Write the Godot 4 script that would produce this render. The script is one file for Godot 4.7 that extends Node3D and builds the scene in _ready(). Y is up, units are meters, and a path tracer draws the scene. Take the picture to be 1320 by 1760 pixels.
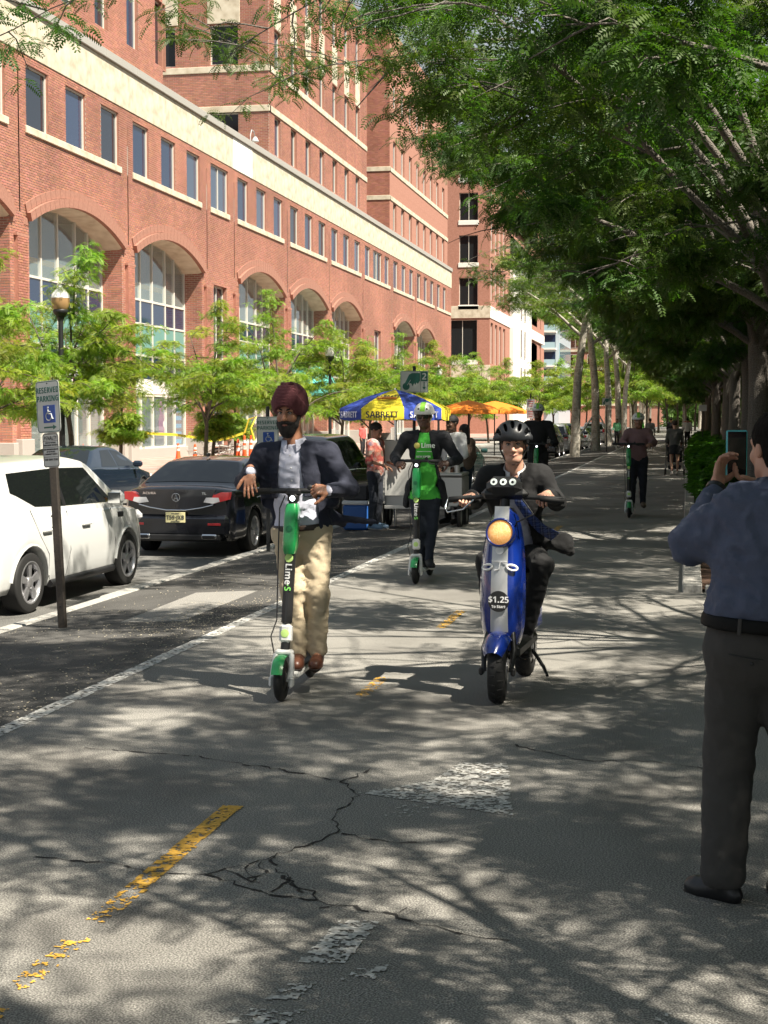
extends Node3D

# ---------------------------------------------------------------- mesh builder
class MB:
	var v := PackedVector3Array()
	var n := PackedVector3Array()
	var c := PackedColorArray()
	var tint := Color(1, 1, 1)
	var colored := false
	func tri(a: Vector3, b: Vector3, d: Vector3) -> void:   # counter-clockwise seen from outside
		var nn := (b - a).cross(d - a).normalized()
		v.append(a); v.append(d); v.append(b)
		n.append(nn); n.append(nn); n.append(nn)
		if colored:
			c.append(tint); c.append(tint); c.append(tint)
	func quad(a: Vector3, b: Vector3, d: Vector3, e: Vector3) -> void:
		tri(a, b, d)
		tri(a, d, e)
	func tris(a: Vector3, b: Vector3, d: Vector3, na: Vector3, nb: Vector3, nd: Vector3) -> void:
		v.append(a); v.append(d); v.append(b)
		n.append(na); n.append(nd); n.append(nb)
		if colored:
			c.append(tint); c.append(tint); c.append(tint)
	func box(ce: Vector3, s: Vector3, b := Basis.IDENTITY) -> void:
		var h := s * 0.5
		var p := []
		for i in 8:
			p.append(ce + b * Vector3(h.x if i & 1 else -h.x, h.y if i & 2 else -h.y, h.z if i & 4 else -h.z))
		quad(p[4], p[5], p[7], p[6])
		quad(p[1], p[0], p[2], p[3])
		quad(p[5], p[1], p[3], p[7])
		quad(p[0], p[4], p[6], p[2])
		quad(p[6], p[7], p[3], p[2])
		quad(p[0], p[1], p[5], p[4])
	# box between two corners given with z forward
	func bb(x0: float, x1: float, y0: float, y1: float, z0: float, z1: float) -> void:
		box(Vector3((x0 + x1) * 0.5, (y0 + y1) * 0.5, -(z0 + z1) * 0.5), Vector3(absf(x1 - x0), absf(y1 - y0), absf(z1 - z0)))
	# chamfered box
	func cbox(ce: Vector3, s: Vector3, ch: float, b := Basis.IDENTITY) -> void:
		var h := s * 0.5
		ch = minf(ch, minf(h.x, minf(h.y, h.z)) * 0.9)
		var f := func(sx: float, sy: float, sz: float, ax: int) -> Vector3:
			var q := Vector3(sx * (h.x - ch), sy * (h.y - ch), sz * (h.z - ch))
			q[ax] = [sx * h.x, sy * h.y, sz * h.z][ax]
			return ce + b * q
		for ax in 3:
			for sg in [-1.0, 1.0]:
				var q := []
				for e in [[-1, -1], [1, -1], [1, 1], [-1, 1]]:
					var d := [0.0, 0.0, 0.0]
					d[ax] = sg; d[(ax + 1) % 3] = e[0]; d[(ax + 2) % 3] = e[1]
					q.append(f.call(d[0], d[1], d[2], ax))
				if sg > 0: quad(q[0], q[1], q[2], q[3])
				else: quad(q[0], q[3], q[2], q[1])
		for ax in 3:   # edges along ax
			for e in [[1, 1], [-1, 1], [-1, -1], [1, -1]]:
				var a1 := (ax + 1) % 3
				var a2 := (ax + 2) % 3
				var lo := [0.0, 0.0, 0.0]
				var hi := [0.0, 0.0, 0.0]
				lo[ax] = -1.0; hi[ax] = 1.0
				lo[a1] = e[0]; hi[a1] = e[0]; lo[a2] = e[1]; hi[a2] = e[1]
				var q0: Vector3 = f.call(lo[0], lo[1], lo[2], a1)
				var q1: Vector3 = f.call(hi[0], hi[1], hi[2], a1)
				var q2: Vector3 = f.call(hi[0], hi[1], hi[2], a2)
				var q3: Vector3 = f.call(lo[0], lo[1], lo[2], a2)
				if e[0] * e[1] > 0: quad(q0, q3, q2, q1)
				else: quad(q0, q1, q2, q3)
		for sx in [-1.0, 1.0]:
			for sy in [-1.0, 1.0]:
				for sz in [-1.0, 1.0]:
					var q0: Vector3 = f.call(sx, sy, sz, 0)
					var q1: Vector3 = f.call(sx, sy, sz, 1)
					var q2: Vector3 = f.call(sx, sy, sz, 2)
					if sx * sy * sz > 0: tri(q0, q1, q2)
					else: tri(q0, q2, q1)
	# smooth surface over rows of points (each row the same length)
	func grid(rows: Array, closed := false, flip := false) -> void:
		var nr := rows.size()
		var nc: int = rows[0].size()
		var nm := []
		for i in nr:
			var r := PackedVector3Array()
			for j in nc:
				var jm := (j - 1 + nc) % nc if closed else maxi(j - 1, 0)
				var jp := (j + 1) % nc if closed else mini(j + 1, nc - 1)
				var du: Vector3 = rows[i][jp] - rows[i][jm]
				var dv: Vector3 = rows[mini(i + 1, nr - 1)][j] - rows[maxi(i - 1, 0)][j]
				if du.length_squared() < 1e-10:
					var k := 1 if i == 0 else nr - 2
					du = rows[k][jp] - rows[k][jm]
				var q := du.cross(dv).normalized()
				r.append(-q if flip else q)
			nm.append(r)
		for i in nr - 1:
			for j in (nc if closed else nc - 1):
				var k := (j + 1) % nc
				var a: Vector3 = rows[i][j]; var b: Vector3 = rows[i][k]; var d: Vector3 = rows[i + 1][k]; var e: Vector3 = rows[i + 1][j]
				if flip:
					tris(a, d, b, nm[i][j], nm[i + 1][k], nm[i][k])
					tris(a, e, d, nm[i][j], nm[i + 1][j], nm[i + 1][k])
				else:
					tris(a, b, d, nm[i][j], nm[i][k], nm[i + 1][k])
					tris(a, d, e, nm[i][j], nm[i + 1][k], nm[i + 1][j])
	func tube(pts: Array, rad: Array, seg := 8, cap := true) -> void:
		var rows := []
		var up := Vector3.UP
		var last := Vector3.ZERO
		var side := Vector3.ZERO
		for i in pts.size():
			var d: Vector3 = (pts[mini(i + 1, pts.size() - 1)] - pts[maxi(i - 1, 0)]).normalized()
			if i == 0:
				side = d.cross(up if absf(d.y) < 0.9 else Vector3.RIGHT).normalized()
			else:
				side = (side - d * side.dot(d)).normalized()
			var w := d.cross(side)
			var r := PackedVector3Array()
			var ra: float = rad[mini(i, rad.size() - 1)]
			for k in seg:
				var t := TAU * k / seg
				r.append(pts[i] + (side * cos(t) + w * sin(t)) * ra)
			rows.append(r)
		grid(rows, true)
		if cap:
			for e in [0, pts.size() - 1]:
				for k in seg:
					if e == 0: tri(pts[0], rows[0][(k + 1) % seg], rows[0][k])
					else: tri(pts[e], rows[e][k], rows[e][(k + 1) % seg])
	func lathe(prof: Array, seg := 16, xf := Transform3D.IDENTITY) -> void:   # prof: Vector2(radius, height)
		var rows := []
		for p in prof:
			var r := PackedVector3Array()
			for k in seg:
				var t := TAU * k / seg
				r.append(xf * Vector3(cos(t) * p.x, p.y, -sin(t) * p.x))
			rows.append(r)
		grid(rows, true)
	# extruded polygon (2D points, counter-clockwise in the xy plane of xf), from z 0 to depth
	func prism(poly: PackedVector2Array, depth: float, xf := Transform3D.IDENTITY) -> void:
		if Geometry2D.is_polygon_clockwise(poly): poly.reverse()
		var t := Geometry2D.triangulate_polygon(poly)
		for i in range(0, t.size(), 3):
			var a := poly[t[i]]; var b := poly[t[i + 1]]; var d := poly[t[i + 2]]
			if (b - a).cross(d - a) < 0:
				var q := b; b = d; d = q
			tri(xf * Vector3(a.x, a.y, depth), xf * Vector3(b.x, b.y, depth), xf * Vector3(d.x, d.y, depth))
			tri(xf * Vector3(a.x, a.y, 0), xf * Vector3(d.x, d.y, 0), xf * Vector3(b.x, b.y, 0))
		for i in poly.size():
			var a := poly[i]; var b := poly[(i + 1) % poly.size()]
			quad(xf * Vector3(a.x, a.y, 0), xf * Vector3(b.x, b.y, 0), xf * Vector3(b.x, b.y, depth), xf * Vector3(a.x, a.y, depth))
	func ball(ce: Vector3, r: Vector3, seg := 12, rings := 8, b := Basis.IDENTITY) -> void:
		var prof := []
		for i in rings + 1:
			var t := PI * i / rings - PI / 2
			prof.append(Vector2(maxf(cos(t), 0.0), sin(t)))
		lathe(prof, seg, Transform3D(b * Basis.from_scale(r), ce))
	func add(o: MB, xf := Transform3D.IDENTITY) -> void:
		for i in o.v.size():
			v.append(xf * o.v[i]); n.append((xf.basis * o.n[i]).normalized())
			if colored: c.append(tint)
	func mesh() -> ArrayMesh:
		var m := ArrayMesh.new()
		if v.is_empty(): return m
		var a := []
		a.resize(Mesh.ARRAY_MAX)
		a[Mesh.ARRAY_VERTEX] = v
		a[Mesh.ARRAY_NORMAL] = n
		if colored: a[Mesh.ARRAY_COLOR] = c
		m.add_surface_from_arrays(Mesh.PRIMITIVE_TRIANGLES, a)
		return m

# ---------------------------------------------------------------- naming helpers
var used := {}
func numbered(called: String) -> String:
	var k: int = used.get(called, 0)
	used[called] = k + 1
	return called if k == 0 else "%s_%03d" % [called, k]

func tag(o: Node, label: String, category: String, group := "") -> Node:
	o.set_meta("label", label)
	o.set_meta("category", category)
	if group != "": o.set_meta("group", group)
	return o

func thing(called: String, label: String, category: String, at := Vector3.ZERO, turn := 0.0, group := "") -> Node3D:
	var o := Node3D.new()
	o.name = numbered(called)
	add_child(o)
	o.position = at
	o.rotation.y = turn
	tag(o, label, category, group)
	return o

func part(called: String, mesh: Mesh, m: Material, parent: Node3D, at := Vector3.ZERO) -> MeshInstance3D:
	var o := MeshInstance3D.new()
	o.name = called
	o.mesh = mesh
	o.material_override = m
	parent.add_child(o, true)
	o.position = at
	return o

func pb(called: String, b: MB, m: Material, parent: Node3D) -> MeshInstance3D:
	return part(called, b.mesh(), m, parent)

func struct(called: String, b: MB, m: Material) -> MeshInstance3D:
	var o := part(numbered(called), b.mesh(), m, self)
	o.set_meta("kind", "structure")
	return o

func single(called: String, b: MB, m: Material, label: String, category: String, group := "") -> MeshInstance3D:
	var o := part(numbered(called), b.mesh(), m, self)
	tag(o, label, category, group)
	return o

func F(x: float, y: float, z: float) -> Vector3:   # z counted forward from the camera
	return Vector3(x, y, -z)

# ---------------------------------------------------------------- materials
func lin(r: float, g: float, b: float) -> Color:
	return Color(r, g, b).linear_to_srgb()

func mat(col: Color, rough := 0.8, metal := 0.0, spec := 0.5) -> StandardMaterial3D:
	var m := StandardMaterial3D.new()
	m.albedo_color = col
	m.roughness = rough
	m.metallic = metal
	m.metallic_specular = spec
	return m

func noise_tex(freq: float, ramp: Array, sd: int, size := 512, kind := FastNoiseLite.TYPE_SIMPLEX_SMOOTH, oct := 4, normal := false, bump := 2.0) -> NoiseTexture2D:
	var fn := FastNoiseLite.new()
	fn.noise_type = kind
	fn.seed = sd
	fn.frequency = freq
	fn.fractal_octaves = oct
	if kind == FastNoiseLite.TYPE_CELLULAR:
		fn.cellular_return_type = FastNoiseLite.RETURN_CELL_VALUE
	var t := NoiseTexture2D.new()
	t.width = size
	t.height = size
	t.seamless = true
	t.noise = fn
	if normal:
		t.as_normal_map = true
		t.bump_strength = bump
	elif ramp.size():
		var g := Gradient.new()
		var off := PackedFloat32Array()
		var cols := PackedColorArray()
		for r in ramp:
			off.append(r[0])
			cols.append(lin(r[1], r[2], r[3]))
		g.offsets = off
		g.colors = cols
		t.color_ramp = g
	return t

func tri_mat(tex: Texture2D, metres: float, rough := 0.85, world := true) -> StandardMaterial3D:
	var m := mat(Color.WHITE, rough)
	m.albedo_texture = tex
	m.uv1_triplanar = true
	m.uv1_world_triplanar = world
	m.uv1_scale = Vector3.ONE / metres
	return m

func relief(m: StandardMaterial3D, tex: Texture2D, cm: float) -> void:
	m.heightmap_enabled = true
	m.heightmap_texture = tex
	m.heightmap_scale = cm

func over(m: StandardMaterial3D, tex: Texture2D, metres: float, world := true) -> void:   # coarse stains multiplied over the grain
	m.detail_enabled = true
	m.detail_albedo = tex
	m.detail_blend_mode = BaseMaterial3D.BLEND_MODE_MUL
	m.detail_uv_layer = BaseMaterial3D.DETAIL_UV_2
	m.uv2_triplanar = true
	m.uv2_world_triplanar = world
	m.uv2_scale = Vector3.ONE / metres

var font: SystemFont
func text_mesh(s: String, height: float, depth := 0.002) -> TextMesh:
	var t := TextMesh.new()
	t.text = s
	t.font = font
	t.font_size = 64
	t.pixel_size = height / 46.0   # cap height is about 46 px of 64
	t.depth = depth
	t.curve_step = 2.0
	t.horizontal_alignment = HORIZONTAL_ALIGNMENT_CENTER
	t.vertical_alignment = VERTICAL_ALIGNMENT_CENTER
	return t

func lettering(called: String, s: String, height: float, m: Material, parent: Node3D, xf: Transform3D, stretch := 1.0, depth := 0.002) -> MeshInstance3D:
	var o := part(called, text_mesh(s, height, depth), m, parent)
	o.transform = xf * Transform3D(Basis.from_scale(Vector3(stretch, 1, 1)), Vector3.ZERO)
	return o

func rnd(sd: int) -> RandomNumberGenerator:
	var r := RandomNumberGenerator.new()
	r.seed = sd
	return r

# ---------------------------------------------------------------- camera, sky, sun
const CAMERA_HEIGHT := 1.77
const STREET := -0.32      # street level below the path
const WALK := -0.2         # far pavement
const KERB_X := -6.05
const FAR_KERB_X := -14.4
const LINE_X := -3.78

func make_camera_and_light() -> void:
	var cam := Camera3D.new()
	cam.name = "camera"
	add_child(cam)
	cam.position = Vector3(0, CAMERA_HEIGHT, 0)
	cam.rotation = Vector3(-atan(162.0 / 2640.0), atan(520.0 / 2640.0), 0)
	cam.fov = rad_to_deg(2.0 * atan(880.0 / 2640.0))
	cam.near = 0.1
	cam.far = 2000
	cam.current = true
	var env := Environment.new()
	env.background_mode = Environment.BG_SKY
	var sky := Sky.new()
	var sm := ProceduralSkyMaterial.new()
	sm.sky_top_color = lin(0.36, 0.43, 0.52)
	sm.sky_horizon_color = lin(0.85, 0.87, 0.86)
	sm.sky_curve = 0.16
	sm.ground_bottom_color = lin(0.08, 0.08, 0.08)
	sm.ground_horizon_color = lin(0.4, 0.45, 0.5)
	sky.sky_material = sm
	env.sky = sky
	env.background_energy_multiplier = 0.36
	env.tonemap_mode = Environment.TONE_MAPPER_LINEAR
	env.tonemap_exposure = 2.55
	env.sdfgi_enabled = true
	env.ssao_enabled = true
	env.ssil_enabled = true
	var we := WorldEnvironment.new()
	we.name = "world_environment"
	we.environment = env
	add_child(we)
	var sun := DirectionalLight3D.new()
	sun.name = "sun"
	add_child(sun)
	sun.light_energy = 1.6
	sun.light_color = Color(1.0, 0.965, 0.9)
	sun.light_angular_distance = 0.53
	sun.shadow_enabled = true
	# light travels to the left and a little away from the camera, about 58 degrees down
	sun.look_at_from_position(Vector3.ZERO, Vector3(-0.50, -0.85, -0.27), Vector3.UP)

# ---------------------------------------------------------------- ground
var asphalt: StandardMaterial3D
var paint_white: StandardMaterial3D
var paint_yellow: StandardMaterial3D
var concrete: StandardMaterial3D

func strip_mesh(x0: float, y0: float, x1: float, y1: float, z0: float, z1: float, st := 12) -> MB:
	var b := MB.new()
	for i in st:
		var a := lerpf(z0, z1, float(i) / st)
		var d := lerpf(z0, z1, float(i + 1) / st)
		b.quad(F(x0, y0, a), F(x1, y1, a), F(x1, y1, d), F(x0, y0, d))
	return b

func worn_patch(poly: PackedVector2Array, cell: float, keep: float, sd: int, y: float) -> MB:   # paint broken up by wear: small flakes inside an outline (x, z forward)
	var b := MB.new()
	var fn := FastNoiseLite.new()
	fn.seed = sd
	fn.frequency = 17.0
	fn.fractal_octaves = 5
	fn.fractal_gain = 0.7
	var lo := poly[0]
	var hi := poly[0]
	for p in poly:
		lo = lo.min(p); hi = hi.max(p)
	var nx := int((hi.x - lo.x) / cell) + 1
	var nz := int((hi.y - lo.y) / cell) + 1
	for i in nx:
		for j in nz:
			var p := lo + Vector2(i + 0.5, j + 0.5) * cell
			if not Geometry2D.is_point_in_polygon(p, poly): continue
			if fn.get_noise_2d(p.x, p.y) > keep: continue
			var q := []
			for e in [Vector2(-0.5, -0.5), Vector2(0.5, -0.5), Vector2(0.5, 0.5), Vector2(-0.5, 0.5)]:
				var w: Vector2 = p + e * cell
				w += Vector2(fn.get_noise_2d(w.x * 9.0, w.y * 9.0 + 50.0), fn.get_noise_2d(w.x * 9.0 + 80.0, w.y * 9.0)) * cell * 0.6
				q.append(F(w.x, y, w.y))
			b.quad(q[0], q[1], q[2], q[3])
	return b

func make_ground() -> void:
	var grain := noise_tex(0.16, [[0.0, 0.06, 0.057, 0.053], [0.35, 0.155, 0.149, 0.136], [0.55, 0.24, 0.23, 0.212], [0.75, 0.37, 0.355, 0.325], [1.0, 0.6, 0.575, 0.53]], 3, 1024, FastNoiseLite.TYPE_SIMPLEX, 3)
	var stain := noise_tex(0.006, [[0.0, 0.55, 0.54, 0.53], [0.35, 0.8, 0.8, 0.79], [0.55, 0.94, 0.94, 0.93], [1.0, 1.0, 1.0, 1.0]], 5, 1024, FastNoiseLite.TYPE_SIMPLEX_SMOOTH, 6)
	asphalt = tri_mat(grain, 1.8, 0.92)
	over(asphalt, stain, 13.0)
	relief(asphalt, noise_tex(0.16, [], 3, 1024, FastNoiseLite.TYPE_SIMPLEX, 3), 0.22)
	var dark_grain := noise_tex(0.16, [[0.0, 0.03, 0.029, 0.028], [0.45, 0.07, 0.067, 0.063], [0.7, 0.11, 0.105, 0.098], [1.0, 0.26, 0.25, 0.23]], 8, 1024, FastNoiseLite.TYPE_SIMPLEX, 3)
	var dark_asphalt := tri_mat(dark_grain, 2.1, 0.92)
	over(dark_asphalt, stain, 9.0)
	relief(dark_asphalt, noise_tex(0.14, [], 8, 1024, FastNoiseLite.TYPE_SIMPLEX, 3), 0.6)
	var street_mat := tri_mat(noise_tex(0.16, [[0.0, 0.06, 0.06, 0.06], [0.5, 0.13, 0.128, 0.122], [1.0, 0.3, 0.29, 0.27]], 12, 512, FastNoiseLite.TYPE_SIMPLEX, 3), 1.7, 0.92)
	over(street_mat, stain, 11.0)
	concrete = tri_mat(noise_tex(0.05, [[0.0, 0.2, 0.19, 0.175], [0.45, 0.33, 0.32, 0.295], [1.0, 0.44, 0.425, 0.395]], 17, 512, FastNoiseLite.TYPE_SIMPLEX, 5), 1.2, 0.9)
	paint_white = tri_mat(noise_tex(0.05, [[0.0, 0.25, 0.24, 0.22], [0.45, 0.45, 0.44, 0.41], [0.7, 0.58, 0.57, 0.54], [1.0, 0.68, 0.67, 0.64]], 21, 512, FastNoiseLite.TYPE_SIMPLEX, 5), 0.8, 0.8)
	paint_yellow = tri_mat(noise_tex(0.05, [[0.0, 0.42, 0.22, 0.03], [0.5, 0.62, 0.35, 0.045], [1.0, 0.72, 0.43, 0.08]], 22, 512, FastNoiseLite.TYPE_SIMPLEX, 5), 0.7, 0.8)

	var b := MB.new()
	b.quad(F(-900, -0.6, -200), F(900, -0.6, -200), F(900, -0.6, 1500), F(-900, -0.6, 1500))
	struct("ground", b, mat(lin(0.09, 0.085, 0.075), 0.95))
	# the path, and the strip of dark asphalt that falls to the kerb
	struct("path", strip_mesh(LINE_X, 0.0, 2.6, 0.0, -12, 128), asphalt)
	b = strip_mesh(KERB_X + 0.16, -0.12, LINE_X, -0.004, -12, 128)
	struct("verge", b, dark_asphalt)
	# edge line between them, a few millimetres up, with worn edges
	b = MB.new()
	var r := rnd(4)
	for k in 8:
		var q := 6.0 + k * 3.0
		var pl := PackedVector2Array([Vector2(LINE_X - 0.057, q), Vector2(LINE_X + 0.057, q), Vector2(LINE_X + 0.055, q + 2.99), Vector2(LINE_X - 0.058, q + 2.99)])
		b.v.append_array(worn_patch(pl, 0.019, 0.2, 70 + k, 0.004).v)
	b.n.resize(b.v.size())
	b.n.fill(Vector3.UP)
	var z := 30.0
	while z < 126.0:
		var l := r.randf_range(0.25, 0.6) if z < 45.0 else 3.0
		if z < 70.0 or r.randf() < 0.9:
			var w := 0.055 + r.randf_range(-0.008, 0.008)
			var o := r.randf_range(-0.006, 0.006)
			b.quad(F(LINE_X - w + o, 0.004, z), F(LINE_X + w + o, 0.004, z), F(LINE_X + w + o, 0.004, z + l), F(LINE_X - w + o, 0.004, z + l))
		z += l + (r.randf_range(0.0, 0.02) if r.randf() < 0.8 else r.randf_range(0.02, 0.12))
	var ln := struct("edge_line", b, paint_white)
	# kerb of separate stones
	var kerb := MB.new()
	struct("kerb", strip_mesh(KERB_X - 0.01, STREET - 0.1, KERB_X, STREET - 0.1, -12, 128, 1), concrete)
	var kn := get_node("kerb")
	z = -6.0
	var stones := []
	for k in 4:
		var sb := MB.new()
		sb.cbox(Vector3.ZERO, Vector3(0.18, 0.34, 1.83), 0.02 + 0.004 * k)
		stones.append(sb.mesh())
	var i := 0
	while z < 128.0:
		var s := part("kerb_stone", stones[i % 4], concrete, kn, F(KERB_X + 0.07 + r.randf_range(-0.006, 0.006), -0.283 + r.randf_range(-0.005, 0.005), z))
		z += 1.845
		i += 1
	# street, gutter line, far kerb and pavement
	struct("street", strip_mesh(FAR_KERB_X, STREET + 0.02, KERB_X + 0.02, STREET, -12, 420), street_mat)
	b = MB.new()
	b.bb(FAR_KERB_X - 0.16, FAR_KERB_X, -0.5, WALK, -12, 420)
	struct("far_kerb", b, concrete)
	var paver := tri_mat(noise_tex(0.11, [[0.0, 0.33, 0.19, 0.16], [0.5, 0.42, 0.26, 0.22], [1.0, 0.5, 0.35, 0.3]], 31, 512, FastNoiseLite.TYPE_CELLULAR, 2), 1.6, 0.9)
	over(paver, stain, 8.0)
	struct("pavement", strip_mesh(-44, WALK, FAR_KERB_X - 0.155, WALK, -12, 420), paver)
	# pale bands laid across the brick pavement
	b = MB.new()
	for k in 12:
		var zz := 22.0 + k * 11.65
		b.quad(F(-25.0, WALK + 0.004, zz), F(FAR_KERB_X - 0.2, WALK + 0.004, zz), F(FAR_KERB_X - 0.2, WALK + 0.004, zz + 0.8), F(-25.0, WALK + 0.004, zz + 0.8))
	b.quad(F(FAR_KERB_X - 1.4, WALK + 0.004, 10), F(FAR_KERB_X - 0.17, WALK + 0.004, 10), F(FAR_KERB_X - 0.17, WALK + 0.004, 180), F(FAR_KERB_X - 1.4, WALK + 0.004, 180))
	struct("pavement_band", b, concrete)
	# crossing street at the end of the path
	struct("cross_street", strip_mesh(-60, -0.1, 60, -0.1, 128.0, 146.0, 1), street_mat)
	struct("far_path", strip_mesh(-5.9, -0.02, 60, -0.02, 146.0, 420.0, 1), asphalt)
	# planting bed with a pale border on the right
	var mulch := tri_mat(noise_tex(0.09, [[0.0, 0.035, 0.018, 0.01], [0.5, 0.1, 0.052, 0.03], [1.0, 0.24, 0.13, 0.08]], 41, 512, FastNoiseLite.TYPE_SIMPLEX, 4), 0.9, 0.95)
	relief(mulch, noise_tex(0.09, [], 41, 512, FastNoiseLite.TYPE_SIMPLEX, 4), 4.0)
	b = strip_mesh(0.17, 0.03, 60, 0.05, 15.9, 128.0, 6)
	struct("planting_bed", b, mulch)
	b = MB.new()
	z = 15.8
	while z < 126.0:
		b.cbox(F(0.07, 0.02, z + 0.74), Vector3(0.2, 0.12, 1.47), 0.012)
		z += 1.48
	b.cbox(F(1.4, 0.02, 15.85), Vector3(2.4, 0.11, 0.1), 0.012)
	struct("bed_border", b, concrete)
	struct("park_ground", strip_mesh(2.6, -0.01, 60, 0.02, -40, 15.85, 3), tri_mat(noise_tex(0.05, [[0.0, 0.03, 0.045, 0.015], [1.0, 0.08, 0.11, 0.035]], 44, 512), 1.5, 0.95))

	# yellow centre dashes, worn
	var marks := Node3D.new()
	marks.name = "lane_marking"
	add_child(marks)
	marks.set_meta("kind", "structure")
	var seeds := [3.35, 5.12, 6.72, 9.75, 13.0, 16.4, 19.9, 23.3]
	var dashes := [[3.3, 4.2, -0.05], [4.35, 4.85, -0.2], [5.0, 5.4, -0.15], [5.4, 6.0, 0.1], [6.0, 6.65, 0.2], [9.45, 10.2, -0.12], [12.7, 13.9, -0.05], [16.4, 17.6, -0.05], [20.0, 21.2, -0.02], [24, 25.2, 0.0]]
	for d in dashes:
		var pl := PackedVector2Array([Vector2(-2.06, d[0]), Vector2(-1.975, d[0]), Vector2(-1.965, d[1]), Vector2(-2.06, d[1])])
		pb("yellow_dash", worn_patch(pl, 0.0075, d[2], int(d[0] * 10), 0.004), paint_yellow, marks)
	# worn white arrow and cycle symbol
	var tri1 := PackedVector2Array([Vector2(-1.5, 7.0), Vector2(-0.74, 6.72), Vector2(-0.88, 7.75), Vector2(-1.12, 7.72), Vector2(-1.2, 7.3)])
	pb("white_arrow", worn_patch(tri1, 0.011, 0.05, 61, 0.004), paint_white, marks)
	for q in [[-1.22, -1.04, 4.75, 5.2, 0.12], [-1.05, -0.92, 4.62, 4.78, -0.1], [-1.24, -1.12, 4.42, 4.58, 0.05], [-1.3, -1.1, 4.22, 4.36, -0.02], [-1.28, -0.95, 4.0, 4.1, 0.0], [-1.5, -1.32, 4.02, 4.1, 0.0], [-0.12, -0.02, 4.3, 4.55, -0.22], [-1.3, -1.12, 6.6, 6.85, -0.25]]:
		var pl := PackedVector2Array([Vector2(q[0], q[2]), Vector2(q[1] - 0.03, q[2] + 0.02), Vector2(q[1], q[3]), Vector2(q[0] + 0.04, q[3] - 0.02)])
		pb("cycle_symbol", worn_patch(pl, 0.0095, q[4], int(absf(q[0]) * 100), 0.004), paint_white, marks)

	# cracks: real open grooves would need the sheet cut, so the crack is a thin raised lip of crumbled dark filler
	var crack_mat := mat(lin(0.018, 0.017, 0.016), 1.0)
	var crumbs := MB.new()
	var cr := MB.new()
	var runs := [[[-1.66, 5.82], [-1.58, 5.68], [-1.66, 5.56]], [[-1.74, 5.7], [-1.66, 5.6], [-1.55, 5.52]], [[-1.52, 5.66], [-1.42, 5.52], [-1.38, 5.42]], [[-1.0, 5.29], [-0.95, 5.4]], [[-1.22, 5.36], [-1.3, 5.25]],
		[[-1.55, 7.5], [-1.62, 7.2], [-1.5, 6.95], [-1.53, 6.6], [-1.44, 6.3], [-1.55, 6.05], [-1.62, 5.9], [-1.56, 5.75]],
		[[-1.62, 5.9], [-1.72, 5.75], [-1.8, 5.62], [-1.62, 5.5], [-1.5, 5.42], [-1.3, 5.38], [-1.05, 5.3], [-0.85, 5.18], [-0.65, 5.1], [-0.5, 5.08]],
		[[-1.56, 5.75], [-1.48, 5.6], [-1.5, 5.42]], [[-1.7, 5.75], [-1.62, 5.62], [-1.62, 5.5]], [[-1.8, 5.62], [-1.95, 5.6], [-2.2, 5.68], [-2.6, 5.72]],
		[[-1.3, 5.38], [-1.35, 5.48], [-1.48, 5.6]], [[-1.44, 6.3], [-1.2, 6.2], [-0.9, 6.25]], [[-1.62, 7.2], [-2.0, 7.4], [-2.5, 7.6], [-3.2, 7.7]],
		[[-0.9, 8.2], [-0.5, 7.9], [-0.2, 7.95], [0.2, 7.8]]]
	for run in runs:
		var pts := []
		for k in run.size() - 1:
			var a := Vector2(run[k][0], run[k][1])
			var d := Vector2(run[k + 1][0], run[k + 1][1])
			var st := maxi(3, int(a.distance_to(d) / 0.04))
			for s in st:
				pts.append(a.lerp(d, float(s) / st) + Vector2(r.randf_range(-0.017, 0.017), r.randf_range(-0.017, 0.017)))
		for k in pts.size() - 1:
			var dv: Vector2 = (pts[k + 1] - pts[k])
			var nn := Vector2(-dv.y, dv.x).normalized() * (0.0015 + 0.0075 * pow(r.randf(), 2.0))
			cr.quad(F(pts[k].x - nn.x, 0.003, pts[k].y - nn.y), F(pts[k].x + nn.x, 0.003, pts[k].y + nn.y), F(pts[k + 1].x + nn.x, 0.003, pts[k + 1].y + nn.y), F(pts[k + 1].x - nn.x, 0.003, pts[k + 1].y - nn.y))
	var cn := struct("path_crack", cr, crack_mat)
	# concrete slab let into the verge near the post, with loose grit round it
	b = MB.new()
	b.prism(PackedVector2Array([Vector2(-4.98, -13.0), Vector2(-4.25, -13.0), Vector2(-4.3, -15.5), Vector2(-5.05, -15.4)]), 0.05, Transform3D(Basis(Vector3(1, 0.045, 0), Vector3(0, 0, 1), Vector3(0, 1, 0)), Vector3(0, 0.11, 0)))
	struct("verge_slab", b, tri_mat(grain, 1.9, 0.9))
	# loose gravel and fallen blossom on the verge and in the bed
	var mm := MultiMesh.new()
	mm.transform_format = MultiMesh.TRANSFORM_3D
	var gb := MB.new()
	gb.ball(Vector3.ZERO, Vector3(0.012, 0.005, 0.009), 5, 3)
	mm.mesh = gb.mesh()
	mm.instance_count = 2600
	for k in 2600:
		var gz := 8.0 + pow(r.randf(), 1.6) * 26.0
		var gx := r.randf_range(KERB_X + 0.2, LINE_X - 0.08)
		if k % 3 == 0: gx = LINE_X - 0.1 - absf(r.randfn(0, 0.25))
		if k % 4 == 1:
			gx = -4.3 + r.randfn(0, 0.3); gz = 13.0 + r.randfn(0, 0.7)
		gx = clampf(gx, KERB_X + 0.2, LINE_X - 0.05)
		var gy := lerpf(-0.12, -0.004, (gx - KERB_X - 0.16) / (LINE_X - KERB_X - 0.16))
		mm.set_instance_transform(k, Transform3D(Basis.from_euler(Vector3(0, r.randf() * TAU, 0)).scaled(Vector3.ONE * r.randf_range(0.25, 0.85)), F(gx, gy + 0.004, gz)))
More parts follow.
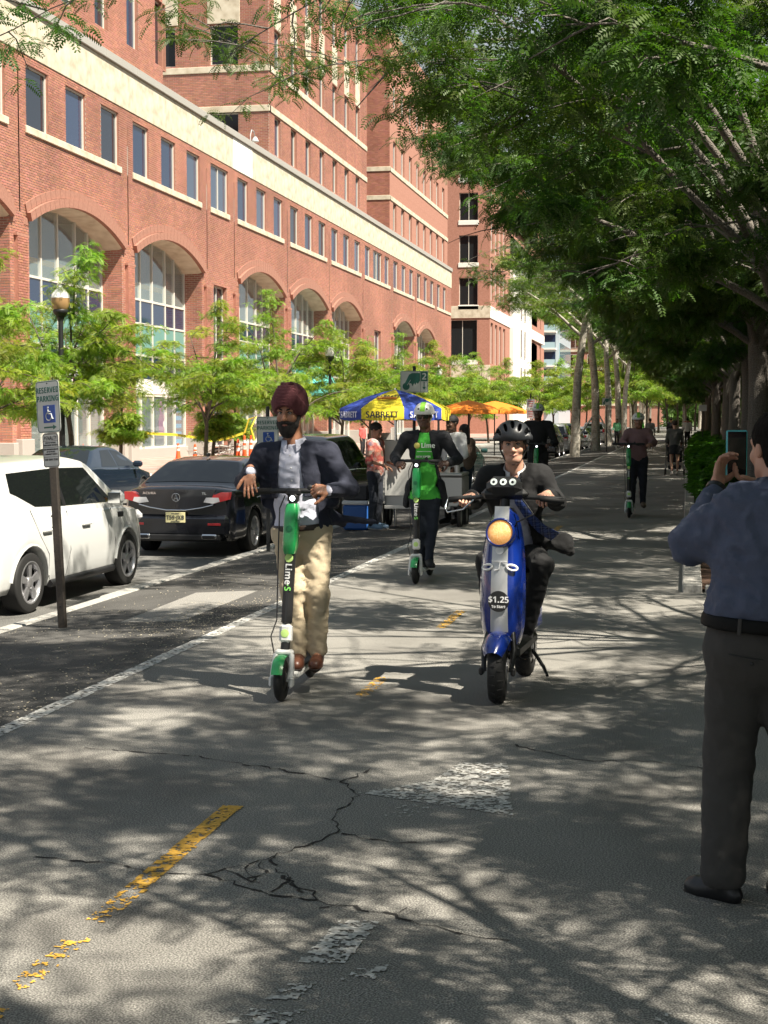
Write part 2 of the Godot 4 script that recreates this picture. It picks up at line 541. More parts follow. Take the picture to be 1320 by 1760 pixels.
	var gi := MultiMeshInstance3D.new()
	gi.name = "grit"
	gi.multimesh = mm
	gi.material_override = mat(lin(0.42, 0.38, 0.3), 0.9)
	add_child(gi)
	gi.set_meta("kind", "stuff")
	tag(gi, "pale grit and fallen blossom scattered on the dark verge", "grit")

# ---------------------------------------------------------------- brick buildings
var brick_mesh: ArrayMesh
var brick_mat: StandardMaterial3D
var brick_far_mat: StandardMaterial3D
var mortar: StandardMaterial3D
var stone: StandardMaterial3D
var stone_white: StandardMaterial3D
var granite: StandardMaterial3D
var frame_mat: StandardMaterial3D
var dark_frame: StandardMaterial3D
var glass_up: StandardMaterial3D
var shop_glass: StandardMaterial3D
var dark_room: StandardMaterial3D
const BL := 0.305
const BH := 0.1

func frame_x(x: float) -> Transform3D:      # wall that faces +x; u runs forward
	return Transform3D(Basis(Vector3(0, 0, -1), Vector3(0, 1, 0), Vector3(1, 0, 0)), Vector3(x, 0, 0))
func frame_z(z: float) -> Transform3D:      # wall that faces the camera; u runs along x
	return Transform3D(Basis.IDENTITY, Vector3(0, 0, -z))

func half_chord(h: Array, v: float) -> float:   # arch hole: [u0, u1, v0, spring, rise]
	var s: float = (h[1] - h[0]) * 0.5
	if v < h[3]: return s
	var R: float = (s * s + h[4] * h[4]) / (2.0 * h[4])
	var cy: float = h[3] + h[4] - R
	var q := R * R - (v - cy) * (v - cy)
	return sqrt(q) if q > 0 else -1.0

func open_runs(holes: Array, v: float, u0: float, u1: float) -> Array:
	var cut := []
	for h in holes:
		if h.size() == 4:
			if v > h[2] and v < h[3]: cut.append(Vector2(h[0], h[1]))
		elif v > h[2] and v < h[3] + h[4]:
			var c := half_chord(h, v)
			if c > 0: cut.append(Vector2((h[0] + h[1]) * 0.5 - c, (h[0] + h[1]) * 0.5 + c))
	cut.sort_custom(func(a, b): return a.x < b.x)
	var out := []
	var at := u0
	for c in cut:
		if c.x > at: out.append(Vector2(at, minf(c.x, u1)))
		at = maxf(at, c.y)
	if at < u1: out.append(Vector2(at, u1))
	return out

class Bricks:
	var t: Array[Transform3D] = []
	var c := PackedColorArray()

var weather := FastNoiseLite.new()
func brick_wall(back: MB, br: Bricks, fr: Transform3D, u0: float, u1: float, v0: float, v1: float, holes: Array, r: RandomNumberGenerator, with_bricks := true) -> void:
	var n := int(round((v1 - v0) / BH))
	for k in n:
		var v := v0 + (k + 0.5) * BH
		for run in open_runs(holes, v, u0, u1):
			var lo := v0 + k * BH
			back.quad(fr * Vector3(run.x, lo, 0), fr * Vector3(run.y, lo, 0), fr * Vector3(run.y, lo + BH, 0), fr * Vector3(run.x, lo + BH, 0))
			if not with_bricks: continue
			var start: float = floor((run.x - u0) / BL) * BL + u0 + (BL * 0.5 if k % 2 else 0.0) - BL
			while start < run.y:
				var a := maxf(start + 0.011, run.x)
				var b := minf(start + BL - 0.011, run.y)
				if b - a > 0.04:
					br.t.append(fr * Transform3D(Basis.from_scale(Vector3(b - a, BH - 0.026, 0.014)), Vector3((a + b) * 0.5, v, 0.006)))
					var w := fr * Vector3(a, v, 0)
					var q := r.randf_range(0.8, 1.15) * (1.0 + 0.28 * weather.get_noise_2d((w.x + w.z) * 0.35, v * 0.5) + 0.16 * weather.get_noise_2d((w.x + w.z) * 4.0 + 300.0, v * 0.25))
					br.c.append(Color(0.37 * q, 0.16 * q * r.randf_range(0.92, 1.08), 0.112 * q * r.randf_range(0.9, 1.1)))
				start += BL

func lay_bricks(br: Bricks, parent: Node3D, singles: int, nearest: Vector3) -> void:
	var order := range(br.t.size())
	if singles > 0:
		order.sort_custom(func(a, b): return br.t[a].origin.distance_squared_to(nearest) < br.t[b].origin.distance_squared_to(nearest))
	var tones := []
	for k in 6:
		var m := mat(lin(0.37 * (0.82 + 0.06 * k), 0.16 * (0.84 + 0.05 * k), 0.112 * (0.85 + 0.045 * k)), 0.92)
		tones.append(m)
	for k in mini(singles, order.size()):
		var o := part("brick", brick_mesh, tones[(order[k] * 7) % 6], parent)
		o.transform = br.t[order[k]]
	var rest := order.slice(mini(singles, order.size()))
	var mm := MultiMesh.new()
	mm.transform_format = MultiMesh.TRANSFORM_3D
	mm.use_colors = true
	mm.mesh = brick_mesh
	mm.instance_count = rest.size()
	for k in rest.size():
		mm.set_instance_transform(k, br.t[rest[k]])
		mm.set_instance_color(k, br.c[rest[k]])
	var mi := MultiMeshInstance3D.new()
	mi.name = "brickwork"
	mi.multimesh = mm
	mi.material_override = brick_mat
	parent.add_child(mi, true)
	mi.set_meta("kind", "stuff")

var win_cache := {}
var win_count := 0
var glass_kinds := []
func window(parent: Node3D, fr: Transform3D, u0: float, u1: float, v0: float, v1: float, depth: float, lights := 1, sill := true, glass: Material = null) -> void:
	# reveal, frame and pane set back into the wall; sill proud of it
	var w := u1 - u0
	var h := v1 - v0
	var key := "%.2f_%.2f_%.2f_%d" % [w, h, depth, lights]
	if not win_cache.has(key):
		var p := MB.new()
		p.box(Vector3(0, 0, -depth + 0.01), Vector3(w - 0.02, h - 0.02, 0.02))
		var f := MB.new()
		var t := 0.07
		for s in [-1.0, 1.0]:
			f.box(Vector3(s * (w * 0.5 - t * 0.5), 0, -depth + 0.05), Vector3(t, h, 0.06))
			f.box(Vector3(0, s * (h * 0.5 - t * 0.5), -depth + 0.05), Vector3(w - 2 * t, t, 0.06))
		for k in range(1, lights):
			f.box(Vector3(-w * 0.5 + w * k / lights, 0, -depth + 0.05), Vector3(t, h - 2 * t, 0.055))
		var rv := MB.new()
		for s in [-1.0, 1.0]:
			rv.box(Vector3(s * (w * 0.5 + 0.02), 0, -depth * 0.5 - 0.01), Vector3(0.04, h + 0.08, depth))
			rv.box(Vector3(0, s * (h * 0.5 + 0.02), -depth * 0.5 - 0.01), Vector3(w, 0.04, depth))
		win_cache[key] = [p.mesh(), f.mesh(), rv.mesh()]
	var m: Array = win_cache[key]
	var o := part("window", m[2], brick_far_mat, parent)
	o.transform = fr * Transform3D(Basis.IDENTITY, Vector3((u0 + u1) * 0.5, (v0 + v1) * 0.5, 0))
	win_count += 1
	part("pane", m[0], glass if glass else glass_kinds[(win_count * 7 + win_count / 5) % 5], o)
	part("frame", m[1], frame_mat, o)

func long_box(parent: Node3D, called: String, fr: Transform3D, u0: float, u1: float, v0: float, v1: float, d0: float, d1: float, m: Material) -> MeshInstance3D:
	var b := MB.new()
	b.cbox(Vector3((u0 + u1) * 0.5, (v0 + v1) * 0.5, (d0 + d1) * 0.5), Vector3(u1 - u0, v1 - v0, d1 - d0), 0.02)
	var o := pb(called, b, m, parent)
	o.transform = fr
	return o

func building_materials() -> void:
	var b := MB.new()
	b.box(Vector3.ZERO, Vector3.ONE)
	brick_mesh = b.mesh()
	brick_mat = mat(Color.WHITE, 0.92)
	brick_mat.vertex_color_use_as_albedo = true
	mortar = tri_mat(noise_tex(0.03, [[0.0, 0.42, 0.36, 0.3], [1.0, 0.55, 0.49, 0.42]], 51, 256), 2.0, 0.95)
	brick_far_mat = tri_mat(noise_tex(0.06, [[0.0, 0.31, 0.145, 0.1], [0.5, 0.36, 0.172, 0.122], [1.0, 0.41, 0.2, 0.15]], 52, 512, FastNoiseLite.TYPE_CELLULAR, 2), 3.0, 0.92)
	stone = tri_mat(noise_tex(0.012, [[0.0, 0.4, 0.34, 0.25], [0.5, 0.54, 0.48, 0.37], [1.0, 0.63, 0.58, 0.47]], 53, 512, FastNoiseLite.TYPE_SIMPLEX_SMOOTH, 6), 5.0, 0.88)
	stone_white = mat(lin(0.74, 0.72, 0.66), 0.85)
	granite = tri_mat(noise_tex(0.2, [[0.0, 0.25, 0.24, 0.22], [0.5, 0.38, 0.36, 0.33], [1.0, 0.5, 0.48, 0.44]], 54, 512), 1.5, 0.6)
	frame_mat = mat(lin(0.6, 0.58, 0.52), 0.5)
	dark_frame = mat(lin(0.12, 0.12, 0.12), 0.5)
	glass_up = mat(lin(0.018, 0.035, 0.075), 0.04, 0.0, 0.6)
	glass_kinds = [glass_up, mat(lin(0.03, 0.05, 0.1), 0.05, 0.0, 0.6), glass_up, mat(lin(0.012, 0.018, 0.03), 0.03, 0.0, 0.75), mat(lin(0.06, 0.085, 0.13), 0.06, 0.0, 0.55)]
	weather.frequency = 0.3
	weather.fractal_octaves = 3
	shop_glass = mat(Color(0.75, 0.85, 0.85, 0.12), 0.02, 0.0, 0.45)
	shop_glass.transparency = BaseMaterial3D.TRANSPARENCY_ALPHA
	dark_room = mat(lin(0.32, 0.31, 0.28), 0.9)

func make_podium() -> void:
	var X := -25.0
	var fr := frame_x(X)
	var r := rnd(7)
	var bld := thing("office_building", "long red brick office block with arched shopfronts and pale stone band", "building")
	var back := MB.new()
	var br := Bricks.new()
	var holes := []
	var bays := [44.2, 55.9, 67.5, 84.2, 95.9, 107.5, 131.1, 142.8, 154.6]
	var wins := []
	for b in bays:
		for k in 3:
			if b + k * 3.86 + 2.1 > 163.0: continue
			wins.append([b + k * 3.86, b + k * 3.86 + 2.1, 1])
	wins.append([79.2, 82.4, 2])
	wins.append([119.1, 121.2, 1]); wins.append([122.4, 126.0, 2]); wins.append([127.2, 129.2, 1])
	for w in wins: holes.append([w[0], w[1], 12.95, 15.3])
	var arches := []
	for b in bays:
		if b > 150.0: continue
		arches.append([b + 0.1, b + 10.1, -1.0, 9.35, 1.05])
	for a in arches: holes.append([a[0] - 0.45, a[1] + 0.45, 9.2, 9.35, 1.55])
	for a in arches: holes.append([a[0], a[1], -1.0, 9.25])
	holes.append([79.6, 82.0, 0.2, 8.9])
	holes.append([122.8, 125.6, 0.2, 8.9])
	# shadow grooves beside the bay divisions
	for b in bays + [79.2, 119.1]:
		holes.append([b - 0.75, b - 0.63, 9.6, 14.9])
	brick_wall(back, br, fr, 50.0, 164.2, 0.5, 15.6, holes, r)
	for b in bays + [79.2, 119.1]:
		var gro := MB.new()
		gro.bb(X - 0.12, X - 0.1, 9.5, 15.0, b - 0.8, b - 0.58)
		pb("groove", gro, brick_far_mat, bld)
	# end wall and body behind
	var body := MB.new()
	body.bb(-48, X - 3.2, -0.4, 15.6, 44, 164.0)
	body.bb(X - 3.2, X - 0.4, 10.6, 12.9, 44, 164.1)
	body.bb(X - 3.2, X - 0.05, -0.4, 15.6, 163.9, 164.15)
	body.bb(X - 3.2, X - 0.05, -0.4, 15.6, 44, 49.9)
	pb("inner_wall", body, dark_room, bld)
	for w in wins:
		window(bld, fr, w[0], w[1], 12.95, 15.3, 0.17, w[2])
	# sills: one long sill under each bay
	for b in bays + [79.2, 119.1]:
		var e: float = b + 9.9
		if b == 79.2: e = b + 3.2
		if b == 119.1: e = 129.3
		e = minf(e, 163.6)
		long_box(bld, "sill", fr, b - 0.12, e + 0.12, 12.66, 12.95, 0.0, 0.09, stone)
	# stone band in panels, and the coping above it
	var u := 48.5
	var k := 0
	while u < 164.0:
		var e := minf(u + 3.86, 164.25)
		var m: Material = stone_white if k == 9 else stone
		long_box(bld, "band_panel", fr, u + 0.008, e - 0.008, 15.62, 17.35, -0.3, 0.05 + (0.012 if k == 9 else 0.0), m)
		long_box(bld, "coping", fr, u + 0.004, e - 0.004, 17.36, 17.72, -0.6, 0.16, concrete)
		u = e
		k += 1
	# arches
	var ring_mat := tri_mat(noise_tex(0.04, [[0.0, 0.26, 0.12, 0.085], [1.0, 0.36, 0.18, 0.13]], 57, 256), 1.5, 0.9)
	var DEP := 1.0
	var fi := frame_x(X - DEP)
	var jamb_back := MB.new()
	for ai in arches.size():
		var a: Array = arches[ai]
		var s: float = (a[1] - a[0]) * 0.5
		var c: float = (a[1] + a[0]) * 0.5
		var R: float = (s * s + a[4] * a[4]) / (2.0 * a[4])
		var cy: float = a[3] + a[4] - R
		var th0 := asin(s / R)
		var NV := 22
		var near: bool = ai < 6
		# voussoirs in two rings
		for ring in 2:
			var r0 := R + 0.36 * ring
			var r1 := r0 + 0.345
			var nv := NV if near else 8
			for q in nv:
				var t0 := lerpf(-th0 * 1.02, th0 * 1.02, (q + 0.02) / nv)
				var t1 := lerpf(-th0 * 1.02, th0 * 1.02, (q + 0.98) / nv)
				var poly := PackedVector2Array()
				for e in [[r0, t0], [r1, t0], [r1, (t0 + t1) * 0.5], [r1, t1], [r0, t1], [r0, (t0 + t1) * 0.5]]:
					poly.append(Vector2(c + sin(e[1]) * e[0], cy + cos(e[1]) * e[0]))
				var vb := MB.new()
				vb.prism(poly, 0.3 if ring == 0 else 0.16, fr * Transform3D(Basis.IDENTITY, Vector3(0, 0, -0.1)))
				var vo := pb("arch_stone", vb, ring_mat, bld)
		for e in [[a[0] - 0.47, a[0] - 0.002], [a[1] + 0.002, a[1] + 0.47]]:
			long_box(bld, "impost", fr, e[0], e[1], 9.14, 9.44, -0.4, 0.03, ring_mat)
		# soffit
		var rows := []
		for d in [0.0, -0.12, -0.9, -DEP - 0.1]:
			var row := PackedVector3Array()
			for q in 25:
				var t := lerpf(-th0, th0, q / 24.0)
				var rr := R - (0.0 if d > -0.1 else 0.06 if d > -0.5 else 0.1)
				row.append(fr * Vector3(c + sin(t) * rr, cy + cos(t) * rr, d))
			rows.append(row)
		var sb := MB.new()
		sb.grid(rows)
		pb("soffit", sb, stone, bld)
		# jambs of real bricks on the side that faces the camera, granite plinth below
		brick_wall(jamb_back, br, frame_z(a[1] + 0.001), X - DEP, X, 0.5, 9.3, [], r)
		brick_wall(jamb_back, br, Transform3D(Basis(Vector3(-1, 0, 0), Vector3(0, 1, 0), Vector3(0, 0, -1)), F(0, 0, a[0])), -X, -X + DEP, 0.5, 9.3, [], r, false)
		# glazing set back
		glazing(bld, fi, a[0], a[1], a, ai)
	pb("jamb", jamb_back, mortar, bld)
	# narrow tall windows between bays
	for w in [[79.6, 82.0], [122.8, 125.6]]:
		window(bld, fr, w[0], w[1], 4.9, 8.9, 0.3, 2)
		long_box(bld, "teal_panel", fr, w[0], w[1], 3.5, 4.85, -0.3, -0.2, mat(lin(0.16, 0.42, 0.38), 0.3))
		window(bld, fr, w[0], w[1], 0.2, 3.45, 0.3, 2)
	pb("mortar_bed", back, mortar, bld)
	# granite plinths of the piers, in two steps
	var piers := []
	var ends := []
	for a in arches: ends.append(a)
	for i in range(1, arches.size()):
		var p0: float = arches[i - 1][1]
		var p1: float = arches[i][0]
		if p1 - p0 < 3.0: piers.append([p0, p1])
		else:
			piers.append([p0, p0 + 1.45]); piers.append([p1 - 1.45, p1])
	for p in piers:
		long_box(bld, "plinth", fr, p[0] - 0.05, p[1] + 0.05, -0.35, 0.82, -DEP, 0.1, granite)
		long_box(bld, "plinth", fr, p[0] + 0.3, p[1] - 0.3, -0.35, 0.95, -0.5, 0.28, granite)
		# pilaster strip of brick proud of the pier
		brick_wall(jamb_back, br, frame_x(X + 0.14), p[0] + 0.38, p[1] - 0.38, 0.95, 8.65, [], r)
		var pil := MB.new()
		pil.bb(X - 0.02, X + 0.138, 0.95, 8.65, p[0] + 0.385, p[1] - 0.385)
		pil.bb(X - 0.02, X + 0.16, 8.65, 8.75, p[0] + 0.3, p[1] - 0.3)
		pb("pilaster", pil, brick_far_mat, bld)
	lay_bricks(br, bld, 300, F(-24.9, 4.0, 55.0))

func glazing(bld: Node3D, fi: Transform3D, u0: float, u1: float, a: Array, idx: int) -> void:
	var c := (u0 + u1) * 0.5
	var mull := [u0 + 0.06, u0 + 2.0, u0 + 3.3, u0 + 5.0, u0 + 6.9, u0 + 8.3, u1 - 0.06]
	var fb := MB.new()
	for m in mull:
		var top := cross_height(a, m)
		fb.box(Vector3(m, (0.3 + top) * 0.5, 0.0), Vector3(0.11, top - 0.3, 0.14))
	for v in [0.3, 2.86, 3.6, 4.78, 6.3, 7.45]:
		fb.box(Vector3(c, v, 0.001), Vector3(u1 - u0, 0.1, 0.12))
	var f := pb("shop_frame", fb, frame_mat, bld)
	f.transform = fi
	# panes, each of its own
	for i in mull.size() - 1:
		var w: float = mull[i + 1] - mull[i] - 0.1
		var m: float = (mull[i] + mull[i + 1]) * 0.5
		for q in [[0.34, 2.82], [3.64, 4.74], [6.34, 7.41], [7.49, minf(cross_height(a, mull[i]), cross_height(a, mull[i + 1])) - 0.0]]:
			var b := MB.new()
			if q[0] > 7.4:
				var poly := PackedVector2Array([Vector2(mull[i] + 0.05, 7.49), Vector2(mull[i + 1] - 0.05, 7.49)])
				for e in 6:
					var x := lerpf(mull[i + 1] - 0.05, mull[i] + 0.05, e / 5.0)
					poly.append(Vector2(x, cross_height(a, x)))
				b.prism(poly, 0.02)
			else:
				b.box(Vector3(m, (q[0] + q[1]) * 0.5, 0.01), Vector3(w, q[1] - q[0], 0.02))
			var o := pb("pane", b, shop_glass if q[0] > 7.4 or q[0] < 1.0 else glass_up, bld)
			o.transform = fi
	var teal := mat(lin(0.13, 0.28, 0.25), 0.35)
	for i in mull.size() - 1:
		long_box(bld, "teal_panel", fi, mull[i] + 0.055, mull[i + 1] - 0.055, 4.83, 6.25, -0.02, 0.03, teal)
		long_box(bld, "fascia_panel", fi, mull[i] + 0.03, mull[i + 1] - 0.03, 2.92, 3.55, -0.02, 0.09, stone_white if idx != 1 else mat(lin(0.62, 0.6, 0.66), 0.5))
	long_box(bld, "stall_riser", fi, u0, u1, -0.35, 0.28, -0.1, 0.2, granite)
	# room behind the glass: floor, ceiling, back wall, side walls
	var room := MB.new()
	for s in [-1, 1]:
		room.box(Vector3(c + s * (u1 - u0) * 0.5, 5.0, -1.05), Vector3(0.06, 11.0, 2.0))
	room.box(Vector3(c, 5.0, -2.05), Vector3(u1 - u0, 11.0, 0.06))
	room.box(Vector3(c, 3.2, -1.06), Vector3(u1 - u0 - 0.1, 0.3, 1.9))
	room.box(Vector3(c, 6.9, -1.06), Vector3(u1 - u0 - 0.1, 0.3, 1.9))
	var rm := pb("interior", room, dark_room, bld)
	rm.transform = fi
	# ceiling lights in the room strip the photograph shows through the first arches
	if idx < 3:
		long_box(bld, "yellow_bulkhead", fi, u0 + 0.4, u1 - 0.8, 8.2, 8.42, -0.9, -0.7, mat(lin(0.55, 0.33, 0.05), 0.6))

func cross_height(a: Array, u: float) -> float:
	var s: float = (a[1] - a[0]) * 0.5
	var R: float = (s * s + a[4] * a[4]) / (2.0 * a[4])
	var cy: float = a[3] + a[4] - R
	var d: float = u - (a[0] + a[1]) * 0.5
	return cy + sqrt(R * R - d * d) - 0.06

func make_towers() -> void:
	var r := rnd(9)
	# first tower, nearly flush with the street front
	var t1 := thing("brick_tower", "red brick tower rising nearly flush behind the stone band above the first arches", "building")
	var back := MB.new()
	var br := Bricks.new()
	var holes := []
	var fr := frame_x(-25.3)
	for k in 6: holes.append([52.2 + k * 3.86, 53.75 + k * 3.86, 18.75, 21.9])
	brick_wall(back, br, fr, 50.0, 72.6, 17.5, 24.5, holes, r)
	pb("mortar_bed", back, mortar, t1)
	var bd := MB.new()
	bd.bb(-46, -25.62, 17.5, 24.5, 50, 72.55)
	bd.bb(-46, -25.3, 17.5, 24.5, 72.56, 72.6)
	pb("wall", bd, brick_far_mat, t1)
	for h in holes: window(t1, fr, h[0], h[1], h[2], h[3], 0.25, 1)
	lay_bricks(br, t1, 0, Vector3.ZERO)

	# second tower: a wall that faces the camera and a long side
	var t2 := thing("brick_tower", "tall red brick tower with pale string courses and big square windows in its end wall", "building")
	back = MB.new()
	br = Bricks.new()
	var fz := frame_z(94.6)
	holes = [[-33.9, -32.13, 24.0, 26.5], [-29.85, -28.0, 24.0, 26.5], [-29.85, -28.0, 18.6, 21.0]]
	brick_wall(back, br, fz, -37.0, -26.0, 15.5, 21.0, holes, r)
	brick_wall(back, br, fz, -37.0, -26.0, 21.4, 23.5, [], r)
	brick_wall(back, br, fz, -37.0, -26.0, 23.9, 26.5, holes, r)
	brick_wall(back, br, fz, -37.0, -26.0, 28.2, 33.2, [], r)
	brick_wall(back, br, fz, -31.9, -30.0, 26.5, 28.2, [], r)
	brick_wall(back, br, fz, -27.85, -26.0, 26.5, 28.2, [], r)
	for h in holes: window(t2, fz, h[0], h[1], h[2], h[3], 0.3, 1, true, mat(lin(0.012, 0.012, 0.014), 0.1))
	long_box(t2, "spandrel_panel", fz, -30.0, -27.86, 26.55, 28.2, -0.2, 0.03, stone)
	long_box(t2, "spandrel_panel", fz, -34.1, -31.95, 26.55, 28.2, -0.2, 0.03, stone)
	# side
	fr = frame_x(-26.0)
	var sw := [95.9, 100.0, 104.0, 108.1, 112.2, 116.3, 120.3]
	var sh := []
	for s in sw:
		for f in [[18.5, 20.95], [23.9, 26.4], [29.3, 31.8]]: sh.append([s, s + 1.55, f[0], f[1]])
	brick_wall(back, br, fr, 94.6, 124.6, 15.5, 21.0, sh, r)
	brick_wall(back, br, fr, 94.6, 124.6, 21.4, 23.5, sh, r)
	brick_wall(back, br, fr, 94.6, 124.6, 23.9, 34.0, sh, r)
	for h in sh: window(t2, fr, h[0], h[1], h[2], h[3], 0.25, 1)
	for s in sw:
		long_box(t2, "spandrel_panel", fr, s - 0.05, s + 1.6, 26.45, 29.25, -0.2, 0.03, stone)
	for v in [[21.0, 21.4], [23.5, 23.9]]:
		long_box(t2, "string_course", fz, -37.0, -25.93, v[0], v[1], -0.3, 0.07, stone)
		long_box(t2, "string_course", fr, 94.61, 124.6, v[0], v[1], -0.3, 0.07, stone)
	pb("mortar_bed", back, mortar, t2)
	bd = MB.new()
	bd.bb(-46, -26.32, 15.5, 34.0, 94.95, 124.5)
	bd.bb(-37, -26.01, 33.2, 34.0, 94.61, 94.9)
	pb("wall", bd, brick_far_mat, t2)
	lay_bricks(br, t2, 0, Vector3.ZERO)
	# flood lamp on the parapet in front of it
	var fl := thing("parapet_lamp", "small grey floodlight on a curved arm above the stone parapet", "lamp", F(-25.2, 17.72, 87.6))
	var lb := MB.new()
	lb.tube([Vector3(0, -0.02, 0), Vector3(0, 0.5, 0), Vector3(0, 0.85, -0.25), Vector3(0, 0.85, -0.7), Vector3(0, 0.6, -0.95)], [0.03], 8)
	pb("arm", lb, mat(lin(0.4, 0.4, 0.4), 0.5), fl)
	lb = MB.new()
	lb.lathe([Vector2(0, 0.1), Vector2(0.1, 0.08), Vector2(0.22, -0.16), Vector2(0.2, -0.2), Vector2(0, -0.17)], 14, Transform3D(Basis.IDENTITY, Vector3(0, 0.5, -1.0)))
	pb("lamp_head", lb, mat(lin(0.5, 0.5, 0.5), 0.4), fl)

	# third tower
	var t3 := thing("brick_tower", "red brick tower at the far end of the block, partly behind the leaf canopy", "building")
	back = MB.new()
	br = Bricks.new()
	fz = frame_z(134.6)
	for v in [[15.5, 21.0], [21.4, 23.5], [23.9, 36.0]]:
		brick_wall(back, br, fz, -31.0, -26.0, v[0], v[1], [], r)
	fr = frame_x(-26.0)
	sh = []
	for k in 8:
		for f in [[18.5, 20.95], [23.9, 26.4], [29.3, 31.8]]: sh.append([136.2 + k * 4.0, 137.75 + k * 4.0, f[0], f[1]])
	for v in [[15.5, 21.0], [21.4, 23.5], [23.9, 36.0]]:
		brick_wall(back, br, fr, 134.6, 168.0, v[0], v[1], sh, r, false)
	for h in sh: window(t3, fr, h[0], h[1], h[2], h[3], 0.25, 1)
	for v in [[21.0, 21.4], [23.5, 23.9]]:
		long_box(t3, "string_course", fz, -31.0, -25.93, v[0], v[1], -0.3, 0.07, stone)
		long_box(t3, "string_course", fr, 134.61, 168.0, v[0], v[1], -0.3, 0.07, stone)
	pb("front", back, brick_far_mat, t3)
	bd = MB.new()
	bd.bb(-46, -26.32, 15.5, 36.0, 134.95, 167.9)
	pb("wall", bd, brick_far_mat, t3)
	lay_bricks(br, t3, 0, Vector3.ZERO)

	# next block beyond the crossing
	var B := thing("corner_building", "brick corner building with pale stone bands and large paired windows beyond the crossing", "building")
	fz = frame_z(190.0)
	fr = frame_x(-24.1)
	back = MB.new()
	br = Bricks.new()
	var dk := mat(lin(0.015, 0.018, 0.02), 0.08)
	holes = []
	for k in 4: holes.append([-27.95, -25.6, 15.7 + 5.2 * k, 19.1 + 5.2 * k])
	holes.append([-29.4, -25.66, 8.9, 13.9])
	brick_wall(back, br, fz, -34, -24.1, -0.4, 14.1, holes, r, false)
	brick_wall(back, br, fz, -34, -24.1, 15.6, 36.0, holes, r, false)
	for h in holes: window(B, fz, h[0], h[1], h[2], h[3], 0.35, 2, true, dk)
	for h in holes: long_box(B, "sill", fz, h[0] - 0.1, h[1] + 0.1, h[2] - 0.55, h[2], -0.1, 0.08, stone_white)
	sh = []
	for seg in [[191.0, 210.0], [238.0, 262.0]]:
		var z: float = seg[0]
		while z + 2.6 < seg[1]:
			sh.append([z, z + 2.4, 8.5, 13.6])
			for k in 3: sh.append([z, z + 2.4, 16.4 + 6.0 * k, 20.9 + 6.0 * k])
			z += 4.4
	brick_wall(back, br, fr, 190.0, 212.0, -0.4, 14.1, sh, r, false)
	brick_wall(back, br, fr, 190.0, 212.0, 15.6, 36.0, sh, r, false)
	brick_wall(back, br, fr, 237.0, 263.5, -0.4, 13.5, sh, r, false)
	brick_wall(back, br, fr, 237.0, 263.5, 15.6, 36.0, sh, r, false)
	pb("wall", back, brick_far_mat, B)
	for h in sh: window(B, fr, h[0], h[1], h[2], h[3], 0.3, 2)
	long_box(B, "stone_band", fz, -34.0, -24.02, 14.1, 15.6, -0.3, 0.08, stone)
	long_box(B, "stone_band", fr, 190.05, 263.5, 14.1, 15.6, -0.3, 0.085, stone_white)
	long_box(B, "stone_base", fz, -34.0, -24.05, 5.0, 8.3, -0.3, 0.05, stone)
	bd = MB.new()
	bd.bb(-45, -24.5, -0.4, 36.0, 190.4, 263.3)
	pb("body", bd, brick_far_mat, B)
	bd = MB.new()
	bd.bb(-44, -23.6, -0.4, 24.0, 212.0, 237.0)
	var bay := pb("stone_bay", bd, stone_white, B)
	for k in 4:
		window(B, frame_x(-23.59), 221.0, 223.0, 5.0 + 5.4 * k, 9.0 + 5.4 * k, 0.02, 1, true, glass_up)
		window(B, frame_x(-23.59), 226.0, 228.0, 5.0 + 5.4 * k, 9.0 + 5.4 * k, 0.02, 1, true, glass_up)

	# glass balconied block and a brick one farther off
	var C := thing("apartment_building", "pale blue glass apartment block with stacked balconies in the distance", "building")
	bd = MB.new()
	bd.bb(-40, -24.5, -0.4, 44.0, 300.0, 330.0)
	pb("wall", bd, mat(lin(0.42, 0.5, 0.55), 0.3), C)
	for k in 12:
		var y := 5.0 + k * 3.3
		var q := MB.new()
		q.bb(-29.5, -25.0, y, y + 0.3, 297.5, 300.0)
		var slab := pb("balcony", q, stone_white, C)
		q = MB.new()
		q.bb(-29.4, -25.1, y + 0.3, y + 1.4, 297.55, 297.6)
		pb("balustrade", q, mat(lin(0.35, 0.5, 0.55), 0.1), slab)
		q = MB.new()
		q.bb(-29.3, -25.2, y + 0.35, y + 2.9, 299.9, 299.98)
		pb("window", q, glass_up, C)
	for k in 8:
		var q := MB.new()
		q.bb(-24.5, -24.42, 3.5 + k * 4.8, 6.7 + k * 4.8, 301, 329)
		pb("window", q, mat(lin(0.1, 0.25, 0.3), 0.06), C)
	var D := thing("far_building", "distant orange brick building behind the leaning plane trunks", "building")
	bd = MB.new()
	bd.bb(-27, -5.5, -0.4, 27.0, 345.0, 370.0)
	pb("wall", bd, brick_far_mat, D)
	for f in 6:
		var q := MB.new()
		q.bb(-27, -5.5, 4.4 + f * 4.0, 4.9 + f * 4.0, 344.8, 345.0)
		pb("stone_band", q, stone, D)
		for k in 5:
			window(D, frame_z(345.0), -26.0 + k * 4.1, -23.2 + k * 4.1, 5.2 + f * 4.0, 7.8 + f * 4.0, 0.02, 2)

# ---------------------------------------------------------------- trees
var leaf_spray: ArrayMesh
var leaf_spray_far: ArrayMesh
var leaf_mat: StandardMaterial3D
var bark: StandardMaterial3D
var bark_pale: StandardMaterial3D
var bark_young: StandardMaterial3D

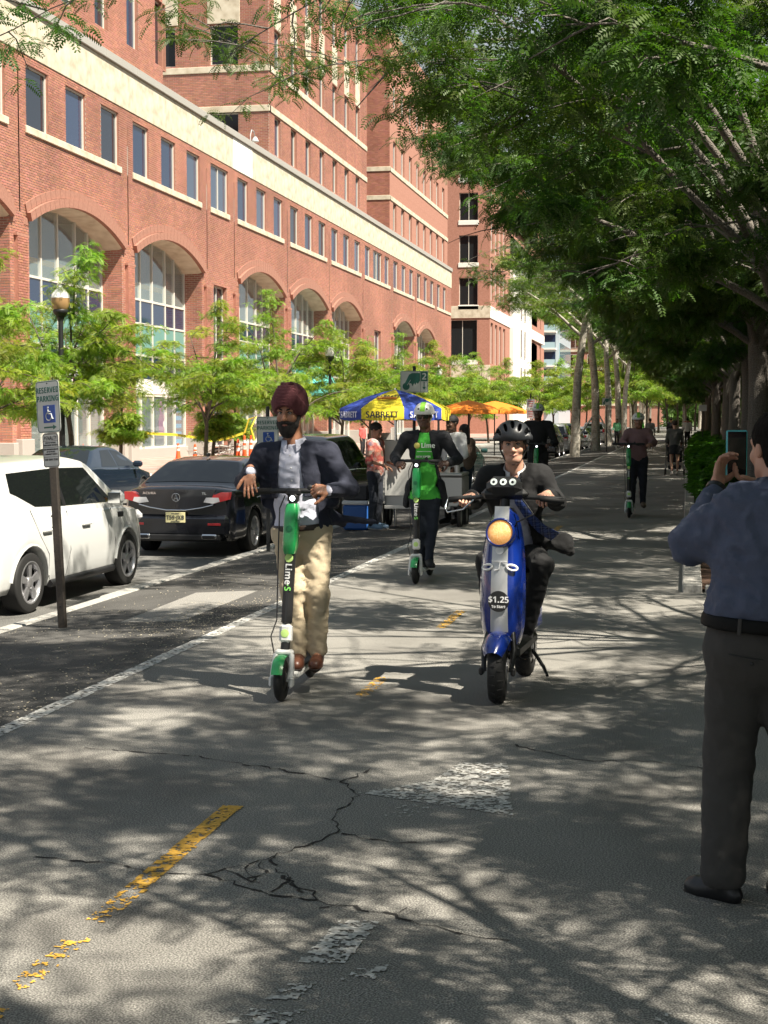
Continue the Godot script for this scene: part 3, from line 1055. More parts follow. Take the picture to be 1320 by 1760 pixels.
func spray_mesh(fronds: int, pairs: int, size: float, sd: int, fat := 1.0) -> ArrayMesh:
	var b := MB.new()
	var r := rnd(sd)
	for f in fronds:
		var yaw := TAU * f / fronds + r.randf_range(-0.5, 0.5)
		var d := Vector3(cos(yaw), r.randf_range(-0.15, 0.45), sin(yaw)).normalized()
		var p := d * 0.03
		var l := size * r.randf_range(0.75, 1.2)
		var roll := r.randf_range(-0.9, 0.9)
		for k in pairs:
			var step := l / pairs
			d = (d + Vector3(0, -0.16, 0)).normalized()
			p += d * step
			var side := d.cross(Vector3.UP).normalized().rotated(d, roll)
			var ll := l * 0.19 * (0.7 + 0.5 * sin(PI * (k + 0.7) / pairs)) * fat
			var w := d * step * 0.42 * fat
			for s in [-1.0, 1.0]:
				var tip: Vector3 = p + side * s * ll + d * ll * 0.35 + Vector3(0, -0.25 * ll, 0)
				var mid: Vector3 = p.lerp(tip, 0.5)
				b.tri(p, mid - w, tip)
				b.tri(p, tip, mid + w)
	return b.mesh()

class Timber:
	var wood := MB.new()
	var gap: FastNoiseLite
	var holes := -1.0
	var keep := 0.0      # slope of the crown's underside away from the trunk (0: no limit)
	var sprays: Array[Transform3D] = []
	var tint := PackedColorArray()

func curve_pts(p0: Vector3, d0: Vector3, d1: Vector3, length: float, n: int, r: RandomNumberGenerator, wob: float) -> Array:
	var pts := [p0]
	var p := p0
	for i in n:
		var t := (i + 0.5) / n
		var d := d0.lerp(d1, t).normalized() + Vector3(r.randf_range(-wob, wob), r.randf_range(-wob, wob), r.randf_range(-wob, wob))
		p += d.normalized() * length / n
		pts.append(p)
	return pts

func taper(r0: float, r1: float, n: int) -> Array:
	var o := []
	for i in n: o.append(lerpf(r0, r1, float(i) / (n - 1)))
	return o

func put_sprays(t: Timber, pts: Array, from: float, count: int, spread: float, scale: float, col: Color, r: RandomNumberGenerator, flat := 0.45) -> void:
	for i in count:
		var u := r.randf_range(from, 1.0) * (pts.size() - 1)
		var k := mini(int(u), pts.size() - 2)
		var p: Vector3 = pts[k].lerp(pts[k + 1], u - k)
		p += Vector3(r.randfn(0, spread), r.randfn(0, spread * flat) - spread * 0.15, r.randfn(0, spread))
		var b := Basis.from_euler(Vector3(r.randf_range(-0.5, 0.5), r.randf() * TAU, r.randf_range(-0.5, 0.5)))
		if t.keep > 0.0 and p.y < 2.3 + t.keep * (Vector2(p.x, p.z).length() - 1.0) + r.randfn(0, 0.22): continue
		if t.gap and t.gap.get_noise_3d(p.x, p.y * 0.7, p.z) < t.holes: continue
		t.sprays.append(Transform3D(b.scaled(Vector3.ONE * scale * r.randf_range(0.75, 1.25)), p))
		var q := r.randf_range(0.7, 1.3)
		t.tint.append(Color(col.r * q * r.randf_range(0.85, 1.2), col.g * q, col.b * q * r.randf_range(0.8, 1.2)))

# a limb with side branches and twigs, leaves on the twigs
func limb(t: Timber, pts: Array, r0: float, r1: float, r: RandomNumberGenerator, p: Dictionary) -> void:
	t.wood.tube(pts, taper(r0, r1, pts.size()), 8)
	var total := 0.0
	for i in pts.size() - 1: total += pts[i].distance_to(pts[i + 1])
	for b in p.side:
		var u: float = lerpf(p.get("from", 0.3), 1.0, (b + r.randf()) / p.side) * (pts.size() - 1)
		var k := mini(int(u), pts.size() - 2)
		var s: Vector3 = pts[k].lerp(pts[k + 1], u - k)
		var d: Vector3 = (pts[k + 1] - pts[k]).normalized()
		var yaw := r.randf_range(0.5, 1.25) * (1.0 if b % 2 else -1.0)
		d = d.rotated(Vector3.UP, yaw)
		d.y = r.randf_range(-0.1, 0.5)
		d = d.normalized()
		var l: float = total * r.randf_range(0.28, 0.5) * (1.15 - 0.5 * u / (pts.size() - 1))
		var bp := curve_pts(s, d, (d + Vector3(0, p.get("droop", -0.35), 0)).normalized(), l, 5, r, 0.12)
		var br: float = lerpf(r0, r1, u / (pts.size() - 1)) * 0.5
		t.wood.tube(bp, taper(br, 0.008, 6), 6)
		var tv := r.randf_range(0.7, 1.25)
		var tone := Color(p.col.r * tv * r.randf_range(0.85, 1.3), p.col.g * tv, p.col.b * tv * r.randf_range(0.8, 1.2))
		for w in p.twigs:
			var uu: float = lerpf(0.2, 1.0, (w + r.randf()) / p.twigs) * 5.0
			var kk := mini(int(uu), 4)
			var ss: Vector3 = bp[kk].lerp(bp[kk + 1], uu - kk)
			var dd: Vector3 = (bp[kk + 1] - bp[kk]).normalized().rotated(Vector3.UP, r.randf_range(0.4, 1.3) * (1.0 if w % 2 else -1.0))
			dd.y = r.randf_range(-0.25, 0.4)
			var tl: float = l * r.randf_range(0.25, 0.45) + 0.15
			var tp := curve_pts(ss, dd.normalized(), (dd + Vector3(0, -0.4, 0)).normalized(), tl, 3, r, 0.15)
			t.wood.tube(tp, taper(maxf(br * 0.3, 0.012), 0.005, 4), 4, false)
			put_sprays(t, tp, 0.1, p.leaves, p.spread, p.size, tone, r)
		put_sprays(t, bp, 0.5, p.leaves, p.spread, p.size, tone, r)

func tree_node(called: String, label: String, group: String, t: Timber, wood: Material, at: Vector3, turn: float, spray: Mesh) -> Node3D:
	var o := thing(called, label, "tree", at, turn, group)
	pb("trunk", t.wood, wood, o)
	var mm := MultiMesh.new()
	mm.transform_format = MultiMesh.TRANSFORM_3D
	mm.use_colors = true
	mm.mesh = spray
	mm.instance_count = t.sprays.size()
	for i in t.sprays.size():
		mm.set_instance_transform(i, t.sprays[i])
		mm.set_instance_color(i, t.tint[i])
	var mi := MultiMeshInstance3D.new()
	mi.name = "crown"
	mi.multimesh = mm
	mi.material_override = leaf_mat
	o.add_child(mi, true)
	mi.set_meta("kind", "stuff")
	return o

func again(src: Node3D, at: Vector3, turn: float, label := "", scale := 1.0, group := "") -> Node3D:
	var d: Node3D = src.duplicate()
	d.name = numbered(String(src.name).rstrip("0123456789").rstrip("_"))
	add_child(d)
	d.position = at
	d.rotation = Vector3(0, turn, 0)
	d.scale = Vector3.ONE * scale
	if label != "": d.set_meta("label", label)
	if group != "": d.set_meta("group", group)
	return d

func canopy_tree(sd: int, col: Color, custom := [], leaves := 21, thick := 0.85, holes := -0.45) -> Timber:
	var t := Timber.new()
	t.keep = 0.8
	t.gap = FastNoiseLite.new()
	t.gap.seed = sd
	t.gap.frequency = 0.42
	t.gap.fractal_octaves = 2
	t.holes = holes
	var r := rnd(sd)
	var trunk := curve_pts(Vector3(0, -0.05, 0), Vector3(0.02, 1, 0.03), Vector3(-0.05, 1, 0.0), 4.4, 7, r, 0.05)
	t.wood.tube(trunk, [0.32, 0.22, 0.2, 0.19, 0.18, 0.175, 0.17, 0.16], 12)
	var top: Vector3 = trunk[7]
	var prm := {"side": 8, "twigs": 5, "leaves": leaves, "spread": 0.24, "size": 1.1, "col": col, "from": 0.25, "droop": -0.35}
	var n := 8
	for i in n:
		var yaw := TAU * i / n + r.randf_range(-0.3, 0.3)
		var rise := r.randf_range(0.75, 1.35)
		var d0 := Vector3(cos(yaw), rise * 1.3, sin(yaw)).normalized()
		var d1 := Vector3(cos(yaw), rise * 0.35, sin(yaw)).normalized()
		var start: Vector3 = trunk[5].lerp(top, r.randf())
		limb(t, curve_pts(start, d0, d1, r.randf_range(6.6, 8.4), 8, r, 0.1), r.randf_range(0.08, 0.11) * thick, 0.025 * thick, r, prm)
	for i in 3:
		var yaw := TAU * i / 3.0 + r.randf()
		limb(t, curve_pts(top, Vector3(cos(yaw) * 0.35, 1, sin(yaw) * 0.35).normalized(), Vector3(cos(yaw), 0.8, sin(yaw)).normalized(), 5.6, 7, r, 0.1), 0.11 * thick, 0.025 * thick, r, prm)
	for i in 5:
		var yaw := TAU * i / 5.0 + r.randf()
		limb(t, curve_pts(trunk[5], Vector3(cos(yaw), 0.7, sin(yaw)).normalized(), Vector3(cos(yaw), 0.35, sin(yaw)).normalized(), 3.4, 6, r, 0.1), 0.06, 0.02, r, {"side": 6, "twigs": 4, "leaves": leaves, "spread": 0.2, "size": 1.0, "col": col, "from": 0.2, "droop": -0.5})
	t.keep = 0.0
	t.holes = -1.0
	for c in custom:
		limb(t, c, 0.16 if c[0].y > 4.5 else 0.07, 0.06 if c[0].y > 4.5 else 0.008, r, {"side": 9, "twigs": 4, "leaves": 8, "spread": 0.22, "size": 1.0, "col": col, "from": 0.35, "droop": -0.1})
	return t

func street_tree(sd: int, col: Color, h: float, w: float, dens: int) -> Timber:
	var t := Timber.new()
	var r := rnd(sd)
	var th := h * 0.4
	var trunk := curve_pts(Vector3(0, -0.05, 0), Vector3(r.randf_range(-0.08, 0.08), 1, 0), Vector3(r.randf_range(-0.15, 0.15), 1, 0.05), th, 5, r, 0.06)
	t.wood.tube(trunk, taper(0.08, 0.055, 6), 8)
	var n := 9
	for i in n:
		var yaw := TAU * i / n * 2.0 + r.randf_range(-0.5, 0.5)
		var rise := lerpf(0.3, 2.3, float(i) / (n - 1)) + r.randf_range(-0.1, 0.2)
		var pts := curve_pts(trunk[3].lerp(trunk[5], r.randf()), Vector3(cos(yaw), rise * 1.4 + 0.15, sin(yaw)).normalized(), Vector3(cos(yaw), rise * 0.5 - 0.05, sin(yaw)).normalized(), w * r.randf_range(0.7, 1.25), 6, r, 0.13)
		limb(t, pts, 0.035, 0.01, r, {"side": 7, "twigs": 3, "leaves": dens, "spread": 0.11, "size": 0.8, "col": col, "from": 0.2, "droop": -0.25})
	limb(t, curve_pts(trunk[5], Vector3(0.1, 1, 0.1), Vector3(0.1, 1, -0.1), h * 0.5, 6, r, 0.12), 0.04, 0.01, r, {"side": 9, "twigs": 3, "leaves": dens, "spread": 0.12, "size": 0.8, "col": col, "from": 0.1, "droop": -0.1})
	return t

func make_trees() -> void:
	leaf_spray = spray_mesh(5, 8, 0.24, 3)
	leaf_spray_far = spray_mesh(4, 4, 0.26, 5, 1.5)
	leaf_mat = mat(Color.WHITE, 0.55)
	leaf_mat.vertex_color_use_as_albedo = true
	leaf_mat.backlight_enabled = true
	leaf_mat.backlight = Color(0.9, 1.0, 0.5)
	bark = tri_mat(noise_tex(0.05, [[0.0, 0.06, 0.05, 0.042], [0.5, 0.13, 0.115, 0.1], [1.0, 0.26, 0.24, 0.21]], 71, 512, FastNoiseLite.TYPE_SIMPLEX, 5), 0.8, 0.95, false)
	relief(bark, noise_tex(0.05, [], 71, 512, FastNoiseLite.TYPE_SIMPLEX, 5), 2.0)
	bark_pale = tri_mat(noise_tex(0.03, [[0.0, 0.16, 0.14, 0.11], [0.5, 0.34, 0.31, 0.26], [1.0, 0.55, 0.52, 0.45]], 72, 512, FastNoiseLite.TYPE_CELLULAR, 4), 1.2, 0.9, false)
	bark_young = tri_mat(noise_tex(0.05, [[0.0, 0.05, 0.04, 0.03], [1.0, 0.15, 0.12, 0.09]], 73, 256), 0.6, 0.95, false)

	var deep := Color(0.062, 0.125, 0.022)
	# --- row along the right of the path
	var RX := 1.35
	var at30 := F(RX, 0, 30)
	var arm := []
	for q in [[1.3, 5.6, 0.0], [1.1, 6.9, 0.05], [0.75, 7.75, 0.1], [0.05, 8.35, 0.1], [-0.85, 9.0, 0.0], [-1.8, 9.5, -0.1], [-2.4, 9.75, -0.2], [-3.4, 9.95, -0.1], [-4.3, 9.9, 0.2]]:
		arm.append(Vector3(q[0] - RX, q[1], q[2]))
	var hang := [Vector3(0, 4.2, 0), Vector3(-1.2, 6.0, 0.8), Vector3(-2.8, 7.3, 1.9), Vector3(-4.4, 7.7, 3.0), Vector3(-5.8, 7.4, 4.0), Vector3(-6.8, 6.9, 4.6), Vector3(-7.4, 6.4, 5.0)]
	var hang2 := [Vector3(0, 4.2, 0), Vector3(-1.2, 6.4, 0.8), Vector3(-2.7, 7.9, 1.9), Vector3(-4.3, 8.3, 3.1), Vector3(-5.6, 8.0, 4.2), Vector3(-6.3, 7.4, 4.8), Vector3(-6.7, 6.8, 5.2)]
	var low := []
	for q in [[1.3, 3.6, -0.2], [0.9, 4.3, -0.2], [0.3, 4.9, -0.1], [-0.6, 5.3, 0.1], [-1.6, 5.6, 0.2], [-2.8, 5.75, 0.1], [-3.8, 5.7, 0.0]]:
		low.append(Vector3(q[0] - RX, q[1], q[2]))
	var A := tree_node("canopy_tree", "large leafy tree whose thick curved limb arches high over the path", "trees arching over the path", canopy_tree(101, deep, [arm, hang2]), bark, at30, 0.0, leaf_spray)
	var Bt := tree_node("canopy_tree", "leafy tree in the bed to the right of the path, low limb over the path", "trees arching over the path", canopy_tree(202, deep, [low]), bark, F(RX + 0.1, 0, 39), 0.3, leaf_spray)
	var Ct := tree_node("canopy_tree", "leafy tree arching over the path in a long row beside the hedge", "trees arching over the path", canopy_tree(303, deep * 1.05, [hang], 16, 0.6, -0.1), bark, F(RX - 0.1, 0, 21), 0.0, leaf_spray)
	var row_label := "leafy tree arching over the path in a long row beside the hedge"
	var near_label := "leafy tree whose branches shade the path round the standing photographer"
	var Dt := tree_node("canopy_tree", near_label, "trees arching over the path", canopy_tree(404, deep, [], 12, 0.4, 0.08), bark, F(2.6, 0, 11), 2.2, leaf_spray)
	again(Dt, F(3.3, 0, 2.0), 4.1, near_label)
	again(Dt, F(3.4, 0, -5), 0.7, near_label)
	var srcs := [Ct, Bt, A]
	for k in 9:
		again(srcs[k % 3], F(RX + 0.15 * sin(k * 2.1), 0, 48.0 + k * 8.8), 1.3 + k * 2.4, row_label, 0.95 + 0.06 * sin(k * 1.7))
	# --- second row in the park, to the right
	for k in 10:
		again(srcs[(k + 1) % 3], F(9.5 + 0.8 * sin(k * 3.3), 0, 2.0 + k * 11.5), 0.4 + k * 1.9, "leafy park tree standing in a second row behind the hedge and trunks", 0.98, "park trees")
	# --- young trees on the far pavement
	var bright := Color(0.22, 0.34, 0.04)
	var st := []
	for k in 4:
		st.append(street_tree(400 + k * 7, bright, 6.1, 2.7, 8))
	var sp := [
		[-15.0, 36.2, 0.0, 1.08, "spreading young street tree beside the near globe lamp, in front of the first arches"],
		[-15.6, 31.6, 1.0, 1.0, "young street tree at the edge of the view before the first brick pier"],
		[-15.2, 47.5, 0.6, 0.98, "young street tree between the taped cones and the second arch"],
		[-15.0, 55.4, 2.0, 1.12, "young street tree with upright crown behind the man in the turban"],
		[-15.0, 66.0, 3.1, 1.05, "young street tree beside the second globe lamp"],
		[-15.0, 72.5, 4.4, 1.0, "young street tree in the sunlit row above the blue and yellow umbrella"],
		[-15.1, 80.0, 5.0, 1.05, "young street tree in the sunlit row above the blue and yellow umbrella"],
		[-15.0, 88.0, 0.3, 1.1, "young street tree in the sunlit row above the blue and yellow umbrella"],
		[-15.0, 97.0, 1.4, 1.05, "young street tree in the sunlit row behind the orange umbrellas"],
		[-15.1, 107.0, 2.6, 1.1, "young street tree in the sunlit row behind the orange umbrellas"],
		[-15.0, 118.0, 3.7, 1.15, "young street tree in the sunlit row behind the orange umbrellas"],
		[-15.0, 130.0, 4.8, 1.2, "young street tree in the sunlit row behind the orange umbrellas"],
		[-14.0, 146.0, 5.5, 1.3, "yellow-green street tree far along the row near the last globe lamp"],
		[-13.5, 160.0, 0.2, 1.4, "yellow-green street tree far along the row near the last globe lamp"],
		[-13.0, 176.0, 1.2, 1.5, "yellow-green street tree far along the row near the last globe lamp"],
		[-12.5, 196.0, 2.2, 1.6, "yellow-green street tree far along the row near the last globe lamp"]]
	var made := []
	for i in sp.size():
		var q: Array = sp[i]
		var o: Node3D
		if i < 4:
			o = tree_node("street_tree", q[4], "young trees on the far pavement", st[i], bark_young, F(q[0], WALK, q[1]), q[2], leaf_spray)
			o.scale = Vector3.ONE * q[3]
			made.append(o)
		else:
			o = again(made[(i * 3 + 1) % 4], F(q[0], WALK, q[1]), q[2], q[4], q[3])
	# --- thin staked saplings by the tape
	var thin := street_tree(455, bright, 4.2, 0.7, 4)
	var s0 := tree_node("sapling", "very thin sapling tied with yellow tape beside the taped cone", "saplings by the tape", thin, bark_young, F(-19.0, WALK, 49.8), 0.0, leaf_spray)
	again(s0, F(-18.0, WALK, 57.0), 1.3, "thin sapling standing in front of the tape and stacked chairs", 1.02)
	again(s0, F(-18.4, WALK, 61.5), 2.9, "thin sapling standing in front of the tape and stacked chairs", 1.0)
	# --- plane trees on the verge, with braces
	var pl := Timber.new()
	var r := rnd(66)
	var tr := curve_pts(Vector3(0, -0.1, 0), Vector3(0.03, 1, 0), Vector3(0.12, 1, 0.0), 7.5, 8, r, 0.04)
	pl.wood.tube(tr, taper(0.24, 0.15, 9), 10)
	for i in 7:
		var yaw := TAU * i / 7.0 + r.randf()
		limb(pl, curve_pts(tr[6].lerp(tr[8], r.randf()), Vector3(cos(yaw), 1.1, sin(yaw)).normalized(), Vector3(cos(yaw), 0.3, sin(yaw)).normalized(), 4.2, 6, r, 0.12), 0.09, 0.03, r, {"side": 6, "twigs": 4, "leaves": 10, "spread": 0.24, "size": 1.1, "col": Color(0.14, 0.24, 0.045), "from": 0.3, "droop": -0.2})
	var p0 := tree_node("plane_tree", "pale straight plane trunk on the verge nearest the parked vans", "plane trees on the verge", pl, bark_pale, F(-5.2, -0.1, 73.0), 0.0, leaf_spray)
	again(p0, F(-4.95, -0.1, 86.5), PI * 0.9, "pale plane trunk held by white timber braces on the verge", 1.05)
	again(p0, F(-5.0, -0.1, 101.0), 2.1, "mottled plane tree farther along the verge beyond the braced trunk", 1.0)
	again(p0, F(-5.0, -0.1, 116.0), 4.0, "mottled plane tree farther along the verge beyond the braced trunk", 1.05)
	for k in 8:
		again(p0, F(-6.0 - 1.0 * (k % 2), -0.1, 150.0 + k * 17.0), k * 1.1, "sunlit plane tree beyond the crossing at the end of the path", 1.2, "plane trees beyond the crossing")
	for k in 10:
		again(p0 if k % 2 else A, F(3.5 + 2.5 * (k % 3) - (4.0 if k > 5 else 0.0), -0.1, 152.0 + k * 15.0), k * 1.7, "tall tree beyond the crossing on the right of the path", 1.15, "trees beyond the crossing")
	for k in 7:
		again(made[k % 4], F(-5.5 + 1.1 * k, -0.1, 165.0 + 9.0 * k), k * 1.3, "round-headed bright young tree at the end of the view beyond the crossing", 1.9, "bright trees beyond the crossing")
	# far wood that closes the view
	var far := MultiMesh.new()
	far.transform_format = MultiMesh.TRANSFORM_3D
	far.use_colors = true
	far.mesh = spray_mesh(7, 4, 0.9, 9, 1.6)
	far.instance_count = 9000
	for i in 9000:
		var x := r.randf_range(-4.0, 75.0)
		var z := 300.0 + r.randf() * 25.0
		if i % 2:
			x = r.randf_range(19.0, 24.0); z = r.randf_range(5.0, 200.0)
		var y := pow(r.randf(), 0.8) * (9.0 + 2.5 * sin(x * 0.4 + z * 0.21))
		far.set_instance_transform(i, Transform3D(Basis.from_euler(Vector3(r.randf(), r.randf() * TAU, r.randf())).scaled(Vector3.ONE * r.randf_range(0.8, 1.7)), F(x, y, z)))
		var q := r.randf_range(0.6, 1.2)
		far.set_instance_color(i, Color(0.1 * q, 0.18 * q, 0.04 * q))
	var fw := MultiMeshInstance3D.new()
	fw.name = "far_wood"
	fw.multimesh = far
	fw.material_override = leaf_mat
	add_child(fw)
	fw.set_meta("kind", "stuff")
	tag(fw, "distant mass of park trees closing the view", "wood")
	# --- clipped shrubs in the bed
	var mm := MultiMesh.new()
	mm.transform_format = MultiMesh.TRANSFORM_3D
	mm.use_colors = true
	mm.mesh = spray_mesh(5, 3, 0.13, 13, 2.2)
	mm.instance_count = 700
	for i in 700:
		var d := Vector3(r.randfn(0, 1), absf(r.randfn(0, 1)), r.randfn(0, 1)).normalized() * pow(r.randf(), 0.25)
		d = Vector3(d.x * 0.62, 0.12 + d.y * 0.75, d.z * 0.7)
		mm.set_instance_transform(i, Transform3D(Basis.from_euler(Vector3(r.randf_range(-0.5, 0.5), r.randf() * TAU, r.randf_range(-0.5, 0.5))).scaled(Vector3.ONE * r.randf_range(0.8, 1.3)), d))
		var q := r.randf_range(0.7, 1.3)
		mm.set_instance_color(i, Color(0.08 * q, 0.2 * q, 0.035 * q))
	var sh := thing("shrub", "rounded green shrub in the mulch bed beside the path", "shrub", F(0.95, 0.03, 31.5), 0.0, "shrubs along the bed")
	var si := MultiMeshInstance3D.new()
	si.name = "foliage"
	si.multimesh = mm
	si.material_override = leaf_mat
	sh.add_child(si)
	si.set_meta("kind", "stuff")
	var sw := MB.new()
	for k in 5:
		sw.tube([Vector3(0, -0.02, 0), Vector3(cos(k * 1.3) * 0.15, 0.3, sin(k * 1.3) * 0.15), Vector3(cos(k * 1.3) * 0.3, 0.6, sin(k * 1.3) * 0.3)], [0.015, 0.01, 0.006], 5)
	pb("stem", sw, bark_young, sh)
	for k in 34:
		again(sh, F(0.95 + 0.12 * sin(k * 2.3), 0.03, 32.9 + k * 1.35 + 0.012 * k * k), k * 1.9, "", 1.0 + 0.22 * sin(k * 1.3))
	for k in 14:
		again(sh, F(2.2 + 0.2 * sin(k * 2.3), 0.03, 22.0 + k * 3.1), k * 1.4, "larger dark shrub behind the edge shrubs and between the trunks", 1.35 + 0.2 * sin(k * 1.9))

# ---------------------------------------------------------------- cars (local axes: front towards -z, rear bumper at z = 0, t metres forward from it)
func poly_at(p: Array, t: float) -> float:
	for i in p.size() - 1:
		if t <= p[i + 1][0]:
			var u: float = (t - p[i][0]) / (p[i + 1][0] - p[i][0])
			return lerpf(p[i][1], p[i + 1][1], clampf(u, 0, 1))
	return p[p.size() - 1][1]

func soft_at(p: Array, t: float, s := 0.09) -> float:
	return (poly_at(p, t - s) + poly_at(p, t - s * 0.5) + poly_at(p, t) + poly_at(p, t + s * 0.5) + poly_at(p, t + s)) * 0.2

var rubber: StandardMaterial3D
var alloy: StandardMaterial3D
var car_glass: StandardMaterial3D
var chrome: StandardMaterial3D
var black_trim: StandardMaterial3D
var tail_red: StandardMaterial3D
var lamp_clear: StandardMaterial3D
var plate_mat: StandardMaterial3D

func car_materials() -> void:
	rubber = mat(lin(0.012, 0.012, 0.012), 0.75)
	alloy = mat(lin(0.5, 0.5, 0.52), 0.3, 0.8)
	car_glass = mat(lin(0.008, 0.01, 0.01), 0.02, 0.0, 0.6)
	chrome = mat(lin(0.75, 0.75, 0.75), 0.12, 1.0)
	black_trim = mat(lin(0.012, 0.012, 0.013), 0.45)
	tail_red = mat(lin(0.42, 0.012, 0.015), 0.08)
	tail_red.clearcoat_enabled = true
	lamp_clear = mat(lin(0.6, 0.6, 0.62), 0.08)
	plate_mat = mat(lin(0.72, 0.66, 0.36), 0.5)

func paint(c: Color, rough := 0.28) -> StandardMaterial3D:
	var m := mat(c, rough)
	m.clearcoat_enabled = true
	m.clearcoat = 0.8
	m.clearcoat_roughness = 0.04
	return m

var wheel_cache := {}
func car_wheel(parent: Node3D, at: Vector3, R: float, spokes: int, side: float, rim_mat: Material) -> void:
	var key := "%.3f_%d" % [R, spokes]
	if not wheel_cache.has(key):
		var x := Transform3D(Basis(Vector3(0, 0, 1), Vector3(1, 0, 0), Vector3(0, 1, 0)), Vector3.ZERO)   # lathe axis y -> x
		var ty := MB.new()
		ty.lathe([Vector2(R * 0.66, -0.1), Vector2(R * 0.72, -0.11), Vector2(R * 0.93, -0.105), Vector2(R, -0.08), Vector2(R, 0.08), Vector2(R * 0.93, 0.105), Vector2(R * 0.72, 0.11), Vector2(R * 0.66, 0.1)], 36, x)
		var dk := MB.new()
		dk.lathe([Vector2(R * 0.665, 0.1), Vector2(R * 0.655, 0.03), Vector2(0.0, 0.028)], 24, x)
		var rm := MB.new()
		rm.lathe([Vector2(R * 0.7, 0.098), Vector2(R * 0.7, 0.112), Vector2(R * 0.63, 0.108), Vector2(R * 0.62, 0.05)], 36, x)
		for s in spokes:
			var a := TAU * s / spokes
			var b := Basis(Vector3.RIGHT, a)
			var p := PackedVector2Array([Vector2(-0.022, 0.03), Vector2(0.022, 0.03), Vector2(0.045, R * 0.64), Vector2(-0.045, R * 0.64)])
			rm.prism(p, 0.022, Transform3D(b * Basis(Vector3(0, 0, 1), Vector3(0, 1, 0), Vector3(1, 0, 0)), Vector3(0.075, 0, 0)))
		rm.lathe([Vector2(0.07, 0.06), Vector2(0.065, 0.1), Vector2(0.03, 0.108), Vector2(0, 0.108)], 14, x)
		wheel_cache[key] = [ty.mesh(), dk.mesh(), rm.mesh()]
	var w := part("wheel", wheel_cache[key][0], rubber, parent, at)
	if side < 0: w.rotation.y = PI
	part("brake_disc", wheel_cache[key][1], black_trim, w)
	part("rim", wheel_cache[key][2], rim_mat, w)

class CarShape:
	var L: float
	var hw: float
	var belt: Array        # shoulder height along t
	var crown: Array       # height of bonnet and boot at the middle
	var plan: Array        # half width factor along t
	var low := 0.24
	var axles: Array
	var R := 0.33
	var roof: Array        # cabin profile (t, y)
	var rw := 0.78         # roof half width factor
	var bulge := 0.02

func cabin_x(c: CarShape, t: float, y: float) -> float:
	var b := soft_at(c.belt, t) - 0.02
	var wb: float = c.hw * 0.95 * poly_at(c.plan, t)
	var top: float = 0.0
	for p in c.roof: top = maxf(top, p[1])
	var u := clampf((y - b) / (top - b), 0, 1)
	return lerpf(wb, c.hw * c.rw, u) - 0.03 * u * u

func car_body(parent: Node3D, c: CarShape, m: Material) -> void:
	var ts := []
	var t := 0.0
	while t < c.L + 0.001:
		ts.append(minf(t, c.L))
		t += 0.06
	if ts[ts.size() - 1] < c.L: ts.append(c.L)
	var rows := []
	for q in ts:
		var w: float = c.hw * poly_at(c.plan, q)
		var yl := c.low + (0.06 if q < 0.1 or q > c.L - 0.1 else 0.0)
		var arch := 0.0
		for a in c.axles:
			var d: float = absf(q - a)
			var ar := c.R + 0.06
			if d < ar: arch = maxf(arch, c.R + sqrt(ar * ar - d * d))
		var ym := maxf(yl, arch)
		var ys := soft_at(c.belt, q)
		var yt := soft_at(c.crown, q)
		var row := PackedVector3Array()
		var half := [Vector2(0.0, ym), Vector2(w * 0.7, ym), Vector2(w * (0.95 if arch < 0.3 else 0.985), ym)]
		for k in 7:
			var u := (k + 0.6) / 7.0
			var y := lerpf(ym, ys, u)
			var uu := (y - c.low) / (ys - c.low)
			half.append(Vector2(w * (0.975 + c.bulge * sin(PI * clampf(uu * 0.95 + 0.05, 0, 1)) - 0.02 * uu * uu * uu), y))
		half.append(Vector2(w * 0.945, ys))
		half.append(Vector2(w * 0.88, lerpf(ys, yt, 0.35)))
		half.append(Vector2(w * 0.6, lerpf(ys, yt, 0.8)))
		half.append(Vector2(0.0, yt))
		for p in half: row.append(Vector3(p.x, p.y, -q))
		for k in range(half.size() - 2, 0, -1): row.append(Vector3(-half[k].x, half[k].y, -q))
		rows.append(row)
	var b := MB.new()
	b.grid(rows, true)
	for e in [0, rows.size() - 1]:
		var ce := Vector3(0, 0.6, -ts[e])
		for k in rows[e].size():
			var p: Vector3 = rows[e][k]
			var q: Vector3 = rows[e][(k + 1) % rows[e].size()]
			if e == 0: b.tri(ce, q, p)
			else: b.tri(ce, p, q)
	pb("body", b, m, parent)
	# cabin shell
	rows = []
	t = c.roof[0][0]
	var t1: float = c.roof[c.roof.size() - 1][0]
	while t <= t1 + 0.001:
		var y1 := maxf(soft_at(c.roof, t, 0.06), soft_at(c.belt, t) - 0.015)
		var y0 := soft_at(c.belt, t) - 0.03
		var row := PackedVector3Array()
		var half := []
		for k in 7:
			var y := lerpf(y0, y1 - 0.035, k / 6.0)
			half.append(Vector3(cabin_x(c, t, y), y, -t))
		var xe: float = half[6].x
		half.append(Vector3(xe - 0.04, y1 - 0.01, -t))
		half.append(Vector3(xe * 0.8, y1 + 0.008, -t))
		half.append(Vector3(xe * 0.4, y1 + 0.02, -t))
		half.append(Vector3(0, y1 + 0.024, -t))
		for p in half: row.append(p)
		for k in range(half.size() - 2, -1, -1): row.append(Vector3(-half[k].x, half[k].y, half[k].z))
		rows.append(row)
		t += 0.05
	b = MB.new()
	b.grid(rows)
	pb("roof", b, m, parent)

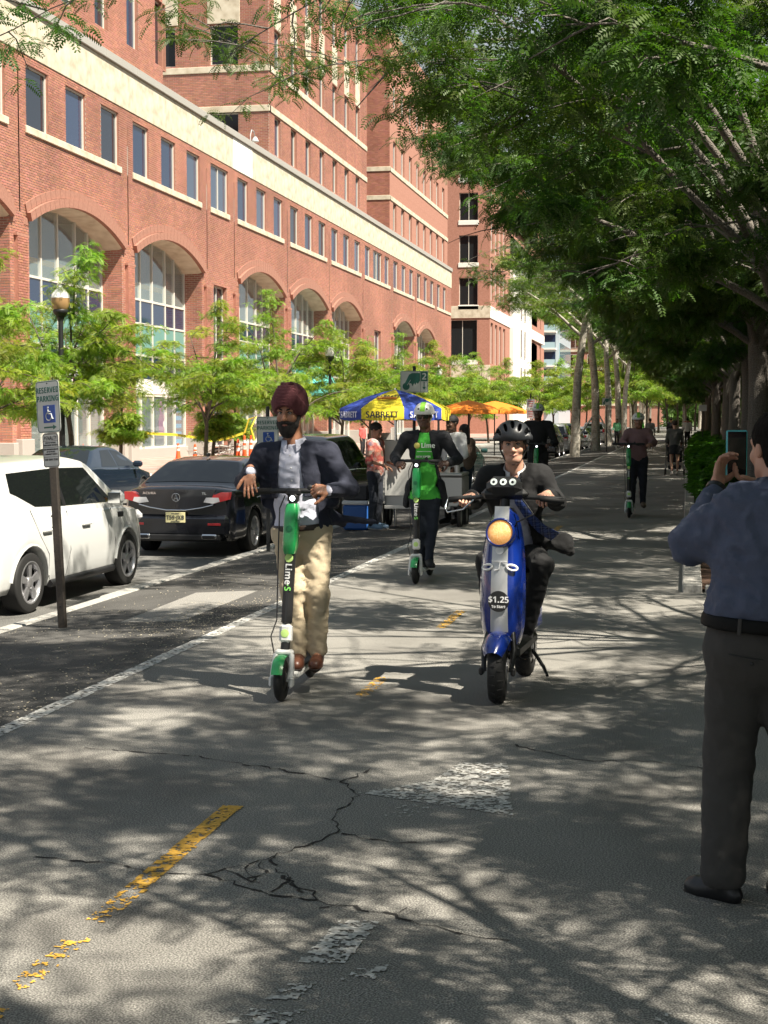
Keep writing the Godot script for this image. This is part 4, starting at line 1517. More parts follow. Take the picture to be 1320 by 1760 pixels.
func side_pane(parent: Node3D, c: CarShape, poly: Array, side: float, m: Material, out := 0.006, called := "window") -> MeshInstance3D:
	var p2 := PackedVector2Array()
	for p in poly: p2.append(Vector2(p[0], p[1]))
	var tr := Geometry2D.triangulate_polygon(p2)
	var b := MB.new()
	for i in range(0, tr.size(), 3):
		var q := []
		for k in 3:
			var w := p2[tr[i + k]]
			q.append(Vector3(side * (cabin_x(c, w.x, w.y) + out), w.y, -w.x))
		var nn: Vector3 = (q[1] - q[0]).cross(q[2] - q[0])
		if nn.x * side < 0: b.tri(q[0], q[2], q[1])
		else: b.tri(q[0], q[1], q[2])
	return pb(called, b, m, parent)

func end_pane(parent: Node3D, c: CarShape, t0: float, t1: float, inset: float, m: Material, called := "windscreen") -> MeshInstance3D:   # glass over the sloping end of the cabin
	var rows := []
	for i in 9:
		var t := lerpf(t0, t1, i / 8.0)
		var y := soft_at(c.roof, t, 0.06)
		var row := PackedVector3Array()
		var xe: float = cabin_x(c, t, y - 0.035) - inset
		for k in 9:
			var u := (k - 4) / 4.0
			row.append(Vector3(u * xe, y + 0.03 - 0.012 * u * u * 2.0, -t))
		rows.append(row)
	var b := MB.new()
	b.grid(rows, false, t1 < t0)
	return pb(called, b, m, parent)

func side_x(c: CarShape, t: float, y: float) -> float:
	var w: float = c.hw * poly_at(c.plan, t)
	var ys := soft_at(c.belt, t)
	var uu := (y - c.low) / (ys - c.low)
	return w * (0.975 + c.bulge * sin(PI * clampf(uu * 0.95 + 0.05, 0, 1)) - 0.02 * uu * uu * uu)

func seam(parent: Node3D, c: CarShape, pts: Array, side: float, wid := 0.006, m: Material = null, called := "door_gap") -> void:
	var b := MB.new()
	var q := []
	for p in pts: q.append(Vector3(side * (side_x(c, p[0], p[1]) + 0.001), p[1], -p[0]))
	b.tube(q, [wid], 5)
	pb(called, b, m if m else black_trim, parent)

func sedan_shape() -> CarShape:
	var c := CarShape.new()
	c.L = 4.9
	c.hw = 0.93
	c.belt = [[0.0, 0.82], [0.12, 0.98], [0.9, 1.0], [2.2, 0.97], [3.5, 0.93], [4.5, 0.78], [4.9, 0.62]]
	c.crown = [[0.0, 0.9], [0.1, 1.06], [0.9, 1.08], [2.2, 1.0], [3.5, 1.0], [4.5, 0.86], [4.9, 0.66]]
	c.plan = [[0.0, 0.86], [0.12, 0.93], [0.5, 0.98], [1.2, 1.0], [3.6, 1.0], [4.4, 0.95], [4.75, 0.82], [4.9, 0.7]]
	c.axles = [1.05, 3.83]
	c.R = 0.335
	c.roof = [[0.55, 1.02], [1.35, 1.4], [1.8, 1.45], [2.4, 1.45], [2.75, 1.4], [3.65, 0.98]]
	c.rw = 0.66
	return c

func sedan(label: String, group: String, at: Vector3, turn: float, m: Material, detail: bool) -> Node3D:
	var o := thing("parked_car", label, "car", at, turn, group)
	var c := sedan_shape()
	car_body(o, c, m)
	for s in [-1.0, 1.0]:
		side_pane(o, c, [[1.35, 1.03], [2.25, 1.01], [2.25, 1.38], [1.75, 1.37]], s, car_glass)
		side_pane(o, c, [[2.33, 1.01], [3.4, 0.99], [2.75, 1.33], [2.33, 1.38]], s, car_glass)
		for a in c.axles: car_wheel(o, Vector3(s * 0.8, c.R, -a), c.R, 7, s, alloy)
		var mb := MB.new()
		mb.cbox(Vector3(s * 1.0, 1.04, -3.18), Vector3(0.22, 0.14, 0.11), 0.04)
		pb("mirror", mb, m, o)
		seam(o, c, [[2.29, 0.98], [2.29, 0.4], [2.2, 0.3]], s)
		seam(o, c, [[3.35, 0.93], [3.4, 0.6], [3.3, 0.3]], s)
	end_pane(o, c, 0.68, 1.32, 0.07, car_glass, "rear_window")
	end_pane(o, c, 3.55, 2.78, 0.08, car_glass)
	# lights at both ends
	for s in [-1.0, 1.0]:
		var tl := MB.new()
		var poly := PackedVector2Array([Vector2(0.46, 0.83), Vector2(0.6, 0.81), Vector2(0.81, 0.87), Vector2(0.82, 0.98), Vector2(0.7, 0.98), Vector2(0.5, 0.9)])
		for i in poly.size(): poly[i].x *= s
		tl.prism(poly, 0.16, Transform3D(Basis.IDENTITY, Vector3(0, 0.0, -0.12)))
		var lo := pb("tail_light", tl, tail_red, o)
		var cl := MB.new()
		var p2 := PackedVector2Array([Vector2(0.43, 0.83), Vector2(0.58, 0.81), Vector2(0.68, 0.84), Vector2(0.66, 0.9), Vector2(0.47, 0.9)])
		for i in p2.size(): p2[i].x *= s
		cl.prism(p2, 0.012, Transform3D(Basis.IDENTITY, Vector3(0, 0, 0.042)))
		pb("reversing_lens", cl, lamp_clear, lo)
		var hl := MB.new()
		hl.cbox(Vector3(s * 0.6, 0.68, -4.78), Vector3(0.34, 0.14, 0.16), 0.04)
		pb("headlight", hl, lamp_clear, o)
	var bp := MB.new()
	bp.cbox(Vector3(0, 0.47, 0.0), Vector3(1.64, 0.34, 0.16), 0.06)
	pb("bumper", bp, m, o)
	bp = MB.new()
	bp.cbox(Vector3(0, 0.3, 0.04), Vector3(1.4, 0.12, 0.1), 0.03)
	pb("bumper_skirt", bp, black_trim, o)
	bp = MB.new()
	bp.cbox(Vector3(0, 0.6, 0.085), Vector3(0.305, 0.155, 0.008), 0.003)
	var pl := pb("licence_plate", bp, plate_mat, o)
	if detail:
		lettering("lettering", "T59·JXB", 0.06, mat(lin(0.06, 0.06, 0.06), 0.5), pl, Transform3D(Basis.IDENTITY, Vector3(0, 0.6, 0.092)), 0.95)
		lettering("lettering", "NEW JERSEY", 0.016, mat(lin(0.1, 0.1, 0.1), 0.5), pl, Transform3D(Basis.IDENTITY, Vector3(0, 0.66, 0.092)))
		lettering("lettering", "Garden State", 0.016, mat(lin(0.1, 0.1, 0.1), 0.5), pl, Transform3D(Basis.IDENTITY, Vector3(0, 0.542, 0.092)))
		# boot lid with chrome strip below it, badge and lettering
		var lid := MB.new()
		lid.prism(PackedVector2Array([Vector2(-0.62, 1.02), Vector2(0.62, 1.02), Vector2(0.5, 0.78), Vector2(0.16, 0.7), Vector2(-0.16, 0.7), Vector2(-0.5, 0.78)]), 0.05, Transform3D(Basis.IDENTITY, Vector3(0, 0, 0.0)))
		var lo := pb("boot_lid", lid, m, o)
		var st := MB.new()
		st.tube([Vector3(-0.58, 0.79, 0.055), Vector3(-0.4, 0.745, 0.062), Vector3(-0.15, 0.708, 0.066), Vector3(0.15, 0.708, 0.066), Vector3(0.4, 0.745, 0.062), Vector3(0.58, 0.79, 0.055)], [0.012], 6)
		pb("chrome_strip", st, chrome, lo)
		st = MB.new()
		var ring := []
		for k in 17: ring.append(Vector3(cos(TAU * k / 16) * 0.062, 0.9 + sin(TAU * k / 16) * 0.06, 0.053))
		st.tube(ring, [0.006], 5)
		st.tube([Vector3(-0.03, 0.853, 0.053), Vector3(0, 0.95, 0.053), Vector3(0.03, 0.853, 0.053)], [0.006], 5)
		st.tube([Vector3(-0.022, 0.885, 0.053), Vector3(0.022, 0.885, 0.053)], [0.005], 5)
		pb("emblem", st, chrome, lo)
		lettering("lettering", "ACURA", 0.035, chrome, lo, Transform3D(Basis.IDENTITY, Vector3(-0.42, 0.96, 0.052)), 1.3)
		lettering("lettering", "TL", 0.035, chrome, lo, Transform3D(Basis.IDENTITY, Vector3(0.44, 0.96, 0.052)), 1.3)
		for s in [-1.0, 1.0]:
			var ex := MB.new()
			ex.cbox(Vector3(s * 0.52, 0.31, 0.07), Vector3(0.26, 0.085, 0.07), 0.025)
			var eo := pb("exhaust_trim", ex, chrome, o)
			ex = MB.new()
			ex.cbox(Vector3(s * 0.52, 0.31, 0.1), Vector3(0.2, 0.05, 0.03), 0.01)
			pb("outlet", ex, black_trim, eo)
			ex = MB.new()
			ex.cbox(Vector3(s * 0.6, 0.5, 0.082), Vector3(0.2, 0.035, 0.01), 0.004)
			pb("reflector", ex, tail_red, o)
			seam(o, c, [[1.2, 0.85], [1.8, 0.86]], s, 0.012, chrome, "door_handle")
			seam(o, c, [[2.45, 0.86], [2.68, 0.86]], s, 0.012, chrome, "door_handle")
		var an := MB.new()
		an.cbox(Vector3(0, 1.5, -1.55), Vector3(0.03, 0.06, 0.16), 0.012)
		pb("roof_aerial", an, black_trim, o)
	return o

func suv(label: String, group: String, at: Vector3, turn: float, m: Material) -> Node3D:
	var o := thing("parked_suv", label, "car", at, turn, group)
	var c := CarShape.new()
	c.L = 4.75
	c.hw = 0.95
	c.low = 0.3
	c.belt = [[0.0, 0.95], [0.1, 1.08], [2.2, 1.06], [3.5, 1.02], [4.3, 0.95], [4.75, 0.75]]
	c.crown = [[0.0, 1.0], [0.1, 1.1], [2.2, 1.08], [3.5, 1.1], [4.3, 1.02], [4.75, 0.8]]
	c.plan = [[0.0, 0.92], [0.15, 0.97], [1.0, 1.0], [3.6, 1.0], [4.4, 0.95], [4.75, 0.78]]
	c.axles = [1.0, 3.75]
	c.R = 0.37
	c.roof = [[0.06, 1.05], [0.35, 1.62], [0.6, 1.72], [2.6, 1.74], [2.9, 1.66], [3.6, 1.08]]
	c.rw = 0.72
	car_body(o, c, m)
	for s in [-1.0, 1.0]:
		side_pane(o, c, [[0.4, 1.16], [1.05, 1.13], [1.05, 1.6], [0.52, 1.58]], s, car_glass)
		side_pane(o, c, [[1.13, 1.13], [2.05, 1.11], [2.05, 1.64], [1.13, 1.61]], s, car_glass)
		side_pane(o, c, [[2.13, 1.11], [3.3, 1.1], [2.75, 1.58], [2.13, 1.64]], s, car_glass)
		for a in c.axles: car_wheel(o, Vector3(s * 0.82, c.R, -a), c.R, 5, s, alloy)
		var mb := MB.new()
		mb.cbox(Vector3(s * 1.06, 1.16, -3.1), Vector3(0.26, 0.19, 0.13), 0.05)
		pb("mirror", mb, m, o)
		seam(o, c, [[2.09, 1.06], [2.09, 0.4]], s)
		seam(o, c, [[3.3, 1.04], [3.3, 0.4]], s)
		seam(o, c, [[1.3, 0.98], [1.55, 0.98]], s, 0.014, m, "door_handle")
		var tl := MB.new()
		tl.cbox(Vector3(s * 0.78, 1.06, 0.02), Vector3(0.2, 0.36, 0.12), 0.03)
		var lo := pb("tail_light", tl, tail_red, o)
		tl = MB.new()
		tl.cbox(Vector3(s * 0.78, 0.93, 0.075), Vector3(0.15, 0.08, 0.02), 0.008)
		pb("reversing_lens", tl, lamp_clear, lo)
		tl = MB.new()
		tl.cbox(Vector3(s * 0.62, 0.82, -4.62), Vector3(0.36, 0.16, 0.16), 0.04)
		pb("headlight", tl, lamp_clear, o)
	end_pane(o, c, 0.12, 0.36, 0.1, car_glass, "rear_window")
	end_pane(o, c, 3.5, 2.95, 0.08, car_glass)
	var bp := MB.new()
	bp.cbox(Vector3(0, 0.5, 0.0), Vector3(1.7, 0.3, 0.2), 0.06)
	pb("bumper", bp, m, o)
	bp = MB.new()
	bp.cbox(Vector3(0, 0.8, 0.03), Vector3(0.305, 0.155, 0.05), 0.003)
	pb("licence_plate", bp, plate_mat, o)
	return o

func hatchback() -> void:   # the white boxy car by the post
	var o := thing("parked_car", "white boxy hatchback with dark windows parked beside the sign post", "car", F(-7.75, STREET, 14.5), 0.0, "parked cars")
	o.scale.z = 1.12
	var m := paint(lin(0.6, 0.61, 0.6), 0.3)
	var c := CarShape.new()
	c.L = 4.15
	c.hw = 0.9
	c.low = 0.25
	c.belt = [[0.0, 1.0], [0.1, 1.1], [1.2, 1.06], [2.6, 1.0], [3.2, 0.99], [3.85, 0.92], [4.15, 0.72]]
	c.crown = [[0.0, 1.04], [0.1, 1.14], [1.2, 1.1], [2.6, 1.06], [3.2, 1.08], [3.85, 0.98], [4.15, 0.76]]
	c.plan = [[0.0, 0.9], [0.12, 0.95], [0.6, 1.0], [3.2, 1.0], [3.7, 0.96], [4.0, 0.86], [4.15, 0.74]]
	c.axles = [0.72, 3.32]
	c.R = 0.33
	c.roof = [[0.05, 1.1], [0.22, 1.5], [0.45, 1.6], [2.2, 1.63], [2.55, 1.58], [3.3, 1.06]]
	c.rw = 0.75
	c.bulge = 0.035
	car_body(o, c, m)
	for s in [-1.0, 1.0]:
		side_pane(o, c, [[0.5, 1.3], [0.95, 1.13], [1.62, 1.1], [1.62, 1.52], [0.55, 1.5]], s, car_glass)
		side_pane(o, c, [[1.7, 1.1], [2.98, 1.07], [2.45, 1.5], [1.7, 1.52]], s, car_glass)
		side_pane(o, c, [[1.62, 1.1], [1.7, 1.1], [1.7, 1.52], [1.62, 1.52]], s, black_trim, 0.007, "pillar")
		for a in c.axles: car_wheel(o, Vector3(s * 0.785, c.R, -a), c.R, 5, s, alloy)
		var mb := MB.new()
		mb.cbox(Vector3(s * 1.0, 1.13, -2.72), Vector3(0.2, 0.18, 0.13), 0.055)
		var mo := pb("mirror", mb, m, o)
		mb = MB.new()
		mb.cbox(Vector3(s * 1.0, 1.13, -2.65), Vector3(0.16, 0.13, 0.012), 0.004)
		pb("mirror_glass", mb, chrome, mo)
		seam(o, c, [[1.66, 1.04], [1.66, 0.6], [1.55, 0.32]], s, 0.004)
		seam(o, c, [[2.86, 1.0], [2.9, 0.6], [2.86, 0.32]], s, 0.004)
		seam(o, c, [[0.78, 1.1], [0.95, 0.8], [1.12, 0.6], [1.15, 0.32]], s, 0.004)
		for h in [[1.0, 0.86], [2.0, 0.86]]:
			var hb := MB.new()
			hb.cbox(Vector3(s * (side_x(c, h[0], h[1]) + 0.022), h[1], -h[0] - 0.1), Vector3(0.03, 0.035, 0.22), 0.012)
			pb("door_handle", hb, m, o)
		var vt := MB.new()
		vt.cbox(Vector3(s * (side_x(c, 3.05, 0.9)), 0.9, -3.12), Vector3(0.02, 0.07, 0.16), 0.008)
		pb("side_vent", vt, black_trim, o)
		seam(o, c, [[1.15, 0.27], [2.0, 0.27], [2.85, 0.27]], s, 0.045, black_trim, "sill_trim")
		for a in c.axles:
			var ar := []
			for k in 13:
				var th := PI * (k + 0.4) / 12.8
				ar.append([a - cos(th) * 0.4, c.R + sin(th) * 0.4])
			seam(o, c, ar, s, 0.016, m, "arch_lip")
		var tl := MB.new()
		tl.cbox(Vector3(s * 0.73, 1.2, -0.04), Vector3(0.12, 0.5, 0.12), 0.03)
		pb("tail_light", tl, tail_red, o)
		var hl := MB.new()
		hl.cbox(Vector3(s * 0.66, 0.82, -3.9), Vector3(0.28, 0.16, 0.34), 0.06)
		pb("headlight", hl, lamp_clear, o)
	end_pane(o, c, 3.22, 2.6, 0.08, car_glass)
	end_pane(o, c, 0.09, 0.22, 0.14, car_glass, "rear_window")
	var bp := MB.new()
	bp.cbox(Vector3(0, 0.45, -4.08), Vector3(1.4, 0.3, 0.16), 0.06)
	pb("bumper", bp, m, o)

func make_cars() -> void:
	car_materials()
	hatchback()
	var black := paint(lin(0.008, 0.009, 0.013), 0.2)
	sedan("glossy black saloon seen from behind with its cream licence plate", "parked cars", F(-7.5, STREET, 22.0), 0.0, black, true)
	var dark := paint(lin(0.01, 0.011, 0.013), 0.25)
	var navy := paint(lin(0.012, 0.02, 0.035), 0.22)
	sedan("dark blue saloon parked at the far kerb behind the white hatchback", "parked cars", F(-13.35, STREET, 30.3), 0.0, navy, false)
	suv("black estate parked ahead of the black saloon behind the man in the turban", "parked cars", F(-7.5, STREET, 28.4), 0.0, dark)
	sedan("dark green saloon parked beyond the food cart and the man in the black cap", "parked cars", F(-7.4, STREET, 46.0), 0.0, paint(lin(0.02, 0.06, 0.055), 0.2), false)
	suv("black sport utility car with a lit red tail lamp beside the rider in black", "parked cars", F(-7.25, STREET, 77.0), 0.0, dark)
	suv("silver sport utility car parked ahead of the black one near the plane trunk", "parked cars", F(-7.2, STREET, 83.5), 0.0, paint(lin(0.4, 0.41, 0.42), 0.25))
	suv("navy sport utility car behind the braced plane tree", "parked cars", F(-7.1, STREET, 91.0), 0.0, navy)
	sedan("white saloon far along the kerb beyond the braced plane tree", "parked cars", F(-7.1, STREET, 99.0), 0.0, paint(lin(0.6, 0.6, 0.6), 0.25), false)
	sedan("black saloon far along the kerb ahead of the white saloon", "parked cars", F(-7.0, STREET, 108.0), 0.0, dark, false)
	suv("white van-like car far along the kerb near the crossing", "parked cars", F(-7.0, STREET, 118.0), 0.0, paint(lin(0.6, 0.6, 0.6), 0.25))

# ---------------------------------------------------------------- smooth bodies: distance field on a grid, meshed as surface nets
class Field:
	var h := 0.012
	var ops := []
	var lo := Vector3.INF
	var hi := -Vector3.INF
	func grow(a: Vector3, r: float) -> void:
		lo = lo.min(a - Vector3.ONE * r)
		hi = hi.max(a + Vector3.ONE * r)
	func cap(a: Vector3, b: Vector3, ra: float, rb: float, k := 0.03) -> void:
		ops.append([0, a, b, ra, rb, k])
		grow(a, ra); grow(b, rb)
	func ell(c: Vector3, r: Vector3, b := Basis.IDENTITY, k := 0.03) -> void:
		ops.append([1, c, r, b.inverse(), k])
		grow(c, maxf(r.x, maxf(r.y, r.z)))
	func carve(c: Vector3, r: Vector3, b := Basis.IDENTITY, k := 0.01) -> void:
		ops.append([2, c, r, b.inverse(), k])
	func cut(n: Vector3, at: Vector3) -> void:      # keep the side away from n
		ops.append([3, n.normalized(), n.normalized().dot(at)])
	func wedge(planes: Array) -> void:              # remove where every plane has p on its inner side; planes: [normal, point]
		var q := []
		for p in planes: q.append([p[0].normalized(), p[0].normalized().dot(p[1])])
		ops.append([4, q])
	func folds(amp: float, f: Vector3, sd: int) -> void:
		ops.append([5, amp, f, sd])
	func run() -> Array:
		var pad := h * 2.5 + 0.012
		var o := lo - Vector3.ONE * pad
		var sz := (hi - lo) + Vector3.ONE * pad * 2.0
		var nx := int(sz.x / h) + 2
		var ny := int(sz.y / h) + 2
		var nz := int(sz.z / h) + 2
		var v := PackedFloat32Array()
		v.resize(nx * ny * nz)
		v.fill(0.3)
		var sxy := nx * ny
		for op in ops:
			var t: int = op[0]
			if t <= 2:
				var k: float = op[5] if t == 0 else op[4]
				var blo: Vector3; var bhi: Vector3
				if t == 0:
					var rr: float = maxf(op[3], op[4]) + k + h * 2.0
					blo = op[1].min(op[2]) - Vector3.ONE * rr
					bhi = op[1].max(op[2]) + Vector3.ONE * rr
				else:
					var rr: float = maxf(op[2].x, maxf(op[2].y, op[2].z)) + k + h * 2.0
					blo = op[1] - Vector3.ONE * rr
					bhi = op[1] + Vector3.ONE * rr
				var i0 := clampi(int((blo.x - o.x) / h), 0, nx - 1); var i1 := clampi(int((bhi.x - o.x) / h) + 1, 0, nx - 1)
				var j0 := clampi(int((blo.y - o.y) / h), 0, ny - 1); var j1 := clampi(int((bhi.y - o.y) / h) + 1, 0, ny - 1)
				var k0 := clampi(int((blo.z - o.z) / h), 0, nz - 1); var k1 := clampi(int((bhi.z - o.z) / h) + 1, 0, nz - 1)
				var a: Vector3 = op[1]
				var ik := 1.0 / k
				if t == 0:
					var ab: Vector3 = op[2] - a
					var il := 1.0 / maxf(ab.length_squared(), 1e-9)
					var ra: float = op[3]
					var dr: float = op[4] - ra
					for kk in range(k0, k1 + 1):
						for jj in range(j0, j1 + 1):
							var q := o + Vector3(i0 * h, jj * h, kk * h) - a
							var id := kk * sxy + jj * nx + i0
							for ii in range(i0, i1 + 1):
								var u := clampf(q.dot(ab) * il, 0.0, 1.0)
								var d := (q - ab * u).length() - ra - dr * u
								var c := v[id]
								var e := k - absf(c - d)
								if e > 0.0: v[id] = minf(c, d) - e * e * ik * 0.25
								elif d < c: v[id] = d
								q.x += h
								id += 1
				else:
					var r: Vector3 = op[2]
					var ir := Vector3(1.0 / r.x, 1.0 / r.y, 1.0 / r.z)
					var bi: Basis = op[3]
					for kk in range(k0, k1 + 1):
						for jj in range(j0, j1 + 1):
							var q := o + Vector3(i0 * h, jj * h, kk * h) - a
							var id := kk * sxy + jj * nx + i0
							for ii in range(i0, i1 + 1):
								var w := (bi * q) * ir
								var l := w.length()
								var d := l * (l - 1.0) / maxf((w * ir).length(), 1e-5)
								var c := v[id]
								if t == 1:
									var e := k - absf(c - d)
									if e > 0.0: v[id] = minf(c, d) - e * e * ik * 0.25
									elif d < c: v[id] = d
								else:
									var e := k - absf(c + d)
									if e > 0.0: v[id] = maxf(c, -d) + e * e * ik * 0.25
									elif -d > c: v[id] = -d
								q.x += h
								id += 1
			elif t == 5:
				var fn := FastNoiseLite.new()
				fn.seed = op[3]
				fn.frequency = 1.0
				fn.fractal_octaves = 2
				var f: Vector3 = op[2]
				var amp: float = op[1]
				var id := 0
				var lim := h * 2.2 + amp
				for kk in nz:
					for jj in ny:
						for ii in nx:
							var c := v[id]
							if c < lim and c > -lim:
								var q := (o + Vector3(ii * h, jj * h, kk * h)) * f
								q.y += q.x * 0.7
								var g := fn.get_noise_3d(q.x, q.y, q.z)
								v[id] = c + amp * (absf(g) * 2.2 - 0.55)
							id += 1
			else:
				var id := 0
				for kk in nz:
					for jj in ny:
						for ii in nx:
							var c := v[id]
							if c < h * 3.0:
								var q := o + Vector3(ii * h, jj * h, kk * h)
								if t == 3:
									v[id] = maxf(c, q.dot(op[1]) - op[2])
								else:
									var m := -9.0
									for p in op[1]: m = maxf(m, q.dot(p[0]) - p[1])
									v[id] = maxf(c, -m)
							id += 1
		# surface nets
		var at := PackedInt32Array()
		at.resize(nx * ny * nz)
		at.fill(-1)
		var vs := PackedVector3Array()
		var ns := PackedVector3Array()
		var ix := PackedInt32Array()
		var off := [0, 1, nx, nx + 1, sxy, sxy + 1, sxy + nx, sxy + nx + 1]
		var cx := [Vector3(0, 0, 0), Vector3(1, 0, 0), Vector3(0, 1, 0), Vector3(1, 1, 0), Vector3(0, 0, 1), Vector3(1, 0, 1), Vector3(0, 1, 1), Vector3(1, 1, 1)]
		var ed := [[0, 1], [2, 3], [4, 5], [6, 7], [0, 2], [1, 3], [4, 6], [5, 7], [0, 4], [1, 5], [2, 6], [3, 7]]
		var far := h * 4.0
		for kk in nz - 1:
			for jj in ny - 1:
				var id := kk * sxy + jj * nx - 1
				for ii in nx - 1:
					id += 1
					var c0 := v[id]
					if c0 > far or c0 < -far: continue
					var s := 0
					for e in 8:
						if v[id + off[e]] < 0.0: s += 1
					if s == 0 or s == 8: continue
					var p := Vector3.ZERO
					var n := 0
					for e in ed:
						var a := v[id + off[e[0]]]
						var b := v[id + off[e[1]]]
						if (a < 0.0) != (b < 0.0):
							p += cx[e[0]].lerp(cx[e[1]], a / (a - b))
							n += 1
					at[id] = vs.size()
					vs.append(o + (Vector3(ii, jj, kk) + p / n) * h)
					var g := Vector3(v[id + 1] + v[id + off[3]] + v[id + off[5]] + v[id + off[7]] - c0 - v[id + nx] - v[id + sxy] - v[id + off[6]],
						v[id + nx] + v[id + off[3]] + v[id + off[6]] + v[id + off[7]] - c0 - v[id + 1] - v[id + sxy] - v[id + off[5]],
						v[id + sxy] + v[id + off[5]] + v[id + off[6]] + v[id + off[7]] - c0 - v[id + 1] - v[id + nx] - v[id + off[3]])
					ns.append(g.normalized())
					# quads on the three edges that leave corner 0
					var inside := c0 < 0.0
					for ax in 3:
						var st: int = [1, nx, sxy][ax]
						if (v[id + st] < 0.0) == inside: continue
						var s1: int = [nx, sxy, 1][ax]
						var s2: int = [sxy, 1, nx][ax]
						var q0 := at[id]
						var q1 := at[id - s1] if id >= s1 else -1
						var q2 := at[id - s1 - s2] if id >= s1 + s2 else -1
						var q3 := at[id - s2] if id >= s2 else -1
						if q1 < 0 or q2 < 0 or q3 < 0: continue
						if inside:
							ix.append_array([q0, q2, q1, q0, q3, q2])
						else:
							ix.append_array([q0, q1, q2, q0, q2, q3])
		return [vs, ns, ix]

var jobs := []     # [fields, MeshInstance3D]
func smooth_part(called: String, fields: Array, m: Material, parent: Node3D) -> MeshInstance3D:
	var o := MeshInstance3D.new()
	o.name = called
	o.material_override = m
	parent.add_child(o, true)
	jobs.append([fields, o])
	return o

var job_out := []
func do_job(i: int) -> void:
	var v := PackedVector3Array()
	var n := PackedVector3Array()
	var x := PackedInt32Array()
	for f in jobs[i][0]:
		var r: Array = f.run()
		var b := v.size()
		v.append_array(r[0])
		n.append_array(r[1])
		for q in r[2]: x.append(q + b)
	job_out[i] = [v, n, x]

func finish_jobs() -> void:
	job_out.resize(jobs.size())
	var g := WorkerThreadPool.add_group_task(do_job, jobs.size())
	WorkerThreadPool.wait_for_group_task_completion(g)
	for i in jobs.size():
		var a := []
		a.resize(Mesh.ARRAY_MAX)
		if job_out[i][0].is_empty(): continue
		a[Mesh.ARRAY_VERTEX] = job_out[i][0]
		a[Mesh.ARRAY_NORMAL] = job_out[i][1]
		a[Mesh.ARRAY_INDEX] = job_out[i][2]
		var m := ArrayMesh.new()
		m.add_surface_from_arrays(Mesh.PRIMITIVE_TRIANGLES, a)
		jobs[i][1].mesh = m

# ---------------------------------------------------------------- people
# a pixel of the 1320 x 1760 photograph gives a direction; the forward distance comes from the ground that the figure stands on
func px(x: float, y: float, z: float) -> Vector3:
	var yaw := atan(520.0 / 2640.0)
	var pit := atan(162.0 / 2640.0)
	var fw := Vector3(-sin(yaw) * cos(pit), -sin(pit), -cos(yaw) * cos(pit))
	var rt := Vector3(cos(yaw), 0, -sin(yaw))
	var up := rt.cross(fw)
	var d := fw * 2640.0 + rt * (x - 660.0) + up * (880.0 - y)
	return Vector3(0, CAMERA_HEIGHT, 0) + d * (z / -d.z)

func ground_z(y: float, x: float) -> float:    # forward distance of the path under a pixel
	var d := px(x, y, 1.0) - Vector3(0, CAMERA_HEIGHT, 0)
	return -CAMERA_HEIGHT / d.y

func joints(base: Vector3, z: float, q: Dictionary) -> Dictionary:
	var J := {}
	for k in q:
		J[k] = px(q[k][0], q[k][1], z + (q[k][2] if q[k].size() > 2 else 0.0)) - base
	return J

func torso_frame(J: Dictionary) -> Basis:
	var up: Vector3 = (J.chest - J.pel).normalized()
	var x: Vector3 = (J.shL - J.shR)
	x = (x - up * x.dot(up)).normalized()
	return Basis(x, up, x.cross(up))

func torso(f: Field, J: Dictionary, inf: float, g := 1.0, k := 0.06) -> void:
	var B := torso_frame(J)
	var i := Vector3.ONE * inf
	f.ell(J.pel, Vector3(0.16 * g, 0.13, 0.115 * g) + i, B, k)
	f.ell(J.pel.lerp(J.chest, 0.45) + B.z * 0.03 * (g - 0.9), Vector3(0.145 * g, 0.17, 0.108 * g) + i, B, k)
	f.ell(J.chest, Vector3(0.165, 0.185, 0.115) + i, B, k)
	f.cap(J.shR, J.shL, 0.058 + inf, 0.058 + inf, k)
	f.cap(J.neck - B.y * 0.03, J.shL.lerp(J.neck, 0.35) - B.y * 0.01, 0.05 + inf, 0.045 + inf, k)
	f.cap(J.neck - B.y * 0.03, J.shR.lerp(J.neck, 0.35) - B.y * 0.01, 0.05 + inf, 0.045 + inf, k)

func sleeve(f: Field, J: Dictionary, s: String, inf: float, frac := 1.0) -> void:
	f.cap(J["sh" + s], J["el" + s], 0.06 + inf, 0.045 + inf, 0.04)
	if frac > 0.0:
		var e: Vector3 = J["el" + s].lerp(J["wr" + s], frac)
		f.cap(J["el" + s], e, 0.045 + inf, lerpf(0.045, 0.033, frac) + inf, 0.03)

func leg(f: Field, J: Dictionary, s: String, inf: float, frac := 1.0) -> void:
	f.cap(J["hip" + s], J["kn" + s], 0.088 + inf, 0.06 + inf, 0.05)
	var e: Vector3 = J["kn" + s].lerp(J["an" + s], frac)
	f.cap(J["kn" + s], e, 0.06 + inf, lerpf(0.058, 0.042, frac) + inf * 1.2, 0.03)

